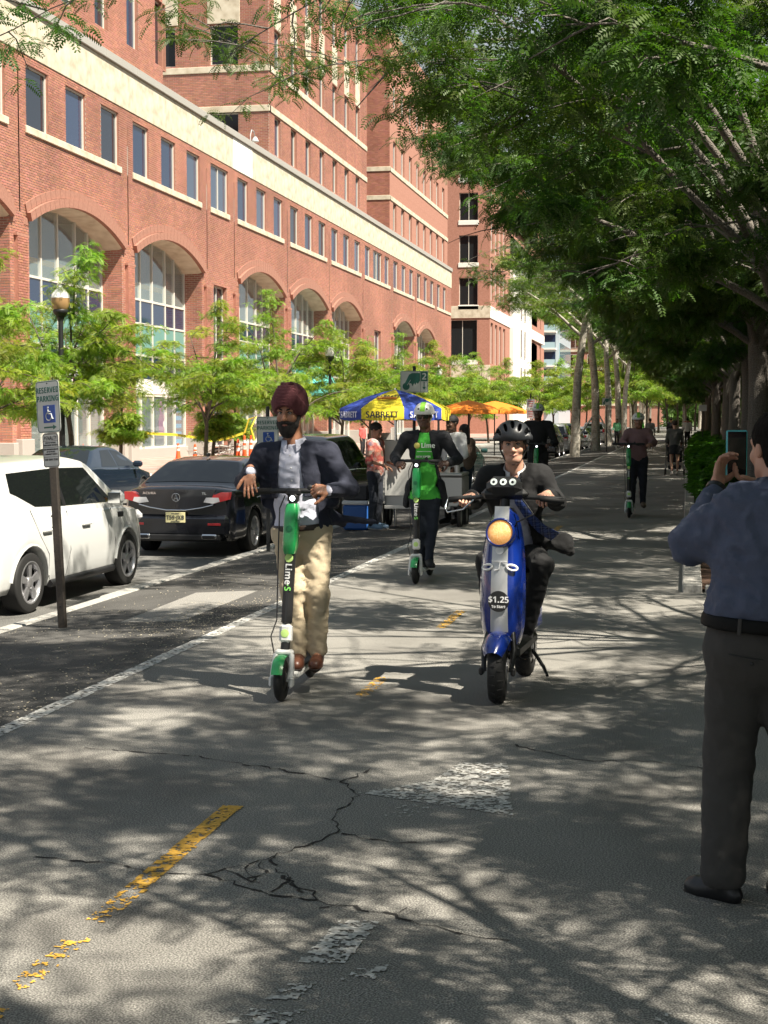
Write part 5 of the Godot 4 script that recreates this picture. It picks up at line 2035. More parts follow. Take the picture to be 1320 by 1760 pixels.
func head_field(J: Dictionary, H: Transform3D, cell: float, smile := 0.0, scale := 1.0) -> Field:
	var f := Field.new()
	f.h = cell
	var B := H.basis
	var s := scale
	var P := func(x: float, y: float, z: float) -> Vector3: return H * (Vector3(x, y, z) * s)
	f.ell(P.call(0, 0.03, -0.012), Vector3(0.076, 0.09, 0.096) * s, B, 0.02)
	f.ell(P.call(0, -0.035, 0.028), Vector3(0.06, 0.082, 0.066) * s, B, 0.03)
	f.ell(P.call(0, -0.095, 0.055), Vector3(0.034, 0.025, 0.03) * s, B, 0.03)
	f.cap(P.call(-0.04, -0.07, 0.01), P.call(-0.02, -0.095, 0.05), 0.025 * s, 0.022 * s, 0.03)
	f.cap(P.call(0.04, -0.07, 0.01), P.call(0.02, -0.095, 0.05), 0.025 * s, 0.022 * s, 0.03)
	f.cap(P.call(-0.042, 0.026, 0.072), P.call(0.042, 0.026, 0.072), 0.014 * s, 0.014 * s, 0.02)
	for e in [-1.0, 1.0]:
		f.carve(P.call(e * 0.031, 0.006, 0.1), Vector3(0.018, 0.013, 0.018) * s, B, 0.012)
		f.ell(P.call(e * 0.042, -0.03, 0.066), Vector3(0.02, 0.02, 0.018) * s, B, 0.025)
		f.ell(P.call(e * 0.08, -0.008, -0.012), Vector3(0.011, 0.03, 0.018) * s, B, 0.01)
	f.cap(P.call(0, 0.012, 0.088), P.call(0, -0.032, 0.112), 0.009 * s, 0.0125 * s, 0.012)
	for e in [-1.0, 1.0]: f.ell(P.call(e * 0.012, -0.036, 0.099), Vector3(0.009, 0.008, 0.01) * s, B, 0.008)
	f.cap(P.call(-0.021, -0.064 + smile, 0.083), P.call(0, -0.066, 0.091), 0.006 * s, 0.0075 * s, 0.008)
	f.cap(P.call(0.021, -0.064 + smile, 0.083), P.call(0, -0.066, 0.091), 0.006 * s, 0.0075 * s, 0.008)
	f.cap(P.call(0, -0.05, -0.025), J.neck - H.basis.z * 0.0, 0.056 * s, 0.06 * s, 0.03)
	return f

func hand_field(w: Vector3, d: Vector3, n: Vector3, side: float, curl: Array, cell: float, thumb := 0.5, spread := 0.06) -> Field:
	# w wrist, d towards the fingers, n out of the palm; side +1 when the thumb lies at d x n, -1 on the other side
	var f := Field.new()
	f.h = cell
	d = d.normalized()
	n = (n - d * n.dot(d)).normalized()
	var t := d.cross(n) * side
	var B := Basis(t, d, t.cross(d))
	f.cap(w - d * 0.03, w + d * 0.02, 0.028, 0.027, 0.02)
	f.ell(w + d * 0.052, Vector3(0.041, 0.05, 0.017), B, 0.015)
	var len := [0.075, 0.085, 0.08, 0.062]
	for i in 4:
		var a := (1.5 - i) * 0.021
		var p := w + d * (0.092 - absf(i - 1.3) * 0.004) + t * a
		var dd := (d + t * (1.5 - i) * spread).normalized()
		var ax := dd.cross(n).normalized()
		var r := 0.0095 - 0.0006 * absf(i - 1.0)
		f.cap(w + d * 0.06 + t * a * 0.8, p, r + 0.002, r + 0.001, 0.008)
		for k in 3:
			dd = dd.rotated(ax, curl[k])
			var q: Vector3 = p + dd * len[i] * [0.45, 0.31, 0.24][k]
			f.cap(p, q, r, r - 0.0008, 0.004)
			r -= 0.0008
			p = q
	var p0 := w + d * 0.028 + t * 0.028
	var td := (t * 0.75 + d * 0.65 + n * thumb).normalized()
	var p1 := p0 + td * 0.042
	f.cap(p0, p1, 0.014, 0.012, 0.012)
	var td2 := (td + d * 0.5 + n * thumb * 0.6).normalized()
	var p2 := p1 + td2 * 0.03
	f.cap(p1, p2, 0.0115, 0.0105, 0.004)
	f.cap(p2, p2 + (td2 + d * 0.2).normalized() * 0.022, 0.0105, 0.009, 0.004)
	return f

var skin_cache := {}
func skin(c: Color) -> StandardMaterial3D:
	var m := mat(c, 0.5)
	m.subsurf_scatter_enabled = true
	m.subsurf_scatter_strength = 0.12
	return m

func cloth(c: Color, weave := 0.0, sheen := 0.12) -> StandardMaterial3D:
	var m := mat(c, 0.9)
	m.rim_enabled = true
	m.rim = sheen * 0.5
	m.rim_tint = 0.6
	return m

func body_field(J: Dictionary, cell: float, g := 1.0) -> Field:
	var f := Field.new()
	f.h = cell
	torso(f, J, -0.02, g, 0.03)
	for s in ["L", "R"]:
		sleeve(f, J, s, -0.012)
		leg(f, J, s, -0.012)
		f.cap(J["an" + s], J["toe" + s], 0.034, 0.028, 0.02)
	f.cap(J.chest, J.neck, 0.07, 0.052, 0.04)
	return f

func shoe(J: Dictionary, s: String, cell: float, m: Material, sole: Material, parent: Node3D) -> void:
	var a: Vector3 = J["an" + s]
	var t: Vector3 = J["toe" + s]
	var d := (t - a)
	var y0: float = minf(t.y, a.y - 0.05) - 0.005
	var fl := Vector3(d.x, 0, d.z).normalized()
	var heel := Vector3(a.x, y0 + 0.035, a.z) - fl * 0.045
	var toe := Vector3(t.x, y0 + 0.03, t.z)
	var f := Field.new()
	f.h = cell
	f.cap(heel, toe - fl * 0.03, 0.036, 0.04, 0.03)
	f.cap(toe - fl * 0.05, toe, 0.042, 0.032, 0.03)
	f.cap(heel + Vector3(0, 0.04, 0) + fl * 0.03, toe - fl * 0.09 + Vector3(0, 0.02, 0), 0.04, 0.035, 0.03)
	f.cut(Vector3.DOWN, Vector3(0, y0 + 0.004, 0))
	var o := smooth_part("shoe", [f], m, parent)
	var g := Field.new()
	g.h = cell
	g.cap(heel, toe, 0.042, 0.044, 0.02)
	g.cut(Vector3.DOWN, Vector3(0, y0 - 0.012, 0))
	g.cut(Vector3.UP, Vector3(0, y0 + 0.012, 0))
	smooth_part("sole", [g], sole, o)

func eyes(H: Transform3D, parent: Node3D, brow: Material, s := 1.0, look := Vector3(0, 0, 1)) -> void:
	var white := mat(lin(0.3, 0.27, 0.25), 0.3)
	var dark := mat(lin(0.02, 0.013, 0.01), 0.15)
	for e in [-1.0, 1.0]:
		var b := MB.new()
		var c := H * (Vector3(e * 0.031, 0.006, 0.077) * s)
		b.ball(c, Vector3.ONE * 0.0125 * s, 12, 8)
		var o := pb("eye", b, white, parent)
		b = MB.new()
		b.ball(c + (H.basis * look).normalized() * 0.0068 * s, Vector3.ONE * 0.0066 * s, 10, 6)
		pb("iris", b, dark, o)
		b = MB.new()
		var pts := []
		for k in 5:
			var u := k / 4.0
			pts.append(H * (Vector3(e * lerpf(0.014, 0.05, u), 0.024 + 0.007 * sin(PI * u * 0.8), lerpf(0.09, 0.072, u * u)) * s))
		b.tube(pts, [0.0045 * s, 0.006 * s, 0.006 * s, 0.005 * s, 0.003 * s], 6)
		pb("eyebrow", b, brow, parent)
		b = MB.new()
		pts = []
		for k in 5:
			var u := k / 4.0
			pts.append(H * (Vector3(e * lerpf(0.018, 0.046, u), 0.008 + 0.007 * sin(PI * u), lerpf(0.0865, 0.077, u * u)) * s))
		b.tube(pts, [0.003 * s, 0.0045 * s, 0.0045 * s, 0.0045 * s, 0.003 * s], 5)
		pb("eyelid", b, brow, parent)

func head_at(c: Vector3, yaw: float, pitch: float, roll := 0.0) -> Transform3D:
	return Transform3D(Basis.from_euler(Vector3(pitch, yaw, roll)), c)

func collar(parent: Node3D, J: Dictionary, m: Material, r := 0.07, h := 0.045) -> void:
	# folded shirt collar: a ring round the neck, open in front, with two points
	var B := torso_frame(J)
	var rows := []
	for k in 3:
		var row := PackedVector3Array()
		for i in 21:
			var a := lerpf(-2.75, 2.75, i / 20.0)
			var dirv := B.x * sin(a) - B.z * cos(a)
			var front := pow(absf(a) / 2.75, 6.0)
			var rr: float = r * [0.92, 0.98, 1.22][k]
			var y: float = [-0.012, h, h * 0.1 - 0.035 * front][k]
			row.append(J.neck + dirv * rr * Vector3(1, 1, 1) + B.y * (y + 0.01 - 0.03 * (1 - cos(a)) * 0.5) + B.z * 0.012)
		rows.append(row)
	var b := MB.new()
	b.grid(rows)
	pb("collar", b, m, parent)

# ---------------------------------------------------------------- kick scooter (local: travels towards +z, front wheel contact at the origin, bar at height 1.29)
func kick_scooter(label: String, at: Vector3, turn: float, lean: float) -> Node3D:
	var o := thing("kick_scooter", label, "scooter", at, turn, "rental kick scooters")
	var blk := mat(lin(0.012, 0.012, 0.013), 0.45)
	var wht := mat(lin(0.7, 0.7, 0.68), 0.35)
	var grn := paint(lin(0.015, 0.27, 0.07), 0.3)
	var lime := mat(lin(0.5, 0.72, 0.22), 0.5)
	var q := Transform3D(Basis(Vector3.BACK, -lean), Vector3.ZERO)       # sideways lean
	var ax := Transform3D(Basis(Vector3(0, 0, 1), Vector3(1, 0, 0), Vector3(0, 1, 0)), Vector3.ZERO)
	var up := func(h: float) -> Vector3: return q * Vector3(0, h, -0.05 - h * 0.14)
	var wheel := MB.new()
	wheel.lathe([Vector2(0.07, -0.026), Vector2(0.118, -0.026), Vector2(0.133, -0.014), Vector2(0.136, 0.0), Vector2(0.133, 0.014), Vector2(0.118, 0.026), Vector2(0.07, 0.026)], 28, ax)
	var hub := MB.new()
	hub.lathe([Vector2(0.0, -0.03), Vector2(0.03, -0.03), Vector2(0.072, -0.022), Vector2(0.072, 0.022), Vector2(0.03, 0.03), Vector2(0.0, 0.03)], 18, ax)
	var f := pb("wheel", wheel, rubber, o)
	f.position = Vector3(0, 0.136, -0.02)
	pb("hub", hub, blk, f)
	var r := pb("wheel", wheel, rubber, o)
	r.position = Vector3(0, 0.136, -0.93)
	pb("hub", hub, blk, r)
	# fork
	var b := MB.new()
	for s in [-1.0, 1.0]:
		b.tube([q * Vector3(s * 0.052, 0.125, -0.005), q * Vector3(s * 0.056, 0.2, -0.03), q * Vector3(s * 0.05, 0.29, -0.06)], [0.024, 0.02, 0.017], 8)
		b.cbox(q * Vector3(s * 0.062, 0.125, -0.01), Vector3(0.03, 0.07, 0.07), 0.012, q.basis)
	b.cbox(q * Vector3(0, 0.3, -0.075), Vector3(0.115, 0.035, 0.06), 0.012, q.basis)
	pb("fork", b, wht, o)
	b = MB.new()
	var rows := []
	for i in 9:
		var a := lerpf(0.35, 2.2, i / 8.0)
		var row := PackedVector3Array()
		for k in 5:
			var u := (k - 2) / 2.0
			row.append(Vector3(u * 0.036, 0.136 + sin(a) * (0.158 - 0.012 * u * u), -0.02 + cos(a) * (0.158 - 0.012 * u * u)))
		rows.append(row)
	b.grid(rows)
	pb("mudguard", b, grn, o)
	b = MB.new()
	b.tube([up.call(0.28), up.call(0.36)], [0.03], 12)
	pb("steering_tube", b, blk, o)
	# white clamp with a round badge
	b = MB.new()
	b.cbox(up.call(0.415), Vector3(0.078, 0.12, 0.075), 0.018, q.basis * Basis(Vector3.RIGHT, -0.14))
	var cl := pb("clamp", b, wht, o)
	b = MB.new()
	b.lathe([Vector2(0.026, 0), Vector2(0.026, 0.004), Vector2(0, 0.004)], 16, Transform3D(Basis(Vector3.RIGHT, PI / 2 - 0.14), up.call(0.42) + Vector3(0, 0, 0.037)))
	pb("badge", b, lime, cl)
	# stem
	b = MB.new()
	b.cbox((up.call(0.47) + up.call(1.24)) * 0.5, Vector3(0.068, 0.8, 0.07), 0.026, q.basis * Basis(Vector3.RIGHT, -0.14))
	var stem := pb("stem", b, blk, o)
	var face := func(h: float, dz := 0.036) -> Transform3D: return Transform3D(q.basis * Basis(Vector3.RIGHT, -0.14), up.call(h) + Vector3(0, 0.004, dz))
	b = MB.new()
	b.lathe([Vector2(0.027, 0), Vector2(0.027, 0.004), Vector2(0, 0.004)], 18, face.call(0.885) * Transform3D(Basis(Vector3.RIGHT, PI / 2), Vector3.ZERO))
	pb("badge", b, lime, stem)
	var dn := Transform3D(Basis(Vector3.BACK, -PI / 2), Vector3.ZERO)
	lettering("lettering", "Lime", 0.04, mat(lin(0.75, 0.76, 0.75), 0.5), stem, face.call(0.785, 0.0365) * dn, 1.05)
	lettering("lettering", "·S", 0.04, mat(lin(0.2, 0.6, 0.12), 0.5), stem, face.call(0.70, 0.0365) * dn, 1.05)
	# green battery pod
	b = MB.new()
	var prof := []
	rows = []
	for i in 11:
		var h := lerpf(0.915, 1.23, i / 10.0)
		var w := 0.046 - 0.012 * pow(absf(i - 5) / 5.0, 6.0)
		var dpt := 0.062 + 0.012 * sin(PI * clampf((i + 1.0) / 12.0, 0, 1)) - 0.015 * pow(absf(i - 5) / 5.0, 6.0)
		var row := PackedVector3Array()
		for k in 16:
			var a := TAU * k / 16
			var cx := signf(cos(a)) * pow(absf(cos(a)), 0.55)
			var cz := signf(sin(a)) * pow(absf(sin(a)), 0.55)
			row.append(up.call(h) + Vector3(cx * w, 0, -cz * dpt + 0.012))
		rows.append(row)
	b.grid(rows, true)
	for e in [0, 10]:
		for k in 16:
			var ce: Vector3 = up.call(0.915 if e == 0 else 1.23)
			b.tri(ce, rows[e][k], rows[e][(k + 1) % 16])
	var pod := pb("battery_box", b, grn, o)
	b = MB.new()
	b.lathe([Vector2(0.022, 0), Vector2(0.022, 0.004), Vector2(0, 0.004)], 18, face.call(1.07, 0.082) * Transform3D(Basis(Vector3.RIGHT, PI / 2), Vector3.ZERO))
	pb("badge", b, mat(lin(0.008, 0.14, 0.05), 0.4), pod)
	# headlight, lit
	b = MB.new()
	b.cbox(up.call(1.262), Vector3(0.07, 0.07, 0.075), 0.02, q.basis)
	var hl := pb("headlight", b, blk, o)
	b = MB.new()
	b.ball(up.call(1.262) + Vector3(0, 0, 0.036), Vector3(0.018, 0.018, 0.01), 12, 6)
	var lm := mat(lin(0.9, 0.9, 0.9), 0.2)
	lm.emission_enabled = true
	lm.emission = Color(0.95, 0.98, 1.0)
	lm.emission_energy_multiplier = 1.6
	pb("lamp_lens", b, lm, hl)
	# bar, grips, lever, bell, cable
	var bc: Vector3 = up.call(1.3)
	b = MB.new()
	b.tube([bc + Vector3(-0.27, 0.0, -0.02), bc + Vector3(-0.1, 0.008, 0), bc + Vector3(0.1, 0.008, 0), bc + Vector3(0.27, 0.0, -0.02)], [0.016, 0.018, 0.018, 0.016], 10)
	b.cbox(bc + Vector3(0, 0.0, 0), Vector3(0.1, 0.05, 0.06), 0.015)
	pb("handlebar", b, blk, o)
	for s in [-1.0, 1.0]:
		b = MB.new()
		b.tube([bc + Vector3(s * 0.15, 0.006, -0.008), bc + Vector3(s * 0.28, 0.0, -0.021)], [0.021, 0.022], 10)
		pb("grip", b, rubber, o)
	b = MB.new()
	b.tube([bc + Vector3(0.12, 0.0, 0.02), bc + Vector3(0.15, -0.02, 0.045), bc + Vector3(0.24, -0.03, 0.04)], [0.008, 0.007, 0.006], 6)
	pb("brake_lever", b, blk, o)
	b = MB.new()
	b.cbox(bc + Vector3(0.105, 0.028, 0), Vector3(0.035, 0.04, 0.035), 0.012)
	pb("bell", b, blk, o)
	b = MB.new()
	b.tube([bc + Vector3(-0.05, -0.02, 0.03), bc + Vector3(-0.085, -0.1, 0.03), up.call(1.0) + Vector3(-0.075, 0, 0.03), up.call(0.5) + Vector3(-0.06, 0, 0.02), up.call(0.4) + Vector3(-0.09, 0, 0.03), up.call(0.28) + Vector3(-0.06, 0, 0.03)], [0.0045], 5)
	pb("cable", b, blk, o)
	# deck and tail
	b = MB.new()
	b.cbox(Vector3(0, 0.135, -0.5), Vector3(0.15, 0.05, 0.62), 0.015)
	b.tube([Vector3(0, 0.15, -0.2), Vector3(0, 0.22, -0.13), q * Vector3(0, 0.34, -0.1)], [0.035, 0.03, 0.028], 8)
	b.cbox(Vector3(0, 0.14, -0.84), Vector3(0.06, 0.03, 0.14), 0.01)
	pb("deck", b, wht, o)
	b = MB.new()
	b.cbox(Vector3(0, 0.164, -0.5), Vector3(0.135, 0.008, 0.58), 0.003)
	pb("grip_tape", b, mat(lin(0.03, 0.03, 0.03), 0.95), o)
	return o

# ---------------------------------------------------------------- blue moped
func moped() -> void:
	var o := thing("moped", "blue electric moped with a silver stripe and amber headlight ridden by the man in black", "moped", F(-1.14, 0.0, 9.42), -0.06)
	var blue := paint(lin(0.004, 0.022, 0.19), 0.25)
	var silver := paint(lin(0.5, 0.51, 0.52), 0.35)
	silver.metallic = 0.35
	var blk := mat(lin(0.012, 0.012, 0.013), 0.4)
	var ax := Transform3D(Basis(Vector3(0, 0, 1), Vector3(1, 0, 0), Vector3(0, 1, 0)), Vector3.ZERO)
	var R := 0.195
	var tread := MB.new()
	tread.lathe([Vector2(0.11, -0.045), Vector2(0.15, -0.056), Vector2(R - 0.018, -0.05), Vector2(R - 0.004, -0.03), Vector2(R, 0.0), Vector2(R - 0.004, 0.03), Vector2(R - 0.018, 0.05), Vector2(0.15, 0.056), Vector2(0.11, 0.045)], 40, ax)
	var groove := MB.new()
	for i in 20:
		for s in [-1.0, 1.0]:
			var a := TAU * (i + (0.5 if s > 0 else 0.0)) / 20
			groove.cbox(Vector3(s * 0.024, sin(a) * (R - 0.003), cos(a) * (R - 0.003)), Vector3(0.04, 0.012, 0.006), 0.002, Basis(Vector3.RIGHT, -a) * Basis(Vector3.UP, s * 0.5))
	var hub := MB.new()
	hub.lathe([Vector2(0.0, -0.05), Vector2(0.06, -0.05), Vector2(0.112, -0.04), Vector2(0.112, 0.04), Vector2(0.06, 0.05), Vector2(0.0, 0.05)], 24, ax)
	var disc := MB.new()
	disc.lathe([Vector2(0.04, 0.058), Vector2(0.085, 0.058), Vector2(0.085, 0.064), Vector2(0.04, 0.064)], 24, ax)
	for z in [-0.02, -1.08]:
		var w := pb("wheel", tread, rubber, o)
		w.position = Vector3(0, R, z)
		if z > -0.5: w.rotation.y = 0.12
		pb("hub", hub, alloy, w)
		pb("brake_disc", disc, alloy, w)
		pb("tread_block", groove, rubber, w)
	# fork and mudguard
	var b := MB.new()
	for s in [-1.0, 1.0]:
		b.tube([Vector3(s * 0.085, R, -0.01), Vector3(s * 0.095, 0.33, -0.06), Vector3(s * 0.06, 0.5, -0.16)], [0.016, 0.018, 0.02], 8)
		b.cbox(Vector3(s * 0.1, R, -0.01), Vector3(0.03, 0.05, 0.05), 0.01)
	pb("fork", b, blk, o)
	b = MB.new()
	var rows := []
	for i in 13:
		var a := lerpf(0.62, 2.3, i / 12.0)
		var row := PackedVector3Array()
		for k in 9:
			var u := (k - 4) / 4.0
			var rr := (R + 0.055) - 0.07 * (1.0 - sqrt(1.0 - 0.96 * u * u))
			var w := 0.086 * sqrt(1.0 - 0.6 * pow(1.0 - i / 12.0, 4.0))
			row.append(Vector3(u * w, R + sin(a) * rr, -0.02 + cos(a) * rr))
		rows.append(row)
	b.grid(rows)
	pb("mudguard", b, blue, o)
	# front shield: a lozenge that leans back, rounded across
	var sh := func(t: float) -> Vector3: return Vector3(0.0, lerpf(0.31, 1.2, t), lerpf(-0.14, -0.21, t) + 0.06 * sin(PI * t))
	var sw := func(t: float) -> float: return 0.134 * pow(maxf(1.0 - pow(absf(t - 0.36) / (0.66 if t > 0.36 else 0.42), 2.6), 0.0), 0.5) + 0.012
	b = MB.new()
	rows = []
	for i in 33:
		var t := i / 32.0
		var c: Vector3 = sh.call(t)
		var w: float = sw.call(t)
		var row := PackedVector3Array()
		for k in 17:
			var u := (k - 8) / 8.0
			row.append(c + Vector3(u * w, 0, 0.06 * (1.0 - u * u) - 0.08 * pow(absf(u), 4.0)))
		for k in 15:
			var u := (7 - k) / 8.0
			row.append(c + Vector3(u * w * 0.94, 0, -0.06 - 0.02 * (1.0 - u * u)))
		rows.append(row)
	b.grid(rows, true)
	var shield := pb("shield", b, blue, o)
	# silver stripe
	b = MB.new()
	rows = []
	for i in 33:
		var t := lerpf(0.14, 1.02, i / 32.0)
		var c: Vector3 = sh.call(minf(t, 1.0))
		if t > 1.0: c.y += (t - 1.0) * 0.8
		var w := minf(lerpf(0.056, 0.046, i / 32.0), (sw.call(minf(t, 1.0)) as float) + 0.02)
		var row := PackedVector3Array()
		for k in 7:
			var u := (k - 3) / 3.0
			row.append(c + Vector3(u * w, 0, 0.066 - 0.012 * u * u))
		rows.append(row)
	b.grid(rows)
	pb("stripe", b, silver, shield)
	var face := func(t: float, dz := 0.07) -> Transform3D:
		var a: Vector3 = sh.call(t - 0.02)
		var d: Vector3 = sh.call(t + 0.02)
		var up := (d - a).normalized()
		return Transform3D(Basis(Vector3.RIGHT, up, Vector3.RIGHT.cross(up)), (sh.call(t) as Vector3) + Vector3.RIGHT.cross(up) * dz)
	# round price sticker
	b = MB.new()
	b.lathe([Vector2(0.066, 0), Vector2(0.066, 0.003), Vector2(0, 0.003)], 28, face.call(0.36) * Transform3D(Basis(Vector3.RIGHT, PI / 2), Vector3.ZERO))
	var st := pb("price_sticker", b, mat(lin(0.015, 0.015, 0.015), 0.5), shield)
	var wt := mat(lin(0.8, 0.8, 0.8), 0.5)
	lettering("lettering", "$1.25", 0.038, wt, st, face.call(0.372, 0.0745))
	lettering("lettering", "To Start", 0.017, wt, st, face.call(0.325, 0.0745))
	# name across the stripe: two white loops joined by a line
	b = MB.new()
	for s in [-1.0, 1.0]:
		var loop := []
		for k in 17:
			var a := TAU * k / 16
			var fx: Transform3D = face.call(0.585 + 0.018 * sin(a), 0.062)
			var lx: float = s * (0.078 + 0.032 * cos(a))
			loop.append(fx.origin + Vector3(lx, 0.006 * cos(a) * -1.0, 0.004 - 2.4 * lx * lx))
		b.tube(loop, [0.0075], 6)
	b.tube([(face.call(0.625, 0.071) as Transform3D).origin + Vector3(-0.046, 0, 0), (face.call(0.625, 0.072) as Transform3D).origin + Vector3(0.05, 0, 0)], [0.004], 5)
	b.tube([(face.call(0.62, 0.071) as Transform3D).origin + Vector3(0.005, 0, 0), (face.call(0.575, 0.071) as Transform3D).origin + Vector3(0.0, 0, 0), (face.call(0.565, 0.071) as Transform3D).origin + Vector3(-0.03, 0, 0)], [0.005], 5)
	pb("name_emblem", b, wt, shield)
	b = MB.new()
	b.lathe([Vector2(0.026, 0), Vector2(0.026, 0.002), Vector2(0, 0.002)], 20, face.call(0.7) * Transform3D(Basis(Vector3.RIGHT, PI / 2), Vector3.ZERO))
	pb("round_sticker", b, wt, shield)
	# headlight
	var fh: Transform3D = face.call(0.815, 0.02)
	b = MB.new()
	b.lathe([Vector2(0.085, -0.03), Vector2(0.096, 0.02), Vector2(0.092, 0.07), Vector2(0.08, 0.078), Vector2(0.078, 0.06)], 28, fh * Transform3D(Basis(Vector3.RIGHT, PI / 2), Vector3.ZERO))
	var hl := pb("headlight", b, blue, o)
	b = MB.new()
	b.lathe([Vector2(0.079, 0.062), Vector2(0.06, 0.078), Vector2(0.03, 0.086), Vector2(0, 0.088)], 28, fh * Transform3D(Basis(Vector3.RIGHT, PI / 2), Vector3.ZERO))
	var amber := tri_mat(noise_tex(0.12, [[0.0, 0.45, 0.2, 0.05], [0.5, 0.75, 0.45, 0.18], [1.0, 0.9, 0.75, 0.5]], 91, 256, FastNoiseLite.TYPE_CELLULAR, 2), 0.12, 0.05, false)
	amber.emission_enabled = true
	amber.emission = Color(1.0, 0.66, 0.3)
	amber.emission_energy_multiplier = 0.16
	pb("lamp_lens", b, amber, hl)
	# steering head and instrument pod
	b = MB.new()
	b.tube([sh.call(0.9) + Vector3(0, 0, -0.05), Vector3(0, 1.3, -0.26)], [0.035, 0.03], 12)
	pb("steering_tube", b, blk, o)
	b = MB.new()
	b.cbox(Vector3(0, 1.33, -0.25), Vector3(0.23, 0.13, 0.14), 0.045, Basis(Vector3.RIGHT, -0.35))
	b.cbox(Vector3(0, 1.29, -0.25), Vector3(0.3, 0.07, 0.1), 0.03)
	var pod := pb("instrument_pod", b, blk, o)
	for k in 3:
		b = MB.new()
		var tx := Transform3D(Basis(Vector3.RIGHT, PI / 2 - 0.35), Vector3((k - 1) * 0.06, 1.365, -0.19))
		b.lathe([Vector2(0.021, 0.0), Vector2(0.023, 0.006), Vector2(0.02, 0.008), Vector2(0, 0.006)], 18, tx)
		var dial := pb("dial", b, mat(lin(0.55, 0.62, 0.6), 0.3), pod)
		b = MB.new()
		b.lathe([Vector2(0.009, 0.0085), Vector2(0.0, 0.0095)], 10, tx)
		pb("dial_centre", b, blk, dial)
	b = MB.new()
	b.tube([Vector3(-0.36, 1.24, -0.3), Vector3(-0.15, 1.27, -0.26), Vector3(0.15, 1.27, -0.26), Vector3(0.36, 1.26, -0.3)], [0.014, 0.016, 0.016, 0.014], 10)
	pb("handlebar", b, blk, o)
	for s in [-1.0, 1.0]:
		b = MB.new()
		b.tube([Vector3(s * 0.22, 1.262, -0.275), Vector3(s * 0.37, 1.245, -0.302)], [0.019, 0.02], 10)
		pb("grip", b, rubber, o)
	b = MB.new()
	b.tube([Vector3(-0.2, 1.25, -0.24), Vector3(-0.26, 1.19, -0.2), Vector3(-0.36, 1.17, -0.2), Vector3(-0.38, 1.2, -0.22), Vector3(-0.37, 1.25, -0.26)], [0.006], 6)
	pb("brake_lever", b, chrome, o)
	b = MB.new()
	b.tube([Vector3(0.12, 1.26, -0.2), Vector3(0.2, 1.17, -0.14), Vector3(0.1, 1.12, -0.12), Vector3(0.06, 1.05, -0.2)], [0.006], 6)
	pb("cable", b, blk, o)
	# floor board, body under the seat, seat and tail
	b = MB.new()
	b.cbox(Vector3(0, 0.3, -0.5), Vector3(0.24, 0.1, 0.75), 0.03)
	pb("floorboard", b, blk, o)
	b = MB.new()
	b.cbox(Vector3(0, 0.5, -0.92), Vector3(0.22, 0.42, 0.5), 0.07)
	pb("rear_body", b, blue, o)
	b = MB.new()
	b.cbox(Vector3(0, 0.76, -0.9), Vector3(0.24, 0.1, 0.6), 0.045)
	pb("seat", b, blk, o)
	b = MB.new()
	b.tube([Vector3(0.12, 0.25, -0.62), Vector3(0.2, 0.14, -0.6), Vector3(0.24, 0.1, -0.5)], [0.012, 0.012, 0.01], 6)
	pb("side_stand", b, blk, o)

func helmet_skate(parent: Node3D, H: Transform3D, shell: Material, stripe: Material, cell: float) -> void:
	var f := Field.new()
	f.h = cell
	f.ell(H * Vector3(0, 0.045, -0.015), Vector3(0.112, 0.112, 0.132), H.basis, 0.01)
	f.cut(-H.basis.y, H * Vector3(0, 0.022, 0))
	f.carve(H * Vector3(0, 0.0, 0.0), Vector3(0.085, 0.1, 0.105), H.basis, 0.01)
	var o := smooth_part("helmet", [f], shell, parent)
	var b := MB.new()
	var rows := []
	for i in 15:
		var a := lerpf(0.12, 2.5, i / 14.0)
		var row := PackedVector3Array()
		for k in 3:
			row.append(H * Vector3((k - 1) * 0.026, 0.045 + sin(a) * 0.1135, -0.015 + cos(a) * 0.1335))
		rows.append(row)
	b.grid(rows)
	pb("stripe", b, stripe, o)
	for s in [-1.0, 1.0]:
		b = MB.new()
		b.ball(H * Vector3(s * 0.045, 0.085, 0.098), Vector3(0.011, 0.011, 0.007), 8, 5)
		pb("vent", b, black_trim, o)
		b = MB.new()
		b.tube([H * Vector3(s * 0.085, 0.03, 0.0), H * Vector3(s * 0.075, -0.05, 0.02), H * Vector3(0.0, -0.13, 0.045)], [0.006], 5)
		pb("strap", b, mat(lin(0.35, 0.4, 0.3), 0.8), o)

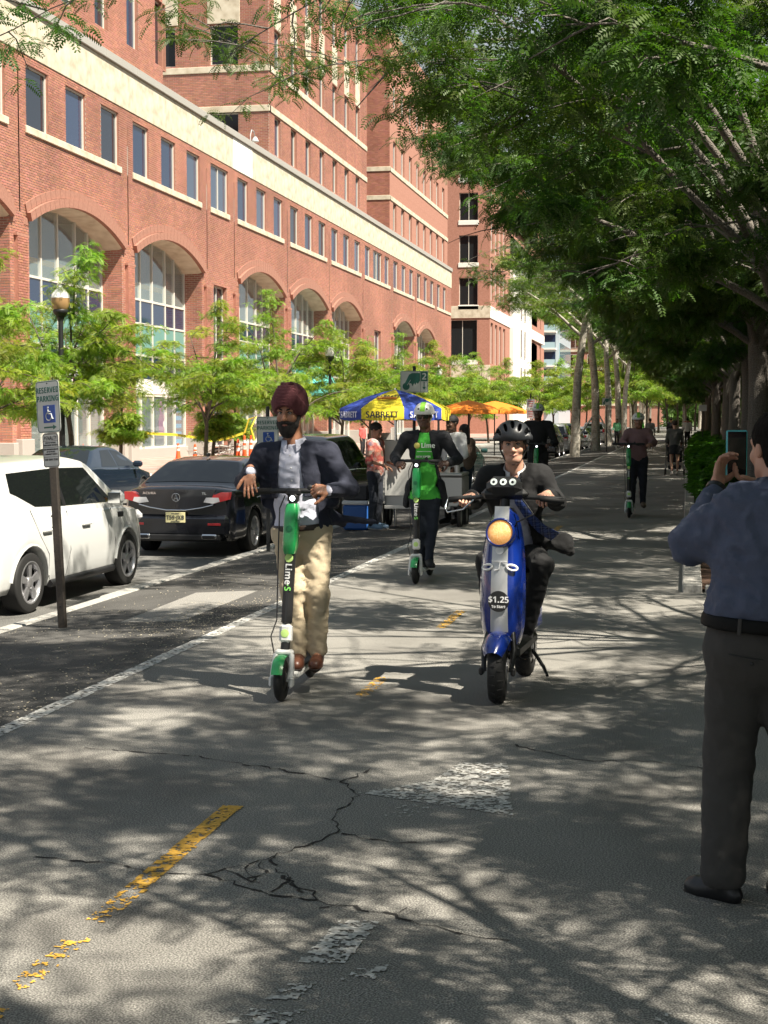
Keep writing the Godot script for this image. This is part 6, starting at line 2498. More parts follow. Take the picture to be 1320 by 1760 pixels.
func man_in_turban() -> void:
	var z := 9.62
	var base := F(-2.44, 0, z)
	var p := thing("person", "bearded man in maroon turban and navy blazer standing on a green scooter", "person", base)
	var J := joints(base, z, {"head": [498, 709, -0.03], "neck": [506, 762, 0.0], "chest": [510, 815], "pel": [518, 905, 0.02],
		"shR": [455, 782, 0.0], "elR": [420, 829, -0.02], "wrR": [430, 812, -0.24], "shL": [563, 780, 0.0], "elL": [601, 840, -0.02], "wrL": [566, 843, -0.24],
		"hipR": [495, 912, 0.02], "hipL": [542, 912, 0.02], "knR": [503, 1015, -0.06], "knL": [546, 1018, -0.02], "anR": [513, 1122, 0.0], "anL": [546, 1120, 0.03],
		"toeR": [509, 1151, -0.17], "toeL": [541, 1151, -0.13]})
	var B := torso_frame(J)
	var H := head_at(J.head, -0.12, 0.12, 0.0)
	var sk := skin(lin(0.36, 0.17, 0.1))
	var hr := hand_field(J.wrR, Vector3(0.12, -0.75, 0.5), Vector3(0.1, -0.3, -0.9), -1.0, [0.15, 0.25, 0.2], 0.005, 0.05, 0.12)
	var hl := hand_field(J.wrL, Vector3(-0.75, 0.1, 0.55), Vector3(-0.5, -0.55, -0.6), 1.0, [1.1, 1.2, 0.7], 0.005, 0.6)
	smooth_part("body", [body_field(J, 0.02, 1.15), head_field(J, H, 0.0055, 0.006), hr, hl], sk, p)
	var hairm := mat(lin(0.012, 0.009, 0.008), 0.85)
	eyes(H, p, hairm)
	# beard and moustache
	var f := Field.new()
	f.h = 0.006
	f.ell(H * Vector3(0, -0.085, 0.05), Vector3(0.062, 0.055, 0.052), H.basis, 0.02)
	for s in [-1.0, 1.0]:
		f.cap(H * Vector3(s * 0.068, -0.015, 0.02), H * Vector3(s * 0.052, -0.07, 0.045), 0.013, 0.024, 0.02)
		f.cap(H * Vector3(s * 0.004, -0.052, 0.1), H * Vector3(s * 0.042, -0.058, 0.082), 0.011, 0.008, 0.008)
	f.ell(H * Vector3(0, -0.12, 0.06), Vector3(0.045, 0.04, 0.04), H.basis, 0.02)
	f.carve(H * Vector3(0, -0.07, 0.112), Vector3(0.024, 0.008, 0.024), H.basis, 0.004)
	f.folds(0.003, Vector3(60, 40, 60), 5)
	smooth_part("beard", [f], hairm, p)
	var b := MB.new()
	b.tube([H * Vector3(-0.018, -0.069, 0.094), H * Vector3(0, -0.072, 0.1), H * Vector3(0.018, -0.069, 0.094)], [0.003, 0.006, 0.003], 6)
	pb("lip", b, mat(lin(0.33, 0.12, 0.09), 0.5), p)
	# turban: wrapped bands laid as overlapping rolls over a domed core
	var tm := cloth(lin(0.105, 0.028, 0.034), 0.0, 0.35)
	f = Field.new()
	f.h = 0.006
	f.ell(H * Vector3(0, 0.08, -0.022), Vector3(0.111, 0.115, 0.13), H.basis, 0.02)
	f.ell(H * Vector3(0, 0.03, -0.035), Vector3(0.108, 0.08, 0.118), H.basis, 0.03)
	for i in 8:
		var t := i / 7.0
		for s in [-1.0, 1.0]:
			# each band sweeps up from behind the ear and crosses over above the forehead
			var pts := []
			for k in 11:
				var u := k / 10.0
				var a := lerpf(-0.25, 2.1 + 0.25 * t, u)
				var y := lerpf(-0.025 + 0.055 * t, 0.062 + 0.125 * t, smoothstep(0.05, 0.75, u))
				var k2 := sqrt(maxf(1.0 - pow((y - 0.075) / 0.125, 2.0), 0.05))
				pts.append(H * Vector3(s * 0.112 * k2 * cos(a), y, -0.022 + 0.132 * k2 * sin(a)))
			for k in 10:
				f.cap(pts[k], pts[k + 1], 0.011, 0.011, 0.004)
	f.carve(H * Vector3(0, -0.035, 0.115), Vector3(0.064, 0.09, 0.085), H.basis, 0.006)
	f.carve(H * Vector3(0, -0.12, 0.03), Vector3(0.12, 0.1, 0.14), H.basis, 0.006)
	var tb := smooth_part("turban", [f], tm, p)
	b = MB.new()
	b.tri(H * Vector3(-0.03, 0.056, 0.099), H * Vector3(0.03, 0.056, 0.099), H * Vector3(0, 0.088, 0.103))
	pb("under_cloth", b, cloth(lin(0.62, 0.5, 0.5)), tb)
	# shirt
	var shirt := cloth(lin(0.56, 0.57, 0.68))
	f = Field.new()
	f.h = 0.012
	torso(f, J, 0.0, 1.14, 0.04)
	f.cut(-B.y, J.pel - B.y * 0.0)
	f.cut(B.y, J.neck + B.y * 0.0)
	f.folds(0.006, Vector3(7, 11, 7), 3)
	f.folds(0.002, Vector3(17, 22, 17), 33)
	for s in ["L", "R"]: f.cap(J["el" + s].lerp(J["wr" + s], 0.5), J["wr" + s] + (J["wr" + s] - J["el" + s]).normalized() * 0.005, 0.04, 0.036, 0.01)
	smooth_part("shirt", [f], shirt, p)
	collar(p, J, shirt, 0.073)
	for k in 6:
		b = MB.new()
		b.ball(J.neck.lerp(J.pel, 0.12 + 0.15 * k) + B.z * (0.132 + 0.03 * sin(PI * (0.2 + 0.13 * k))) + B.x * 0.004, Vector3(0.006, 0.006, 0.003), 8, 5)
		pb("button", b, mat(lin(0.7, 0.7, 0.7), 0.4), p)
	# blazer, open in front
	var navy := cloth(lin(0.018, 0.021, 0.038), 0.0, 0.4)
	f = Field.new()
	f.h = 0.01
	torso(f, J, 0.016, 1.16, 0.04)
	sleeve(f, J, "R", 0.012, 0.95)
	sleeve(f, J, "L", 0.012, 0.93)
	f.cap(J.shR - B.y * 0.02, J.shR - B.y * 0.3, 0.06, 0.05, 0.03)
	f.cap(J.shL - B.y * 0.02, J.shL - B.y * 0.3, 0.06, 0.05, 0.03)
	# skirts of the blazer, the left one blown back
	f.cap(J.pel + B.x * 0.13 - B.z * 0.06 + B.y * 0.1, J.pel + B.x * 0.24 - B.z * 0.16 - B.y * 0.02, 0.05, 0.02, 0.06)
	f.cap(J.pel + B.x * 0.2 - B.z * 0.1 + B.y * 0.03, J.pel + B.x * 0.44 - B.z * 0.2 - B.y * 0.02, 0.03, 0.016, 0.04)
	f.cap(J.pel - B.x * 0.14 - B.z * 0.05 + B.y * 0.1, J.pel - B.x * 0.17 - B.z * 0.1 - B.y * 0.1, 0.05, 0.03, 0.06)
	f.folds(0.005, Vector3(7, 12, 7), 8)
	f.cut(-B.y, J.pel - B.y * 0.13)
	f.carve(J.neck + B.y * 0.055, Vector3(0.088, 0.075, 0.092), B, 0.01)
	# opening: left edge runs from the neck down over the belly, right edge hangs to the side
	f.wedge([[B.z * -1.0, J.chest + B.z * 0.0], [B.x + B.y * 0.05, J.chest + B.x * 0.062], [-B.x + B.y * 0.12, J.chest - B.x * 0.1]])
	f.wedge([[B.z * -1.0, J.pel], [B.x, J.pel + B.x * 0.14], [-B.x, J.pel - B.x * 0.24], [B.y, J.pel + B.y * 0.2]])
	smooth_part("blazer", [f], navy, p)
	# trousers and belt
	var khaki := cloth(lin(0.5, 0.41, 0.28))
	f = Field.new()
	f.h = 0.0125
	f.ell(J.pel - B.y * 0.03, Vector3(0.185, 0.13, 0.14), B, 0.05)
	leg(f, J, "L", 0.016, 0.98)
	leg(f, J, "R", 0.016, 0.98)
	f.cut(B.y, J.pel + B.y * 0.012)
	f.cut(-B.y, J.anR - B.y * 0.035)
	f.folds(0.008, Vector3(6, 9, 6), 12)
	f.folds(0.002, Vector3(16, 22, 16), 13)
	smooth_part("trousers", [f], khaki, p)
	f = Field.new()
	f.h = 0.01
	f.ell(J.pel - B.y * 0.005, Vector3(0.192, 0.14, 0.15), B, 0.05)
	f.cut(B.y, J.pel + B.y * 0.022)
	f.cut(-B.y, J.pel - B.y * 0.016)
	var belt := smooth_part("belt", [f], mat(lin(0.022, 0.012, 0.008), 0.4), p)
	var tan_shoe := mat(lin(0.09, 0.032, 0.018), 0.4)
	for s in ["L", "R"]: shoe(J, s, 0.008, tan_shoe, mat(lin(0.03, 0.02, 0.016), 0.7), p)
	var sc := kick_scooter("green and white scooter ridden by the man in the maroon turban", F(-2.47, 0, 9.2), 0.04, 0.03)

func rider_in_green() -> void:
	var z := 16.45
	var base := F(-2.72, 0, z)
	var p := thing("person", "helmeted man in dark blazer and bright green shirt riding a green scooter", "person", base)
	var J := joints(base, z, {"head": [729, 716, -0.02], "neck": [731, 741], "chest": [731, 775], "pel": [731, 850],
		"shR": [699, 753], "elR": [679, 786, 0.0], "wrR": [683, 797, -0.24], "shL": [763, 753], "elL": [787, 790, 0.0], "wrL": [771, 796, -0.24],
		"hipR": [718, 855], "hipL": [744, 855], "knR": [721, 912, -0.05], "knL": [742, 908, 0.0], "anR": [725, 968, 0.1], "anL": [737, 962, -0.05],
		"toeR": [724, 975, -0.08], "toeL": [742, 977, -0.2]})
	var B := torso_frame(J)
	var H := head_at(J.head, 0.0, 0.03)
	var sk := skin(lin(0.085, 0.04, 0.025))
	smooth_part("body", [body_field(J, 0.025), head_field(J, H, 0.008),
		hand_field(J.wrR, Vector3(0.6, 0.0, 0.6), Vector3(0.3, -0.7, -0.5), -1.0, [1.1, 1.2, 0.7], 0.008, 0.6),
		hand_field(J.wrL, Vector3(-0.6, 0.0, 0.6), Vector3(-0.3, -0.7, -0.5), 1.0, [1.1, 1.2, 0.7], 0.008, 0.6)], sk, p)
	helmet_skate(p, H, mat(lin(0.62, 0.63, 0.6), 0.35), mat(lin(0.25, 0.6, 0.06), 0.4), 0.009)
	var b := MB.new()
	for s in [-1.0, 1.0]:
		b.cbox(H * Vector3(s * 0.034, 0.003, 0.095), Vector3(0.058, 0.04, 0.012), 0.005, H.basis * Basis(Vector3.UP, s * 0.2))
		b.tube([H * Vector3(s * 0.06, 0.008, 0.09), H * Vector3(s * 0.08, 0.004, 0.0)], [0.004], 5)
	pb("sunglasses", b, mat(lin(0.006, 0.006, 0.006), 0.1), p)
	b = MB.new()
	b.tube([H * Vector3(-0.018, -0.066, 0.088), H * Vector3(0.018, -0.066, 0.088)], [0.006], 6)
	pb("lip", b, mat(lin(0.1, 0.04, 0.035), 0.5), p)
	var green := cloth(lin(0.08, 0.5, 0.06))
	var f := Field.new()
	f.h = 0.015
	torso(f, J, 0.0, 1.0, 0.04)
	f.ell(J.pel - B.y * 0.03, Vector3(0.185, 0.1, 0.135), B, 0.05)
	f.cut(-B.y, J.pel - B.y * 0.05)
	f.cut(B.y, J.neck - B.y * 0.015)
	f.folds(0.006, Vector3(6, 8, 6), 4)
	var ts := smooth_part("t_shirt", [f], green, p)
	var face := Transform3D(B, J.chest + B.z * 0.121)
	var wt := mat(lin(0.75, 0.8, 0.72), 0.7)
	lettering("lettering", "Lime", 0.05, wt, ts, face * Transform3D(Basis(Vector3.RIGHT, -0.12), Vector3(0.05, 0.06, 0.0)), 0.95, 0.012)
	lettering("lettering", "NEW JERSEY", 0.022, wt, ts, face * Transform3D(Basis.IDENTITY, Vector3(0.0, -0.06, -0.002)), 0.9, 0.012)
	b = MB.new()
	b.lathe([Vector2(0.032, -0.01), Vector2(0.032, 0.01), Vector2(0, 0.01)], 18, face * Transform3D(Basis(Vector3.RIGHT, PI / 2), Vector3(-0.07, 0.06, 0.0)))
	pb("badge", b, mat(lin(0.7, 0.62, 0.15), 0.6), ts)
	b = MB.new()
	b.cbox(face * Vector3(0.01, -0.005, 0.002), Vector3(0.16, 0.004, 0.012), 0.001, B)
	pb("printed_rule", b, wt, ts)
	var dark := cloth(lin(0.012, 0.013, 0.017), 0.0, 0.3)
	f = Field.new()
	f.h = 0.015
	torso(f, J, 0.014, 1.0, 0.04)
	for s in ["L", "R"]:
		sleeve(f, J, s, 0.009, 0.95)
	f.cap(J.pel - B.x * 0.15 + B.y * 0.1, J.pel - B.x * 0.2 - B.y * 0.1, 0.07, 0.05, 0.06)
	f.cap(J.pel + B.x * 0.15 + B.y * 0.1, J.pel + B.x * 0.21 - B.y * 0.1, 0.07, 0.05, 0.06)
	f.folds(0.005, Vector3(7, 11, 7), 9)
	f.cut(-B.y, J.pel - B.y * 0.16)
	f.carve(J.neck + B.y * 0.055, Vector3(0.085, 0.075, 0.09), B, 0.01)
	f.wedge([[-B.z, J.chest], [B.x + B.y * 0.18, J.chest + B.x * 0.085], [-B.x + B.y * 0.18, J.chest - B.x * 0.085]])
	smooth_part("blazer", [f], dark, p)
	f = Field.new()
	f.h = 0.016
	f.ell(J.pel - B.y * 0.04, Vector3(0.165, 0.12, 0.12), B, 0.05)
	leg(f, J, "L", 0.004, 0.97)
	leg(f, J, "R", 0.004, 0.97)
	f.folds(0.006, Vector3(6, 9, 6), 2)
	smooth_part("jeans", [f], cloth(lin(0.014, 0.02, 0.034)), p)
	shoe(J, "L", 0.01, mat(lin(0.02, 0.02, 0.022), 0.7), mat(lin(0.6, 0.58, 0.5), 0.6), p)
	shoe(J, "R", 0.01, mat(lin(0.02, 0.02, 0.022), 0.7), mat(lin(0.6, 0.58, 0.5), 0.6), p)
	kick_scooter("green and white scooter ridden by the man in the bright green shirt", F(-2.82, 0, 16.05), 0.0, -0.02)

func moped_rider() -> void:
	var z := 10.15
	var base := F(-1.1, 0, z)
	var p := thing("person", "young man in black suit, plaid tie and bicycle helmet riding the blue moped", "person", base)
	var J := joints(base, z, {"head": [882, 764, -0.12], "neck": [885, 808, -0.05], "chest": [886, 862, 0.0], "pel": [893, 945, 0.18],
		"shR": [841, 822, -0.03], "elR": [814, 860, -0.02], "wrR": [812, 853, -0.35], "shL": [929, 820, -0.03], "elL": [957, 862, -0.04], "wrL": [942, 849, -0.35],
		"hipR": [872, 955, 0.2], "hipL": [912, 955, 0.2], "knR": [838, 965, -0.22], "knL": [932, 972, -0.2], "anR": [845, 1085, -0.1], "anL": [900, 1095, -0.08],
		"toeR": [846, 1110, -0.26], "toeL": [902, 1128, -0.24]})
	var B := torso_frame(J)
	var H := head_at(J.head, 0.1, 0.05, 0.03)
	var sk := skin(lin(0.55, 0.31, 0.22))
	smooth_part("body", [body_field(J, 0.022), head_field(J, H, 0.0055, 0.004),
		hand_field(J.wrR, Vector3(-0.3, -0.1, 0.9), Vector3(-0.1, -0.9, -0.3), -1.0, [0.8, 1.2, 0.8], 0.005, 0.5),
		hand_field(J.wrL, Vector3(-0.3, -0.12, 0.9), Vector3(0.0, -0.95, -0.2), 1.0, [0.75, 1.0, 0.6], 0.005, 0.15)], sk, p)
	var hairm := mat(lin(0.02, 0.013, 0.01), 0.8)
	eyes(H, p, hairm)
	var b := MB.new()
	b.tube([H * Vector3(-0.024, -0.063, 0.086), H * Vector3(0, -0.066, 0.0965), H * Vector3(0.024, -0.062, 0.086)], [0.003, 0.0055, 0.003], 6)
	pb("lip", b, mat(lin(0.4, 0.16, 0.13), 0.5), p)
	var f := Field.new()
	f.h = 0.006
	f.ell(H * Vector3(0, 0.03, -0.02), Vector3(0.083, 0.088, 0.1), H.basis, 0.01)
	f.carve(H * Vector3(0, -0.03, 0.09), Vector3(0.075, 0.095, 0.08), H.basis, 0.01)
	f.cut(-H.basis.y, H * Vector3(0, -0.03, 0))
	smooth_part("hair", [f], hairm, p)
	# vented cycle helmet
	f = Field.new()
	f.h = 0.006
	f.ell(H * Vector3(0, 0.062, -0.01), Vector3(0.118, 0.1, 0.148), H.basis, 0.02)
	f.cap(H * Vector3(-0.1, 0.045, 0.06), H * Vector3(0.1, 0.045, 0.06), 0.03, 0.03, 0.03)
	f.carve(H * Vector3(0, -0.02, 0.0), Vector3(0.088, 0.09, 0.115), H.basis, 0.01)
	f.cut(-H.basis.y, H * Vector3(0, 0.03, 0))
	for k in 5:
		var u := (k - 2) * 0.045
		f.carve(H * Vector3(u, 0.135 - absf(u) * 0.5, 0.075), Vector3(0.011, 0.03, 0.06), H.basis * Basis(Vector3.FORWARD, u * 6.0), 0.006)
		f.carve(H * Vector3(u, 0.15 - absf(u) * 0.4, -0.04), Vector3(0.011, 0.03, 0.045), H.basis * Basis(Vector3.FORWARD, u * 6.0), 0.006)
	for s in [-1.0, 1.0]:
		f.carve(H * Vector3(s * 0.105, 0.075, 0.03), Vector3(0.03, 0.014, 0.035), H.basis, 0.006)
	var hm := smooth_part("helmet", [f], mat(lin(0.02, 0.022, 0.026), 0.4), p)
	for s in [-1.0, 1.0]:
		b = MB.new()
		b.tube([H * Vector3(s * 0.085, 0.04, 0.03), H * Vector3(s * 0.084, -0.03, 0.03), H * Vector3(s * 0.055, -0.095, 0.045), H * Vector3(0, -0.128, 0.06)], [0.006], 5)
		pb("strap", b, black_trim, hm)
	# shirt, tie
	var shirt := cloth(lin(0.45, 0.46, 0.55))
	f = Field.new()
	f.h = 0.012
	torso(f, J, -0.006, 1.0, 0.03)
	f.cut(-B.y, J.pel - B.y * 0.05)
	f.cut(B.y, J.neck)
	f.folds(0.007, Vector3(7, 10, 7), 6)
	smooth_part("shirt", [f], shirt, p)
	collar(p, J, cloth(lin(0.6, 0.6, 0.62)), 0.068)
	var plaid := tie_material()
	f = Field.new()
	f.h = 0.006
	var k0: Vector3 = J.neck + B.z * 0.078 - B.y * 0.03
	var tp := [k0, k0 - B.y * 0.03 + B.x * 0.006 + B.z * 0.012, J.chest + B.z * 0.148 + B.x * 0.035 + B.y * 0.09, J.chest + B.z * 0.16 + B.x * 0.1 - B.y * 0.02, J.chest + B.z * 0.12 + B.x * 0.17 - B.y * 0.14, J.chest + B.z * 0.05 + B.x * 0.25 - B.y * 0.25]
	f.ell(k0, Vector3(0.019, 0.022, 0.013), B, 0.01)
	b = MB.new()
	var rows := []
	for i in 26:
		var u := i / 25.0 * 5.0
		var k := mini(int(u), 4)
		var c: Vector3 = tp[k].lerp(tp[k + 1], u - k)
		var w := lerpf(0.014, 0.042, i / 25.0)
		var side := (B.x * 0.7 + B.y * 0.7 * minf(u * 0.3, 1.0)).normalized()
		var row := PackedVector3Array()
		for e in [-1.0, -0.3, 0.3, 1.0]: row.append(c + side * w * e + B.z * (0.006 - 0.006 * e * e))
		for e in [1.0, 0.3, -0.3, -1.0]: row.append(c + side * w * e - B.z * 0.004)
		rows.append(row)
	b.grid(rows, true)
	var tie := pb("tie", b, plaid, p)
	smooth_part("knot", [f], plaid, tie)
	# black jacket, skirts blown open on his left
	var dark := cloth(lin(0.008, 0.008, 0.009), 0.0, 0.25)
	f = Field.new()
	f.h = 0.012
	torso(f, J, 0.024, 1.0, 0.05)
	sleeve(f, J, "R", 0.012, 0.95)
	sleeve(f, J, "L", 0.012, 0.92)
	f.cap(J.pel + B.x * 0.13 + B.y * 0.12, J.pel + B.x * 0.3 + B.y * 0.03 - B.z * 0.05, 0.05, 0.05, 0.06)
	f.cap(J.pel + B.x * 0.3 + B.y * 0.03 - B.z * 0.05, J.pel + B.x * 0.33 - B.y * 0.06 - B.z * 0.06, 0.05, 0.035, 0.05)
	f.cap(J.pel + B.x * 0.2 + B.y * 0.08 + B.z * 0.03, J.pel + B.x * 0.3 + B.y * 0.0, 0.03, 0.03, 0.05)
	f.cap(J.pel - B.x * 0.15 + B.y * 0.1, J.pel - B.x * 0.2 - B.y * 0.1, 0.06, 0.04, 0.06)
	f.folds(0.005, Vector3(7, 11, 7), 15)
	f.carve(J.neck + B.y * 0.055, Vector3(0.085, 0.075, 0.09), B, 0.01)
	f.wedge([[-B.z, J.chest], [B.x + B.y * 0.12, J.chest + B.x * 0.072], [-B.x + B.y * 0.1, J.chest - B.x * 0.07]])
	f.wedge([[-B.z, J.pel], [B.x, J.pel + B.x * 0.15], [-B.x, J.pel - B.x * 0.12], [B.y, J.pel + B.y * 0.1]])
	smooth_part("jacket", [f], dark, p)
	f = Field.new()
	f.h = 0.0125
	f.ell(J.pel - B.y * 0.02, Vector3(0.175, 0.13, 0.13), B, 0.05)
	leg(f, J, "L", 0.012, 0.97)
	leg(f, J, "R", 0.012, 0.97)
	f.cut(Vector3.UP, J.pel + Vector3.UP * 0.07)
	f.folds(0.007, Vector3(7, 10, 7), 19)
	smooth_part("trousers", [f], cloth(lin(0.01, 0.01, 0.011), 0.0, 0.25), p)
	for s in ["L", "R"]: shoe(J, s, 0.009, mat(lin(0.012, 0.011, 0.01), 0.35), black_trim, p)

func tie_material() -> StandardMaterial3D:
	var im := Image.create(64, 64, false, Image.FORMAT_RGB8)
	for y in 64:
		for x in 64:
			var c := Color(0.05, 0.09, 0.24)
			if x % 32 < 14: c = c.lerp(Color(0.2, 0.32, 0.62), 0.55)
			if y % 32 < 14: c = c.lerp(Color(0.2, 0.32, 0.62), 0.55)
			if x % 32 == 22 or y % 32 == 22: c = Color(0.7, 0.74, 0.82)
			im.set_pixel(x, y, c)
	return tri_mat(ImageTexture.create_from_image(im), 0.09, 0.6, false)

func photographer() -> void:
	var z := 5.72
	var base := F(0.27, 0, z)
	var p := thing("person", "man in blue shirt and grey trousers holding up a phone, back to the camera", "person", base)
	var J := joints(base, z, {"head": [1333, 770, 0.06], "neck": [1338, 846, 0.0], "chest": [1322, 945, 0.0], "pel": [1312, 1082, 0.0],
		"shL": [1266, 876, 0.02], "elL": [1186, 934, 0.08], "wrL": [1232, 838, 0.3], "shR": [1415, 880, 0.05], "elR": [1440, 960, 0.22], "wrR": [1322, 832, 0.36],
		"hipL": [1270, 1112, 0.0], "hipR": [1352, 1112, 0.02], "knL": [1252, 1305, 0.05], "knR": [1372, 1310, 0.0], "anL": [1243, 1500, -0.02], "anR": [1372, 1500, -0.02],
		"toeL": [1190, 1533, 0.06], "toeR": [1332, 1534, 0.1]})
	var B := torso_frame(J)
	var H := head_at(J.head, PI + 0.55, 0.05)
	var sk := skin(lin(0.42, 0.22, 0.15))
	smooth_part("body", [body_field(J, 0.02, 1.1), head_field(J, H, 0.006),
		hand_field(J.wrL, Vector3(0.12, 0.85, -0.2), Vector3(0.75, 0.1, 0.25), 1.0, [0.35, 0.75, 0.6], 0.0045, 0.5, 0.03),
		hand_field(J.wrR, Vector3(-0.8, 0.1, -0.1), Vector3(0.0, 0.9, 0.1), -1.0, [0.5, 0.6, 0.4], 0.0055, 0.3)], sk, p)
	var hairm := mat(lin(0.009, 0.0075, 0.0065), 0.85, 0.0, 0.2)
	eyes(H, p, hairm)
	var f := Field.new()
	f.h = 0.0065
	f.ell(H * Vector3(0, 0.045, -0.022), Vector3(0.09, 0.095, 0.108), H.basis, 0.02)
	f.ell(H * Vector3(0, -0.02, -0.055), Vector3(0.08, 0.09, 0.07), H.basis, 0.02)
	f.carve(H * Vector3(0, -0.05, 0.09), Vector3(0.085, 0.1, 0.085), H.basis, 0.01)
	f.carve(H * Vector3(0, -0.15, 0.0), Vector3(0.1, 0.07, 0.12), H.basis, 0.01)
	f.folds(0.004, Vector3(40, 25, 40), 3)
	smooth_part("hair", [f], hairm, p)
	var shirt := cloth(lin(0.075, 0.09, 0.145), 0.0, 0.3)
	var weave := noise_tex(0.25, [[0.0, 0.8, 0.8, 0.8], [1.0, 1.0, 1.0, 1.0]], 77, 256, FastNoiseLite.TYPE_VALUE, 2)
	shirt.albedo_texture = weave
	shirt.uv1_triplanar = true
	shirt.uv1_scale = Vector3(12, 3, 12)
	f = Field.new()
	f.h = 0.011
	torso(f, J, 0.018, 1.18, 0.07)
	sleeve(f, J, "L", 0.03, 0.0)
	f.cap(J.elL, J.elL.lerp(J.wrL, 0.86), 0.066, 0.042, 0.04)
	sleeve(f, J, "R", 0.026, 0.85)
	f.cap(J.shL.lerp(J.elL, 0.6) - B.y * 0.03, J.chest - B.x * -0.12 - B.y * 0.02, 0.05, 0.05, 0.08)
	f.ell(J.pel + B.y * 0.09, Vector3(0.205, 0.09, 0.17), B, 0.05)
	f.cut(-B.y, J.pel + B.y * 0.035)
	f.carve(J.neck + B.y * 0.06, Vector3(0.075, 0.06, 0.08), B, 0.01)
	f.folds(0.013, Vector3(5.5, 8, 5.5), 21)
	f.folds(0.003, Vector3(14, 18, 14), 22)
	smooth_part("shirt", [f], shirt, p)
	collar(p, J, shirt, 0.08, 0.05)
	var grey := cloth(lin(0.046, 0.043, 0.04), 0.0, 0.2)
	f = Field.new()
	f.h = 0.0125
	f.ell(J.pel - B.y * 0.06, Vector3(0.2, 0.17, 0.16), B, 0.06)
	leg(f, J, "L", 0.03, 0.99)
	leg(f, J, "R", 0.03, 0.99)
	f.cap(J.knL, J.anL, 0.08, 0.07, 0.03)
	f.cap(J.knR, J.anR, 0.08, 0.07, 0.03)
	f.cut(B.y, J.pel + B.y * 0.03)
	f.cut(Vector3.DOWN, J.anL - Vector3.UP * 0.045)
	f.folds(0.007, Vector3(5, 6, 5), 31)
	f.folds(0.0015, Vector3(14, 18, 14), 32)
	smooth_part("trousers", [f], grey, p)
	f = Field.new()
	f.h = 0.009
	f.ell(J.pel + B.y * 0.02, Vector3(0.226, 0.16, 0.188), B, 0.05)
	f.cut(B.y, J.pel + B.y * 0.052)
	f.cut(-B.y, J.pel + B.y * 0.002)
	smooth_part("belt", [f], mat(lin(0.008, 0.008, 0.008), 0.6, 0.0, 0.25), p)
	for u in [-0.5, 0.25, 1.0]:
		var b := MB.new()
		b.cbox(J.pel + B.y * 0.025 - B.z * 0.188 * cos(u) - B.x * 0.226 * sin(u), Vector3(0.014, 0.06, 0.008), 0.003, B * Basis(Vector3.UP, u))
		pb("belt_loop", b, grey, p)
	var pk := MB.new()
	pk.tube([J.pel - B.y * 0.085 - B.z * 0.178 + B.x * 0.02, J.pel - B.y * 0.08 - B.z * 0.186 + B.x * 0.08, J.pel - B.y * 0.075 - B.z * 0.16 + B.x * 0.14], [0.003], 5)
	pb("pocket_welt", pk, black_trim, p)
	var b := MB.new()
	b.ball(J.pel - B.y * 0.1 - B.z * 0.185 - B.x * -0.06, Vector3(0.008, 0.008, 0.004), 8, 5, B)
	pb("button", b, black_trim, p)
	for s in ["L", "R"]: shoe(J, s, 0.01, mat(lin(0.012, 0.012, 0.013), 0.4), black_trim, p)
	# watch
	var d: Vector3 = (J.wrL - J.elL).normalized()
	b = MB.new()
	var c: Vector3 = J.wrL - d * 0.012
	var bz := d.cross(Vector3.RIGHT).normalized()
	var wb := Basis(d.cross(bz), d, bz)
	b.lathe([Vector2(0.037, -0.011), Vector2(0.04, -0.01), Vector2(0.04, 0.01), Vector2(0.037, 0.011)], 20, Transform3D(wb, c))
	var w := single("wrist_watch", b, black_trim, "dark wrist watch on the raised arm of the man with the phone", "watch")
	w.position = base
	# phone in a turquoise case, held in both hands
	var ph := thing("phone", "smartphone in turquoise case held up by the man in blue", "phone", px(1266, 779, z + 0.375))
	ph.rotation = Vector3(0.0, 0.0, 0.0)
	ph.basis = Basis(Vector3(0.985, 0, -0.17), Vector3(0.0, 1.0, 0.0), Vector3(0.17, 0, 0.985))
	b = MB.new()
	b.cbox(Vector3.ZERO, Vector3(0.082, 0.178, 0.012), 0.005)
	pb("case", b, mat(lin(0.06, 0.38, 0.42), 0.5), ph)
	b = MB.new()
	b.cbox(Vector3(0, 0, 0.005), Vector3(0.072, 0.168, 0.006), 0.002)
	var scr := pb("screen", b, mat(lin(0.012, 0.013, 0.015), 0.08), ph)
	b = MB.new()
	b.cbox(Vector3(0, 0.0, 0.0085), Vector3(0.066, 0.12, 0.001), 0.0004)
	var pv := mat(lin(0.03, 0.032, 0.028), 0.1)
	pb("preview", b, pv, scr)
	b = MB.new()
	b.lathe([Vector2(0.006, 0.0), Vector2(0.006, 0.001), Vector2(0.0045, 0.001), Vector2(0.0045, 0.0)], 16, Transform3D(Basis(Vector3.RIGHT, PI / 2), Vector3(0, -0.068, 0.0085)))
	pb("shutter_button", b, mat(lin(0.4, 0.4, 0.4), 0.4), scr)

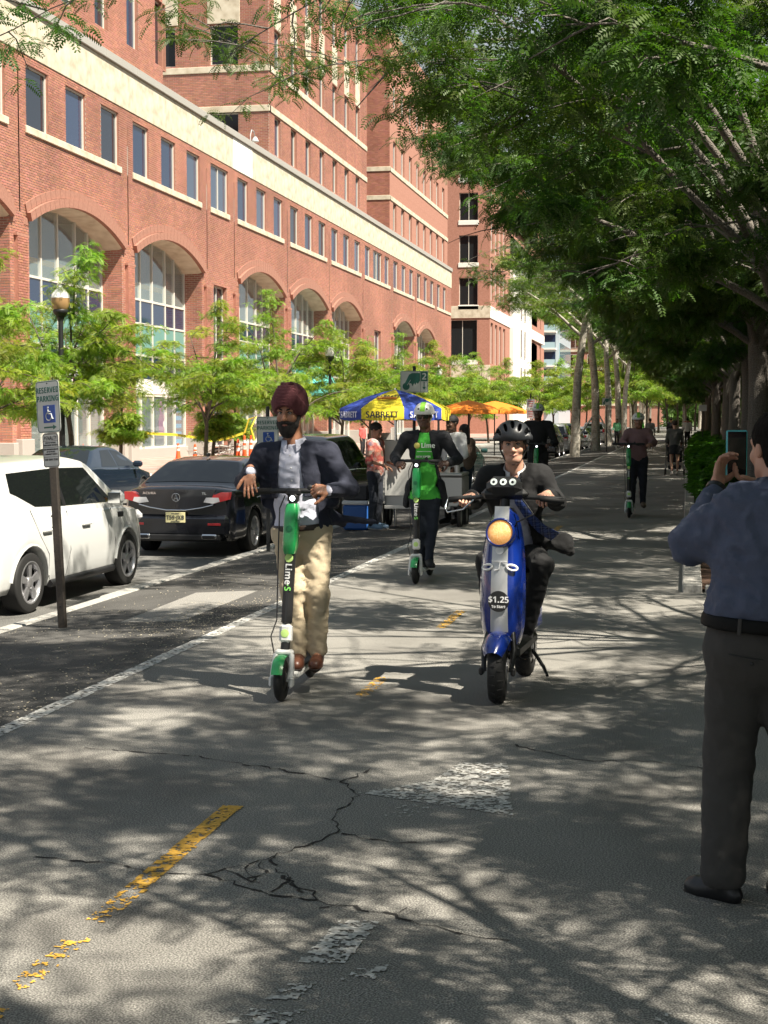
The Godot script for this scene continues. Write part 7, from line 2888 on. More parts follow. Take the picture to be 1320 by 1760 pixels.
# smaller figures: one builder, upright, with per-figure arms and clothes
func bystander(label: String, at: Vector3, turn: float, h: float, o: Dictionary) -> Node3D:
	var p := thing("person", label, "person", at, turn, o.get("group", ""))
	var s := h / 1.78
	var J := {"head": Vector3(0, 1.665, 0.02), "neck": Vector3(0, 1.5, -0.01), "chest": Vector3(0, 1.3, 0), "pel": Vector3(0, 0.97, 0),
		"shR": Vector3(-0.185, 1.44, 0), "shL": Vector3(0.185, 1.44, 0), "elR": Vector3(-0.25, 1.16, 0), "elL": Vector3(0.25, 1.16, 0),
		"wrR": Vector3(-0.25, 0.92, 0.08), "wrL": Vector3(0.25, 0.92, 0.08), "hipR": Vector3(-0.09, 0.93, 0), "hipL": Vector3(0.09, 0.93, 0),
		"knR": Vector3(-0.1, 0.5, 0.02), "knL": Vector3(0.1, 0.5, 0.02), "anR": Vector3(-0.1, 0.1, -0.02), "anL": Vector3(0.1, 0.1, -0.02),
		"toeR": Vector3(-0.12, 0.035, 0.16), "toeL": Vector3(0.12, 0.035, 0.16)}
	for k in o.get("J", {}): J[k] = o.J[k]
	for k in J: J[k] *= s
	var c: float = o.get("cell", 0.022)
	var H := head_at(J.head, o.get("hyaw", 0.0), o.get("hpitch", 0.0))
	var B := torso_frame(J)
	var fields := [body_field(J, c), head_field(J, H, minf(c * 0.6, 0.012), 0.0, 1.0)]
	if c < 0.025:
		for e in ["L", "R"]:
			var d: Vector3 = (J["wr" + e] - J["el" + e]).normalized()
			var pn := Vector3(-1.0 if e == "L" else 1.0, 0, 0) if absf(d.y) > 0.6 else Vector3(0, -1, 0)
			fields.append(hand_field(J["wr" + e], d, pn, 1.0 if e == "L" else -1.0, o.get("curl", [0.4, 0.5, 0.4]), 0.009))
	else:
		for e in ["L", "R"]:
			var d: Vector3 = (J["wr" + e] - J["el" + e]).normalized()
			fields.append(hand_field(J["wr" + e], d, Vector3(0.3, -0.5, 0.6), 1.0, [0.4, 0.5, 0.4], 0.012))
	smooth_part("body", fields, skin(o.skin), p)
	var f := Field.new()
	f.h = c
	torso(f, J, 0.014, o.get("girth", 1.0))
	for e in ["L", "R"]: sleeve(f, J, e, 0.014, o.get("sleeve", 0.0))
	if o.get("sleeve", 0.0) == 0.0:
		pass
	f.cut(-B.y, J.pel - B.y * o.get("hem", 0.06))
	f.folds(0.006, Vector3(6, 8, 6), 5)
	f.carve(J.neck + B.y * 0.05, Vector3(0.08, 0.07, 0.085), B, 0.01)
	smooth_part("shirt", [f], o.shirt, p)
	f = Field.new()
	f.h = c
	f.ell(J.pel - B.y * 0.03, Vector3(0.17, 0.13, 0.12), B, 0.05)
	if o.get("skirt", false):
		f.cap(J.pel - B.y * 0.05, J.pel - B.y * 0.22, 0.16, 0.18, 0.05)
		f.cut(-B.y, J.pel - B.y * 0.25)
	else:
		leg(f, J, "L", 0.01, o.get("leg", 0.97))
		leg(f, J, "R", 0.01, o.get("leg", 0.97))
	f.cut(B.y, J.pel + B.y * 0.05)
	f.folds(0.006, Vector3(6, 8, 6), 6)
	smooth_part("skirt" if o.get("skirt", false) else "trousers", [f], o.trousers, p)
	for e in ["L", "R"]: shoe(J, e, minf(c, 0.014), o.get("shoe", black_trim), o.get("sole", black_trim), p)
	var hairm := mat(o.get("hair", lin(0.012, 0.01, 0.009)), 0.8)
	if o.get("helmet", false):
		helmet_skate(p, H, mat(lin(0.62, 0.63, 0.6), 0.35), mat(lin(0.25, 0.6, 0.06), 0.4), 0.011)
	else:
		f = Field.new()
		f.h = minf(c * 0.6, 0.012)
		f.ell(H * Vector3(0, 0.04, -0.02), Vector3(0.086, 0.09, 0.105), H.basis, 0.02)
		f.carve(H * Vector3(0, -0.03, 0.09), Vector3(0.08, 0.09, 0.075), H.basis, 0.01)
		f.carve(H * Vector3(0, -0.15, 0.02), Vector3(0.1, 0.09, 0.12), H.basis, 0.01)
		smooth_part("hair", [f], hairm, p)
	if o.get("long_hair", false):
		f = Field.new()
		f.h = minf(c * 0.6, 0.012)
		f.cap(H * Vector3(0, 0.02, -0.06), H * Vector3(0.01, -0.2, -0.09), 0.07, 0.06, 0.03)
		smooth_part("ponytail", [f], hairm, p)
	if o.get("cap", false):
		f = Field.new()
		f.h = 0.009
		f.ell(H * Vector3(0, 0.05, -0.015), Vector3(0.094, 0.095, 0.112), H.basis, 0.01)
		f.cut(-H.basis.y, H * Vector3(0, 0.035, 0))
		f.ell(H * Vector3(0, 0.045, 0.12), Vector3(0.07, 0.008, 0.07), H.basis, 0.01)
		smooth_part("cap", [f], mat(lin(0.012, 0.012, 0.014), 0.8), p)
	if c < 0.03:
		eyes(H, p, hairm)
	return p

func scooter_arms(reach: float, bar: float) -> Dictionary:
	return {"elR": Vector3(-0.3, bar + 0.02, 0.06), "elL": Vector3(0.3, bar + 0.02, 0.06), "wrR": Vector3(-0.22, bar, reach - 0.09), "wrL": Vector3(0.22, bar, reach - 0.09)}

func make_people() -> void:
	man_in_turban()
	rider_in_green()
	moped()
	moped_rider()
	photographer()
	var br := lin(0.09, 0.045, 0.028)
	var lt := lin(0.45, 0.25, 0.17)
	var mid := lin(0.28, 0.14, 0.085)
	# woman on the third scooter
	var y := 0.17
	var w := bystander("woman in mauve shirt and white helmet riding a scooter near the hedge", F(-0.86, 0.14, 28.0), 0.05, 1.68, {"skin": mid, "cell": 0.02, "helmet": true, "long_hair": true,
		"shirt": cloth(lin(0.2, 0.115, 0.12)), "trousers": cloth(lin(0.014, 0.016, 0.024)), "sleeve": 0.9, "hem": 0.08, "J": scooter_arms(0.34, 1.23), "curl": [1.0, 1.1, 0.7], "shoe": mat(lin(0.12, 0.08, 0.05), 0.6)})
	kick_scooter("green and white scooter ridden by the woman in the mauve shirt", F(-0.99, 0, 27.45), 0.0, -0.02)
	var r4 := bystander("man in black shirt and white helmet riding a scooter behind the moped", F(-2.62, 0.14, 27.6), 0.0, 1.85, {"skin": br, "cell": 0.02, "helmet": true,
		"shirt": cloth(lin(0.009, 0.009, 0.01)), "trousers": cloth(lin(0.02, 0.02, 0.022)), "sleeve": 0.5, "hem": 0.12, "J": scooter_arms(0.32, 1.115), "curl": [1.0, 1.1, 0.7]})
	kick_scooter("green and white scooter ridden by the man in the black shirt", F(-2.64, 0, 27.1), 0.0, 0.02)
	# at the food cart
	var floral := tri_mat(noise_tex(0.035, [[0.0, 0.05, 0.09, 0.05], [0.35, 0.35, 0.05, 0.05], [0.6, 0.5, 0.16, 0.1], [0.8, 0.55, 0.5, 0.45], [1.0, 0.08, 0.14, 0.25]], 82, 256, FastNoiseLite.TYPE_CELLULAR, 2), 0.9, 0.9, false)
	bystander("man in red floral shirt and jeans standing at the food cart", F(-4.95, -0.06, 24.4), 1.35, 1.74, {"skin": mid, "cell": 0.018, "shirt": floral, "trousers": cloth(lin(0.016, 0.02, 0.03)), "sleeve": 0.05, "hem": 0.1, "hpitch": 0.35,
		"J": {"wrL": Vector3(0.2, 1.1, 0.26), "wrR": Vector3(-0.2, 1.08, 0.26)}, "shoe": mat(lin(0.12, 0.2, 0.3), 0.6), "sole": mat(lin(0.6, 0.6, 0.6), 0.6)})
	bystander("man in white shirt and black cap standing behind the food cart", F(-3.82, -0.01, 25.3), -0.5, 1.8, {"skin": br, "cell": 0.018, "shirt": cloth(lin(0.62, 0.63, 0.66)), "trousers": cloth(lin(0.01, 0.01, 0.011)), "sleeve": 0.1, "hem": 0.02, "cap": true, "girth": 1.15, "hyaw": -0.2,
		"J": {"wrL": Vector3(0.2, 0.95, 0.2), "wrR": Vector3(-0.1, 0.93, 0.22), "elR": Vector3(-0.27, 1.16, 0.02)}})
	bystander("woman with long dark hair and jeans waiting beside the man in the cap", F(-3.95, -0.02, 27.6), -2.2, 1.66, {"skin": mid, "cell": 0.024, "shirt": cloth(lin(0.16, 0.11, 0.085)), "trousers": cloth(lin(0.03, 0.045, 0.07)), "sleeve": 0.6, "long_hair": true, "hair": lin(0.01, 0.008, 0.007)})
	# woman with the pushchair, walking away
	bystander("woman in grey top and black skirt pushing a pushchair along the path", F(-0.36, 0, 47.6), PI, 1.68, {"skin": lt, "cell": 0.026, "shirt": cloth(lin(0.09, 0.085, 0.075)), "trousers": cloth(lin(0.01, 0.01, 0.011)), "skirt": true, "sleeve": 0.6, "hem": 0.02, "long_hair": false, "hair": lin(0.03, 0.015, 0.01),
		"J": {"wrL": Vector3(0.2, 1.02, 0.36), "wrR": Vector3(-0.2, 1.02, 0.36), "elL": Vector3(0.25, 1.12, 0.12), "elR": Vector3(-0.25, 1.12, 0.12), "anR": Vector3(-0.08, 0.1, 0.12), "toeR": Vector3(-0.08, 0.035, 0.3), "anL": Vector3(0.08, 0.13, -0.16), "toeL": Vector3(0.09, 0.05, 0.02)}, "shoe": mat(lin(0.5, 0.45, 0.4), 0.6)})
	pushchair(F(-0.36, 0, 48.3))
	# people far along the path
	var walk := {"anR": Vector3(-0.08, 0.1, 0.16), "toeR": Vector3(-0.08, 0.035, 0.34), "anL": Vector3(0.08, 0.14, -0.2), "toeL": Vector3(0.09, 0.05, -0.03), "knL": Vector3(0.09, 0.5, 0.03), "knR": Vector3(-0.09, 0.52, 0.12)}
	var far := [
		["walker in white shirt and black trousers beside the hedge, far along the path", F(0.02, 0, 96), PI, lin(0.6, 0.6, 0.6), lin(0.012, 0.012, 0.013)],
		["walker in grey shirt far along the path beyond the pushchair", F(-2.0, 0, 86), PI, lin(0.22, 0.22, 0.22), lin(0.014, 0.014, 0.016)],
		["walker all in black far along the path beyond the pushchair", F(-1.0, 0, 100), PI, lin(0.012, 0.012, 0.014), lin(0.012, 0.012, 0.014)],
		["walker in bright green shirt near the crossing at the end of the path", F(-3.3, 0, 112), 0.0, lin(0.1, 0.5, 0.05), lin(0.03, 0.04, 0.06)],
		["walker in pale green top beside the parked cars near the crossing", F(-4.6, -0.04, 104), 0.0, lin(0.15, 0.45, 0.22), lin(0.015, 0.015, 0.018)],
		["walker in red top near the hedge at the end of the path", F(0.0, 0, 118), PI, lin(0.4, 0.06, 0.03), lin(0.03, 0.03, 0.03)]]
	for q in far:
		bystander(q[0], q[1], q[2], 1.74, {"skin": mid, "cell": 0.034, "shirt": cloth(q[3]), "trousers": cloth(q[4]), "sleeve": 0.5, "J": walk, "group": "people far along the path"})
	bystander("walker in coral top on the far pavement by the orange umbrellas", F(-16.5, WALK, 78), 1.2, 1.68, {"skin": mid, "cell": 0.032, "shirt": cloth(lin(0.6, 0.1, 0.09)), "trousers": cloth(lin(0.02, 0.02, 0.025)), "sleeve": 0.3, "group": "people on the far pavement"})
	bystander("walker in pale blue shirt with dark backpack on the far pavement", F(-15.8, WALK, 78), -1.9, 1.74, {"skin": mid, "cell": 0.032, "shirt": cloth(lin(0.35, 0.45, 0.55)), "trousers": cloth(lin(0.02, 0.02, 0.025)), "sleeve": 0.3, "J": walk, "group": "people on the far pavement"})

func pushchair(at: Vector3) -> void:
	var o := thing("pushchair", "black folding pushchair with small wheels pushed by the woman in grey", "pushchair", at)
	var fr := MB.new()
	for s in [-1.0, 1.0]:
		fr.tube([Vector3(s * 0.26, 1.02, 0.36), Vector3(s * 0.26, 0.6, 0.08), Vector3(s * 0.28, 0.12, -0.45)], [0.015], 6)
		fr.tube([Vector3(s * 0.26, 0.7, -0.2), Vector3(s * 0.29, 0.12, 0.25)], [0.014], 6)
	fr.tube([Vector3(-0.26, 1.02, 0.36), Vector3(0.26, 1.02, 0.36)], [0.016], 6)
	pb("frame", fr, mat(lin(0.1, 0.1, 0.1), 0.4), o)
	var st := MB.new()
	st.cbox(Vector3(0, 0.45, -0.12), Vector3(0.46, 0.1, 0.4), 0.03)
	st.cbox(Vector3(0, 0.68, 0.08), Vector3(0.46, 0.5, 0.07), 0.03, Basis(Vector3.RIGHT, 0.35))
	pb("seat", st, cloth(lin(0.012, 0.012, 0.013)), o)
	var hd := MB.new()
	var rows := []
	for i in 7:
		var a := lerpf(0.2, 2.2, i / 6.0)
		var row := PackedVector3Array()
		for k in 7:
			var u := (k - 3) / 3.0
			row.append(Vector3(u * 0.25, 0.72 + sin(a) * (0.26 - 0.05 * u * u), -0.08 + cos(a) * 0.3))
		rows.append(row)
	hd.grid(rows)
	pb("hood", hd, cloth(lin(0.012, 0.012, 0.013)), o)
	var bs := MB.new()
	bs.cbox(Vector3(0, 0.25, -0.1), Vector3(0.4, 0.14, 0.4), 0.03)
	pb("basket", bs, cloth(lin(0.015, 0.015, 0.016)), o)
	var ax := Transform3D(Basis(Vector3(0, 0, 1), Vector3(1, 0, 0), Vector3(0, 1, 0)), Vector3.ZERO)
	var wh := MB.new()
	wh.lathe([Vector2(0, -0.02), Vector2(0.09, -0.02), Vector2(0.1, 0), Vector2(0.09, 0.02), Vector2(0, 0.02)], 16, ax)
	for q in [[-0.29, 0.25], [0.29, 0.25], [-0.28, -0.45], [0.28, -0.45]]:
		var w := pb("wheel", wh, rubber, o)
		w.position = Vector3(q[0], 0.1, q[1])

# ---------------------------------------------------------------- street furniture
var iron: StandardMaterial3D
var sign_white: StandardMaterial3D
var sign_green: StandardMaterial3D

func plate(w: float, h: float, rad: float, t := 0.003) -> MB:
	var b := MB.new()
	var p := PackedVector2Array()
	for q in [[1, 1, 0.0], [-1, 1, PI / 2], [-1, -1, PI], [1, -1, PI * 1.5]]:
		for k in 5:
			var a: float = q[2] + PI / 2 * k / 4.0
			p.append(Vector2(q[0] * (w * 0.5 - rad) + cos(a) * rad, q[1] * (h * 0.5 - rad) + sin(a) * rad))
	b.prism(p, t)
	return b

func border(w: float, h: float, rad: float, wid: float) -> MB:
	var b := MB.new()
	var p := []
	for q in [[1, 1, 0.0], [-1, 1, PI / 2], [-1, -1, PI], [1, -1, PI * 1.5]]:
		for k in 5:
			var a: float = q[2] + PI / 2 * k / 4.0
			p.append([Vector2(q[0] * (w * 0.5 - rad) + cos(a) * rad, q[1] * (h * 0.5 - rad) + sin(a) * rad), Vector2(cos(a), sin(a))])
	for i in p.size():
		var a: Vector2 = p[i][0]
		var d: Vector2 = p[(i + 1) % p.size()][0]
		var ai: Vector2 = a - p[i][1] * wid
		var di: Vector2 = d - p[(i + 1) % p.size()][1] * wid
		b.quad(Vector3(ai.x, ai.y, 0), Vector3(a.x, a.y, 0), Vector3(d.x, d.y, 0), Vector3(di.x, di.y, 0))
	return b

func flat_on(called: String, b: MB, m: Material, parent: Node3D, z: float, at := Vector2.ZERO) -> MeshInstance3D:
	var o := pb(called, b, m, parent)
	o.position = Vector3(at.x, at.y, z)
	return o

func reserved_sign(label: String, at: Vector3, turn: float, tilt: float) -> Node3D:
	var o := thing("parking_sign", label, "sign", at, turn, "reserved parking signs")
	o.rotation.z = tilt
	var w := 0.305
	var h := 0.457
	pb("plate", plate(w, h, 0.035), sign_white, o)
	flat_on("border", border(w - 0.012, h - 0.012, 0.03, 0.006), sign_green, o, 0.0042)
	lettering("lettering", "RESERVED", 0.05, sign_green, o, Transform3D(Basis.IDENTITY, Vector3(0, 0.145, 0.0045)), 0.92)
	lettering("lettering", "PARKING", 0.05, sign_green, o, Transform3D(Basis.IDENTITY, Vector3(0, 0.07, 0.0045)), 0.95)
	var b := MB.new()
	b.box(Vector3.ZERO, Vector3(0.155, 0.155, 0.002))
	var pn := flat_on("blue_panel", b, mat(lin(0.015, 0.07, 0.32), 0.5), o, 0.0052, Vector2(0.012, -0.065))
	# wheelchair symbol: head, back, seat, leg and wheel as flat strokes
	b = MB.new()
	b.ball(Vector3(-0.012, 0.055, 0.002), Vector3(0.011, 0.011, 0.002), 12, 4)
	var wheel := []
	for k in 15:
		var a := lerpf(2.0, 6.0, k / 14.0)
		wheel.append(Vector3(-0.004 + cos(a) * 0.036, -0.02 + sin(a) * 0.036, 0.002))
	b.tube(wheel, [0.005], 5)
	b.tube([Vector3(-0.012, 0.04, 0.002), Vector3(-0.008, 0.002, 0.002), Vector3(0.028, 0.0, 0.002), Vector3(0.042, -0.045, 0.002), Vector3(0.055, -0.04, 0.002)], [0.006], 5)
	b.tube([Vector3(-0.01, 0.022, 0.002), Vector3(0.018, 0.02, 0.002)], [0.005], 5)
	pb("symbol", b, sign_white, pn)
	b = MB.new()
	b.prism(PackedVector2Array([Vector2(-0.08, -0.007), Vector2(0.04, -0.007), Vector2(0.04, -0.022), Vector2(0.085, 0.0), Vector2(0.04, 0.022), Vector2(0.04, 0.007), Vector2(-0.08, 0.007)]), 0.001)
	flat_on("arrow", b, sign_green, o, 0.0045, Vector2(0.015, -0.182))
	b = MB.new()
	b.ball(Vector3(0, 0.205, 0.004), Vector3(0.007, 0.007, 0.004), 8, 5)
	pb("bolt", b, black_trim, o)
	return o

func lamp_post(label: String, z: float, x := -15.0, amber := false) -> void:
	var o := thing("street_lamp", label, "street lamp", F(x, WALK, z), 0.0, "globe street lamps")
	var b := MB.new()
	b.lathe([Vector2(0.2, 0), Vector2(0.2, 0.1), Vector2(0.15, 0.2), Vector2(0.14, 0.7), Vector2(0.1, 0.8), Vector2(0.075, 0.9), Vector2(0.06, 4.3), Vector2(0.075, 4.35), Vector2(0.1, 4.42)], 16)
	pb("pole", b, iron, o)
	b = MB.new()
	b.lathe([Vector2(0.09, 4.42), Vector2(0.17, 4.5), Vector2(0.19, 4.56), Vector2(0.17, 4.6)], 16)
	pb("collar", b, iron, o)
	var globe := mat(lin(0.72, 0.72, 0.7), 0.25)
	var low := mat(lin(0.36, 0.22, 0.1), 0.3) if amber else globe
	b = MB.new()
	b.lathe([Vector2(0.15, 4.58), Vector2(0.2, 4.66), Vector2(0.225, 4.78), Vector2(0.225, 4.88)], 20)
	pb("globe", b, low, o)
	b = MB.new()
	b.lathe([Vector2(0.23, 4.875), Vector2(0.21, 4.97), Vector2(0.13, 5.07), Vector2(0.06, 5.12), Vector2(0.045, 5.17), Vector2(0.0, 5.22)], 20)
	pb("lamp_cap", b, globe, o)

func cone(label: String, at: Vector3, h: float) -> void:
	var o := thing("traffic_cone", label, "traffic cone", at, 0.0, "orange traffic cones")
	var org := mat(lin(0.75, 0.1, 0.02), 0.6)
	var b := MB.new()
	b.cbox(Vector3(0, 0.03, 0), Vector3(0.36, 0.06, 0.36), 0.015)
	pb("base", b, mat(lin(0.03, 0.03, 0.03), 0.8) if h > 0.9 else org, o)
	b = MB.new()
	b.lathe([Vector2(0.15, 0.06), Vector2(0.12, 0.1), Vector2(0.045, h - 0.03), Vector2(0.03, h), Vector2(0, h)], 16)
	var bd := pb("cone", b, org, o)
	b = MB.new()
	for q in [[0.55, 0.68], [0.76, 0.86]]:
		var r0 := lerpf(0.12, 0.045, q[0]) + 0.004
		var r1 := lerpf(0.12, 0.045, q[1]) + 0.004
		b.lathe([Vector2(r0, h * q[0]), Vector2(r1, h * q[1])], 16)
	pb("reflective_band", b, mat(lin(0.65, 0.62, 0.58), 0.4), bd)

func canopy_umbrella(o: Node3D, n: int, r: float, y0: float, y1: float, cols: Array, valance: float, start := 0.0) -> Array:
	var outs := []
	for i in n:
		var a0 := TAU * i / n + start
		var a1 := TAU * (i + 1) / n + start
		var rows := []
		for k in 6:
			var t := k / 5.0
			var row := PackedVector3Array()
			for e in 5:
				var a := lerpf(a0, a1, e / 4.0)
				var sag := 0.06 * t * sin(PI * e / 4.0)
				var rr := r * t * (1.0 - 0.06 * sin(PI * e / 4.0))
				row.append(Vector3(cos(a) * rr, lerpf(y1, y0, t) - sag * 0.5 + 0.04 * sin(PI * t), -sin(a) * rr))
			rows.append(row)
		var last: PackedVector3Array = rows[5]
		var vrow := PackedVector3Array()
		for e in 5: vrow.append(last[e] + Vector3(0, -valance, 0))
		rows.append(vrow)
		var b := MB.new()
		b.grid(rows)
		outs.append(pb("canopy_panel", b, cols[i % cols.size()], o))
		b = MB.new()
		b.tube([Vector3(0, y1 - 0.03, 0), Vector3(cos(a0) * r, y0 - 0.02, -sin(a0) * r)], [0.008], 5)
		pb("rib", b, chrome, o)
	return outs

func food_cart() -> void:
	var o := thing("umbrella", "large blue and yellow market umbrella over the food cart", "umbrella", F(-4.75, -0.05, 25.1))
	var blue := cloth(lin(0.02, 0.05, 0.3))
	var yel := cloth(lin(0.75, 0.62, 0.03))
	for m in [blue, yel]:
		m.backlight_enabled = true
		m.backlight = Color(0.4, 0.4, 0.4)
	var ps := canopy_umbrella(o, 8, 0.93, 1.97, 2.29, [yel, blue], 0.17, -2.02)
	var b := MB.new()
	b.tube([Vector3(0, 0, 0), Vector3(0, 2.31, 0)], [0.022], 8)
	pb("pole", b, chrome, o)
	# brand on the panels that face the path
	var dk := mat(lin(0.02, 0.02, 0.06), 0.7)
	var a := -2.02 + TAU / 8 * 0.5
	for i in 8:
		var am := a + TAU * i / 8
		var dir := Vector3(cos(am), 0, -sin(am))
		if dir.z < 0.1: continue
		var xf := Transform3D(Basis(Vector3.UP.cross(dir), Vector3.UP, dir), dir * (0.93 * 0.94 + 0.02) + Vector3(0, 1.87, 0))
		lettering("lettering", "SABRETT", 0.1, dk if i % 2 == 0 else mat(lin(0.6, 0.6, 0.7), 0.7), ps[i], xf, 0.95, 0.004)
		if i % 2 == 0:
			var sl := (dir * -0.93 + Vector3(0, 0.32, 0)).normalized()
			var nx := Vector3.UP.cross(dir)
			var xf2 := Transform3D(Basis(nx, sl, nx.cross(sl)), dir * 0.55 + Vector3(0, 2.12, 0))
			lettering("lettering", "SABRETT", 0.075, dk, ps[i], xf2 * Transform3D(Basis.IDENTITY, Vector3(0, 0.07, 0.03)), 0.95, 0.004)
			b = MB.new()
			b.tube([xf2 * Vector3(-0.16, -0.01, 0.02), xf2 * Vector3(0, -0.025, 0.03), xf2 * Vector3(0.16, 0.0, 0.02)], [0.02, 0.026, 0.018], 6)
			pb("sausage_print", b, mat(lin(0.45, 0.17, 0.04), 0.7), ps[i])
	# the cart: steel box on wheels with a plain side panel
	var c := thing("food_cart", "stainless steel food cart with grey side panel under the umbrella", "cart", F(-4.4, -0.05, 25.0))
	var steel := mat(lin(0.45, 0.45, 0.44), 0.35, 0.7)
	b = MB.new()
	b.cbox(Vector3(0.2, 0.62, 0), Vector3(1.3, 0.5, 0.7), 0.02)
	pb("cabinet", b, steel, c)
	b = MB.new()
	b.cbox(Vector3(0.1, 0.9, 0.02), Vector3(1.5, 0.05, 0.8), 0.015)
	pb("counter", b, steel, c)
	b = MB.new()
	b.cbox(Vector3(-0.12, 1.0, 0.42), Vector3(0.62, 0.9, 0.02), 0.006)
	var pnl := pb("side_panel", b, mat(lin(0.5, 0.5, 0.48), 0.5), c)
	b = MB.new()
	b.cbox(Vector3(0.1, 0.36, 0.36), Vector3(1.1, 0.06, 0.06), 0.01)
	pb("rail", b, steel, c)
	for q in [[0.35, 1.1, 0.2], [0.55, 1.05, 0.1], [0.7, 1.12, 0.0]]:
		b = MB.new()
		b.lathe([Vector2(0.05, 0), Vector2(0.055, 0.2), Vector2(0.02, 0.28), Vector2(0, 0.28)], 12, Transform3D(Basis.IDENTITY, Vector3(q[0], 0.925, q[2])))
		pb("urn", b, steel, c)
	var ax := Transform3D(Basis(Vector3(0, 0, 1), Vector3(1, 0, 0), Vector3(0, 1, 0)), Vector3.ZERO)
	var wh := MB.new()
	wh.lathe([Vector2(0.14, -0.03), Vector2(0.2, -0.03), Vector2(0.215, 0), Vector2(0.2, 0.03), Vector2(0.14, 0.03)], 24, ax)
	var hb := MB.new()
	hb.lathe([Vector2(0, -0.02), Vector2(0.15, -0.015), Vector2(0.15, 0.015), Vector2(0, 0.02)], 16, ax)
	for q in [[-0.5, 0.32], [0.8, 0.32], [-0.5, -0.32], [0.8, -0.32]]:
		var w := pb("wheel", wh, rubber, c)
		w.position = Vector3(q[0], 0.215, q[1])
		pb("hub", hb, steel, w)
	var cl := thing("cooler_box", "blue cooler box with white lid standing beside the food cart", "cooler", F(-5.35, -0.09, 24.9))
	b = MB.new()
	b.cbox(Vector3(0, 0.22, 0), Vector3(0.42, 0.42, 0.4), 0.03)
	pb("box", b, mat(lin(0.02, 0.1, 0.35), 0.5), cl)
	b = MB.new()
	b.cbox(Vector3(0, 0.46, 0), Vector3(0.45, 0.07, 0.43), 0.02)
	pb("lid", b, mat(lin(0.6, 0.6, 0.6), 0.5), cl)
	b = MB.new()
	b.cbox(Vector3(0, 0.63, 0), Vector3(0.4, 0.24, 0.36), 0.02)
	single("carton", b, mat(lin(0.04, 0.04, 0.045), 0.8), "dark carton stacked on the blue cooler beside the cart", "box").position = cl.position - Vector3(0, 0.006, 0)

func meter_sign(label: String, at: Vector3, pole_h: float, turn: float) -> void:
	var o := thing("parking_meter_sign", label, "sign", at, turn, "pay parking signs")
	var b := MB.new()
	b.cbox(Vector3(0, pole_h * 0.5, 0), Vector3(0.055, pole_h, 0.04), 0.008)
	pb("post", b, iron, o)
	var n := Node3D.new()
	var y := pole_h - 0.27
	var pl := pb("plate", plate(0.48, 0.37, 0.012), sign_white, o)
	pl.position = Vector3(0, y, 0.022)
	flat_on("border", border(0.465, 0.355, 0.01, 0.006), sign_green, pl, 0.0042)
	b = MB.new()
	b.box(Vector3(0.17, 0.09, 0.0), Vector3(0.11, 0.16, 0.0015))
	var nb := flat_on("number_field", b, sign_green, pl, 0.005)
	lettering("lettering", "2", 0.11, sign_white, nb, Transform3D(Basis.IDENTITY, Vector3(0.17, 0.09, 0.002)))
	b = MB.new()
	b.box(Vector3(0.108, 0, 0), Vector3(0.005, 0.34, 0.001))
	flat_on("rule", b, sign_green, pl, 0.005)
	b = MB.new()
	b.prism(PackedVector2Array([Vector2(0.162, 0.0), Vector2(0.178, 0.0), Vector2(0.178, -0.09), Vector2(0.2, -0.09), Vector2(0.17, -0.14), Vector2(0.14, -0.09), Vector2(0.162, -0.09)]), 0.001)
	flat_on("arrow", b, sign_green, pl, 0.0045)
	# hand putting in a coin
	b = MB.new()
	b.prism(PackedVector2Array([Vector2(-0.16, -0.02), Vector2(-0.09, 0.12), Vector2(-0.04, 0.15), Vector2(0.1, 0.15), Vector2(0.1, 0.02), Vector2(0.06, -0.04), Vector2(0.04, -0.01), Vector2(0.02, -0.06), Vector2(-0.0, -0.02), Vector2(-0.03, -0.08), Vector2(-0.05, -0.03)]), 0.001)
	flat_on("hand_print", b, sign_green, pl, 0.0045)
	b = MB.new()
	b.lathe([Vector2(0.062, 0), Vector2(0.062, 0.001), Vector2(0.0, 0.001)], 20, Transform3D(Basis(Vector3.RIGHT, PI / 2), Vector3(-0.14, -0.08, 0)))
	flat_on("coin_print", b, sign_green, pl, 0.0052)
	b = MB.new()
	b.tube([Vector3(-0.12, -0.06, 0.0), Vector3(-0.06, 0.03, 0.0)], [0.006], 5)
	flat_on("thumb_print", b, sign_white, pl, 0.0055)

func chair_frame(o: Node3D, at: Vector3, turn: Basis, m: Material) -> void:
	var b := MB.new()
	var x := Transform3D(turn, at)
	for s in [-1.0, 1.0]:
		b.tube([x * Vector3(s * 0.2, 0, 0.2), x * Vector3(s * 0.2, 0.42, 0.2)], [0.012], 5)
		b.tube([x * Vector3(s * 0.2, 0, -0.2), x * Vector3(s * 0.2, 0.45, -0.2), x * Vector3(s * 0.2, 0.85, -0.26)], [0.012], 5)
		b.tube([x * Vector3(s * 0.2, 0.42, 0.2), x * Vector3(s * 0.2, 0.45, -0.2)], [0.012], 5)
	b.tube([x * Vector3(-0.2, 0.85, -0.26), x * Vector3(0.2, 0.85, -0.26)], [0.012], 5)
	b.tube([x * Vector3(-0.2, 0.42, 0.2), x * Vector3(0.2, 0.42, 0.2)], [0.012], 5)
	pb("frame", b, m, o)
	for k in 4:
		b = MB.new()
		b.cbox(x * Vector3(0, 0.445, -0.14 + k * 0.09), Vector3(0.4, 0.012, 0.06), 0.004, turn)
		pb("slat", b, m, o)
	for k in 2:
		b = MB.new()
		b.cbox(x * Vector3(0, 0.62 + k * 0.14, -0.235), Vector3(0.4, 0.06, 0.012), 0.004, turn)
		pb("slat", b, m, o)

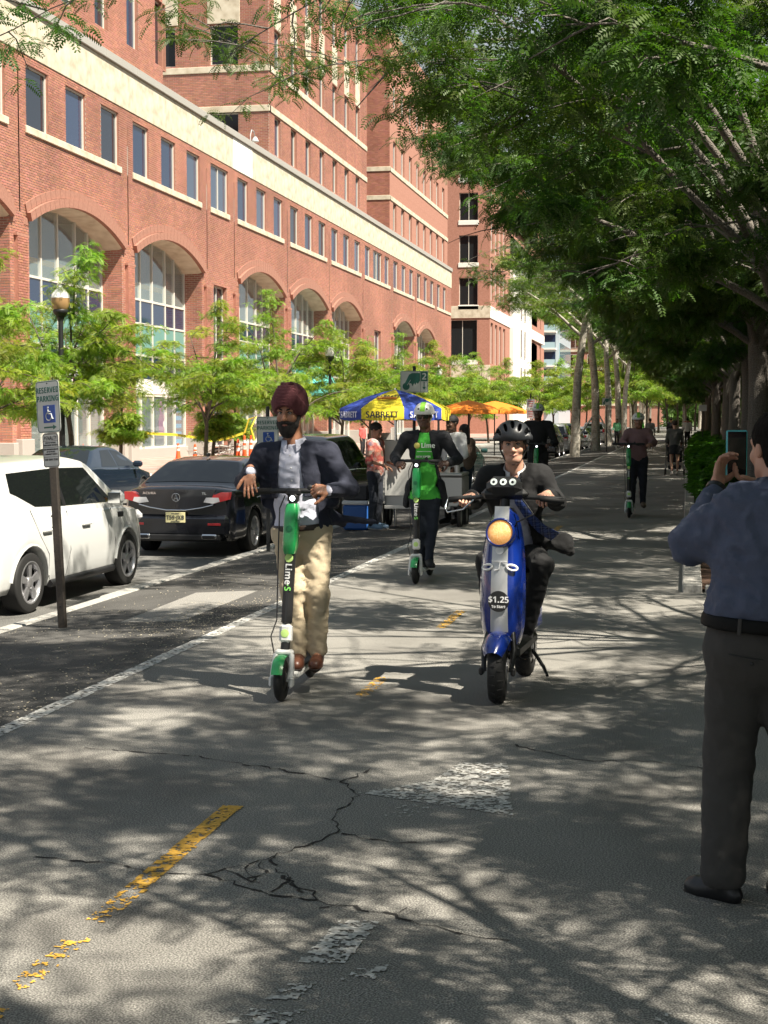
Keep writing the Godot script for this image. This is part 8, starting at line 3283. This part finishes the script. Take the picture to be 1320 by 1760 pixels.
func orange_umbrella(label: String, at: Vector3) -> void:
	var o := thing("umbrella", label, "umbrella", at, 0.0, "orange cafe umbrellas")
	var org := cloth(lin(0.8, 0.22, 0.015))
	org.backlight_enabled = true
	org.backlight = Color(0.6, 0.5, 0.4)
	canopy_umbrella(o, 8, 1.7, 2.35, 2.85, [org], 0.16)
	var b := MB.new()
	b.tube([Vector3(0, 0, 0), Vector3(0, 2.9, 0)], [0.03], 8)
	pb("pole", b, iron, o)

func make_street() -> void:
	iron = mat(lin(0.012, 0.013, 0.014), 0.5)
	sign_white = mat(lin(0.5, 0.52, 0.5), 0.45)
	sign_green = mat(lin(0.01, 0.1, 0.075), 0.5)
	# near post with its two plates
	var base := F(-5.43, -0.1, 12.78)
	var po := thing("sign_post", "dark steel post leaning slightly beside the white hatchback", "post", base)
	var b := MB.new()
	b.cbox(Vector3(-0.05, 1.05, 0), Vector3(0.075, 2.25, 0.05), 0.01, Basis(Vector3.BACK, 0.045))
	pb("post", b, tri_mat(noise_tex(0.08, [[0.0, 0.02, 0.016, 0.013], [0.7, 0.035, 0.028, 0.022], [1.0, 0.09, 0.05, 0.03]], 88, 256), 0.6, 0.7, false), po)
	for k in 10:
		b = MB.new()
		b.lathe([Vector2(0.008, 0), Vector2(0.008, 0.002), Vector2(0, 0.002)], 8, Transform3D(Basis(Vector3.RIGHT, PI / 2), Vector3(-0.01 - 0.0045 * k * 2.0, 0.2 + k * 0.1, 0.026)))
		pb("hole", b, black_trim, po)
	var turn := -0.45
	reserved_sign("reserved parking sign with wheelchair symbol on the post beside the white hatchback", px(83, 699, 12.72), turn, 0.06)
	var pn := thing("penalty_sign", "small white penalty notice under the parking sign on the near post", "sign", px(88, 774, 12.73), turn)
	pn.rotation.z = 0.06
	pb("plate", plate(0.21, 0.3, 0.03), sign_white, pn)
	flat_on("border", border(0.2, 0.29, 0.026, 0.006), black_trim, pn, 0.0042)
	var ink := mat(lin(0.02, 0.02, 0.02), 0.6)
	var lines := [["PENALTY", 0.034, 0.108], ["$250 1ST OFFENSE", 0.0135, 0.066], ["SUBSEQUENT OFFENSES", 0.0135, 0.045], ["$250 MINIMUM AND/OR", 0.0135, 0.008], ["UP TO 90 DAYS", 0.0135, -0.013], ["COMMUNITY SERVICE", 0.0135, -0.034], ["TOW-AWAY ZONE", 0.018, -0.082]]
	for l in lines: lettering("lettering", l[0], l[1], ink, pn, Transform3D(Basis.IDENTITY, Vector3(0, l[2], 0.0045)), 0.86, 0.001)
	for y in [0.083, 0.027, -0.058]:
		b = MB.new()
		b.box(Vector3(0, y, 0), Vector3(0.19, 0.003, 0.001))
		flat_on("rule", b, ink, pn, 0.0045)
	# second reserved sign farther on, on its own post
	reserved_sign("reserved parking sign on a post behind the shoulder of the man in the turban", px(460, 744, 20.8), 0.28, 0.02)
	var p2 := thing("sign_post", "dark post carrying the second reserved parking sign behind the blazer", "post", F(px(460, 744, 20.85).x, -0.12, 20.86))
	b = MB.new()
	b.cbox(Vector3(0, 1.0, 0), Vector3(0.05, 2.1, 0.04), 0.008)
	pb("post", b, iron, p2)
	meter_sign("green and white pay parking sign showing a hand with a coin above the umbrella", F(px(712, 655, 26.2).x, -0.06, 26.2), 2.72, 0.15)
	meter_sign("distant green and white pay parking sign hanging beside the braced plane trunk", F(px(1043, 700, 82).x, -0.1, 82.0), 3.0, 0.0)
	# small notices: pink on the near lamp, a strip of them on a post behind the moped
	lamp_post("globe street lamp with brown lower bowl beside the near street tree", 35.4, -15.0, true)
	lamp_post("white globe street lamp rising behind the man in the turban", 64.2)
	lamp_post("globe street lamp half hidden in the street trees above the umbrella", 93.5)
	lamp_post("small white globe street lamp far along the pavement above the rider in black", 152.0)
	var pk := thing("notice", "small faded pink notice fixed to the near globe lamp post", "sign", F(-14.92, WALK + 2.62, 35.28))
	pb("plate", plate(0.3, 0.62, 0.02), mat(lin(0.6, 0.42, 0.4), 0.6), pk)
	var red_ink := mat(lin(0.35, 0.05, 0.05), 0.6)
	for k in 4:
		b = MB.new()
		b.box(Vector3(0, 0.2 - k * 0.11, 0.004), Vector3(0.2 - 0.02 * (k % 2), 0.05, 0.002))
		pb("printed_line", b, red_ink, pk)
	var tp := thing("notice_post", "tall post covered with small pink and white notices behind the moped rider", "post", F(px(912, 720, 66).x, -0.2, 66.0))
	b = MB.new()
	b.tube([Vector3(0, 0, 0), Vector3(0, 3.0, 0)], [0.03], 8)
	pb("post", b, iron, tp)
	for k in 4:
		var pq := pb("plate", plate(0.34, 0.4, 0.02), mat(lin(0.5, 0.33 + 0.04 * k, 0.3 + 0.05 * k), 0.6), tp)
		pq.position = Vector3(0, 1.25 + k * 0.44, 0.035)
		for e in 3:
			b = MB.new()
			b.box(Vector3(0, 0.1 - e * 0.1, 0.004), Vector3(0.24 - 0.04 * e, 0.035, 0.002))
			pb("printed_line", b, red_ink, pq)
	food_cart()
	orange_umbrella("orange cafe umbrella on the far pavement nearest the market umbrella", F(px(805, 706, 76).x, WALK, 76))
	orange_umbrella("orange cafe umbrella on the far pavement beside the walkers", F(px(850, 706, 80).x, WALK, 80))
	# cones and tape at the pavement works
	var cz := [[207, 800, 50.4, 0.95, "orange cone with white bands tied to the thin sapling"], [335, 790, 60.0, 0.9, "orange cone in front of the stacked metal chairs, nearest the shop window"], [409, 790, 60.5, 1.1, "tall orange cone in the cluster at the end of the tape"], [420, 790, 60.0, 1.25, "tall orange cone in the cluster at the end of the tape"], [431, 790, 61.0, 1.25, "tall orange cone in the cluster at the end of the tape"], [143, 790, 66.0, 0.8, "orange cone by the shop window behind the sapling"], [306, 790, 68.0, 0.8, "orange cone close to the blue poster in the shop window"]]
	for q in cz: cone(q[4], F(px(q[0], 750, q[2]).x, WALK, q[2]), q[3])
	var tape := mat(lin(0.75, 0.6, 0.05), 0.5)
	b = MB.new()
	var tpz := [[213, 742, 50.3], [250, 745, 53.0], [300, 747, 57.0], [336, 752, 59.6], [365, 758, 60.0], [395, 752, 60.2], [420, 744, 60.2]]
	var tpts := []
	for q in tpz: tpts.append(px(q[0], q[1], q[2]))
	for i in tpts.size() - 1:
		var u := Vector3(0, 0.05, 0)
		var tw := Vector3(0.01, 0, 0.012 * (1 if i % 2 else -1))
		b.quad(tpts[i] - u, tpts[i + 1] - u + tw, tpts[i + 1] + u, tpts[i] + u)
		b.quad(tpts[i] - u - Vector3(0, 0, 0.003), tpts[i] + u - Vector3(0, 0, 0.003), tpts[i + 1] + u - Vector3(0, 0, 0.003), tpts[i + 1] - u + tw - Vector3(0, 0, 0.003))
	single("caution_tape", b, tape, "yellow caution tape strung from the sapling to the cluster of cones", "tape")
	b = MB.new()
	var v0 := px(420, 744, 60.2)
	b.tube([v0, v0 + Vector3(0.2, 0.55, 0), v0 + Vector3(0.5, 0.65, 0), v0 + Vector3(0.3, 0.2, 0.1), v0 + Vector3(0.45, -0.3, 0.1)], [0.04], 4)
	single("tape_knot", b, tape, "loose twist of yellow tape tied above the cluster of cones", "tape")
	# stacked metal chairs and tables
	var alu := mat(lin(0.55, 0.54, 0.52), 0.35, 0.5)
	var r := rnd(15)
	for k in 6:
		var zc := 62.0 + 0.5 * (k % 3)
		var cx: float = px(338 + k * 14, 780, zc).x
		var ch := thing("metal_chair", "pale metal cafe chair in the jumble behind the caution tape", "chair", F(cx, WALK, zc), 0.0, "jumbled metal cafe chairs")
		var tip := 1.35 if k < 3 else 0.0
		chair_frame(ch, Vector3(0, 0.2 if tip > 0 else 0.0, 0), Basis.from_euler(Vector3(tip, k * 1.1, 0.2 * (k % 2))), alu)
	for k in 2:
		var zc := 63.5 + k
		var tb := thing("metal_table", "pale metal cafe table with thin legs behind the caution tape", "table", F(px(372 + k * 26, 780, zc).x, WALK, zc), 0.0, "metal cafe tables")
		b = MB.new()
		b.cbox(Vector3(0, 0.74, 0), Vector3(1.1, 0.03, 0.7), 0.008)
		pb("table_top", b, alu, tb)
		for s in [[-0.48, -0.28], [0.48, -0.28], [-0.48, 0.28], [0.48, 0.28]]:
			b = MB.new()
			b.tube([Vector3(s[0], 0, s[1]), Vector3(s[0], 0.73, s[1])], [0.018], 6)
			pb("leg", b, alu, tb)
	# braces of the second plane tree
	var timber := mat(lin(0.5, 0.48, 0.44), 0.8)
	var tw := F(-4.95, -0.1, 86.5)
	for q in [[-1.5, 0.4], [1.25, 0.9], [-0.4, -1.4]]:
		b = MB.new()
		b.tube([Vector3(q[0], 0, q[1]), Vector3(q[0] * 0.12, 2.0, q[1] * 0.12)], [0.055], 4)
		var br := single("tree_brace", b, timber, "pale timber brace leaning on the plane trunk on the verge", "brace", "timber tree braces")
		br.position = tw
	b = MB.new()
	b.tube([Vector3(-1.1, 0.55, 0.3), Vector3(-0.2, 0.55, -1.0)], [0.04], 4)
	var bb := single("tree_brace", b, timber, "low cross bar between two timber braces of the plane tree", "brace", "timber tree braces")
	bb.position = tw
	# dark lamp column among the right-hand trunks and a small white notice beyond
	var cp := thing("lamp_column", "dark lamp column standing among the tree trunks right of the path", "street lamp", F(px(1312, 650, 33).x, 0.03, 33.0))
	b = MB.new()
	b.lathe([Vector2(0.2, 0), Vector2(0.18, 0.5), Vector2(0.1, 0.7), Vector2(0.085, 3.6), Vector2(0.12, 3.65), Vector2(0.0, 3.7)], 14)
	pb("column", b, iron, cp)
	b = MB.new()
	b.lathe([Vector2(0.1, 3.7), Vector2(0.22, 3.95), Vector2(0.2, 4.15), Vector2(0.0, 4.35)], 14)
	pb("globe", b, mat(lin(0.6, 0.6, 0.58), 0.3), cp)
	var nb := thing("notice", "small white notice on a thin stake among the trunks beyond the hedge", "sign", F(px(1208, 706, 66).x, 0.03, 66.0))
	b = MB.new()
	b.tube([Vector3(0, 0, 0), Vector3(0, 2.3, 0)], [0.02], 6)
	pb("stake", b, iron, nb)
	var nbp := pb("plate", plate(0.32, 0.26, 0.01), sign_white, nb)
	nbp.position = Vector3(0, 2.15, 0.03)
	# shop windows: banner, posters and a teal awning
	var bn := thing("shop_banner", "white and pink shop banner above the doors under the first arch", "banner", F(-25.86, 3.32, 61.2), PI / 2)
	pb("sheet", plate(9.4, 0.72, 0.02, 0.02), mat(lin(0.62, 0.6, 0.68), 0.7), bn)
	var pink := mat(lin(0.65, 0.25, 0.24), 0.7)
	for k in 9:
		b = MB.new()
		b.box(Vector3(2.6 - k * 0.5, 0, 0.024), Vector3(0.22, 0.42, 0.006), Basis(Vector3.BACK, 0.2 * (k % 3 - 1)))
		pb("pink_stroke", b, pink, bn)
	b = MB.new()
	b.prism(PackedVector2Array([Vector2(-4.6, -0.3), Vector2(-4.0, 0.0), Vector2(-4.6, 0.3)]), 0.01, Transform3D(Basis.IDENTITY, Vector3(0, 0, 0.02)))
	pb("red_corner", b, mat(lin(0.6, 0.1, 0.06), 0.7), bn)
	# posters behind the lower panes
	var ps := thing("window_poster", "large blue curved graphic on the shop glass by the first pier", "poster", F(-25.95, 1.6, 57.0), PI / 2)
	b = MB.new()
	var arc := []
	for k in 15: arc.append(Vector3(-0.3 + cos(1.0 + k * 0.3) * 0.5, sin(1.0 + k * 0.3) * 0.9, 0.01))
	b.tube(arc, [0.12], 4)
	pb("graphic", b, mat(lin(0.03, 0.3, 0.5), 0.6), ps)
	ps = thing("window_poster", "purple and magenta figure poster in the second shop window", "poster", F(-26.06, 1.55, 74.0), PI / 2)
	pb("sheet", plate(1.5, 2.3, 0.02, 0.01), mat(lin(0.09, 0.06, 0.09), 0.6), ps)
	b = MB.new()
	b.ball(Vector3(0.0, 0.75, 0.02), Vector3(0.28, 0.36, 0.01), 14, 6)
	b.ball(Vector3(0.1, -0.1, 0.02), Vector3(0.5, 0.6, 0.01), 14, 6)
	pb("figure_print", b, mat(lin(0.25, 0.03, 0.16), 0.6), ps)
	b = MB.new()
	b.ball(Vector3(0.42, -0.1, 0.03), Vector3(0.16, 0.16, 0.01), 14, 6)
	pb("white_disc", b, mat(lin(0.7, 0.7, 0.7), 0.6), ps)
	ps = thing("window_poster", "blue striped poster in the last pane of the second shop window", "poster", F(-26.06, 1.55, 76.6), PI / 2)
	pb("sheet", plate(1.3, 2.4, 0.02, 0.01), mat(lin(0.1, 0.07, 0.09), 0.6), ps)
	for k in 6:
		b = MB.new()
		b.box(Vector3(0, -1.0 + k * 0.4, 0.014), Vector3(1.2, 0.22, 0.004))
		pb("blue_stripe", b, mat(lin(0.06, 0.28, 0.5), 0.6), ps)
	var aw := thing("awning", "teal sloping shop awning on the brick front behind the turban", "awning", F(-25.0, 3.2, 101.0))
	b = MB.new()
	b.prism(PackedVector2Array([Vector2(0, 0), Vector2(1.5, 0), Vector2(1.5, 0.3), Vector2(0.0, 2.1)]), 8.0, Transform3D(Basis.IDENTITY, Vector3(0.06, 0, -4)))
	pb("canvas", b, mat(lin(0.08, 0.38, 0.33), 0.8), aw)
	var sg := thing("shop_sign", "dark shop fascia with a row of pale marks behind the street tree", "sign", F(-24.8, 3.0, 88.5), PI / 2)
	pb("board", plate(8.0, 0.8, 0.02, 0.08), mat(lin(0.05, 0.055, 0.06), 0.6), sg)
	for k in 7:
		b = MB.new()
		b.box(Vector3(-1.6 + k * 0.42, 0, 0.085), Vector3(0.26, 0.36, 0.01))
		pb("pale_mark", b, sign_white, sg)

func _ready() -> void:
	font = SystemFont.new()
	font.font_names = PackedStringArray(["Droid Sans"])
	font.font_weight = 700
	make_camera_and_light()
	make_ground()
	building_materials()
	make_podium()
	make_towers()
	make_trees()
	make_cars()
	print("cars ", Time.get_ticks_msec())
	make_people()
	make_street()
	finish_jobs()
	print("people ", Time.get_ticks_msec())
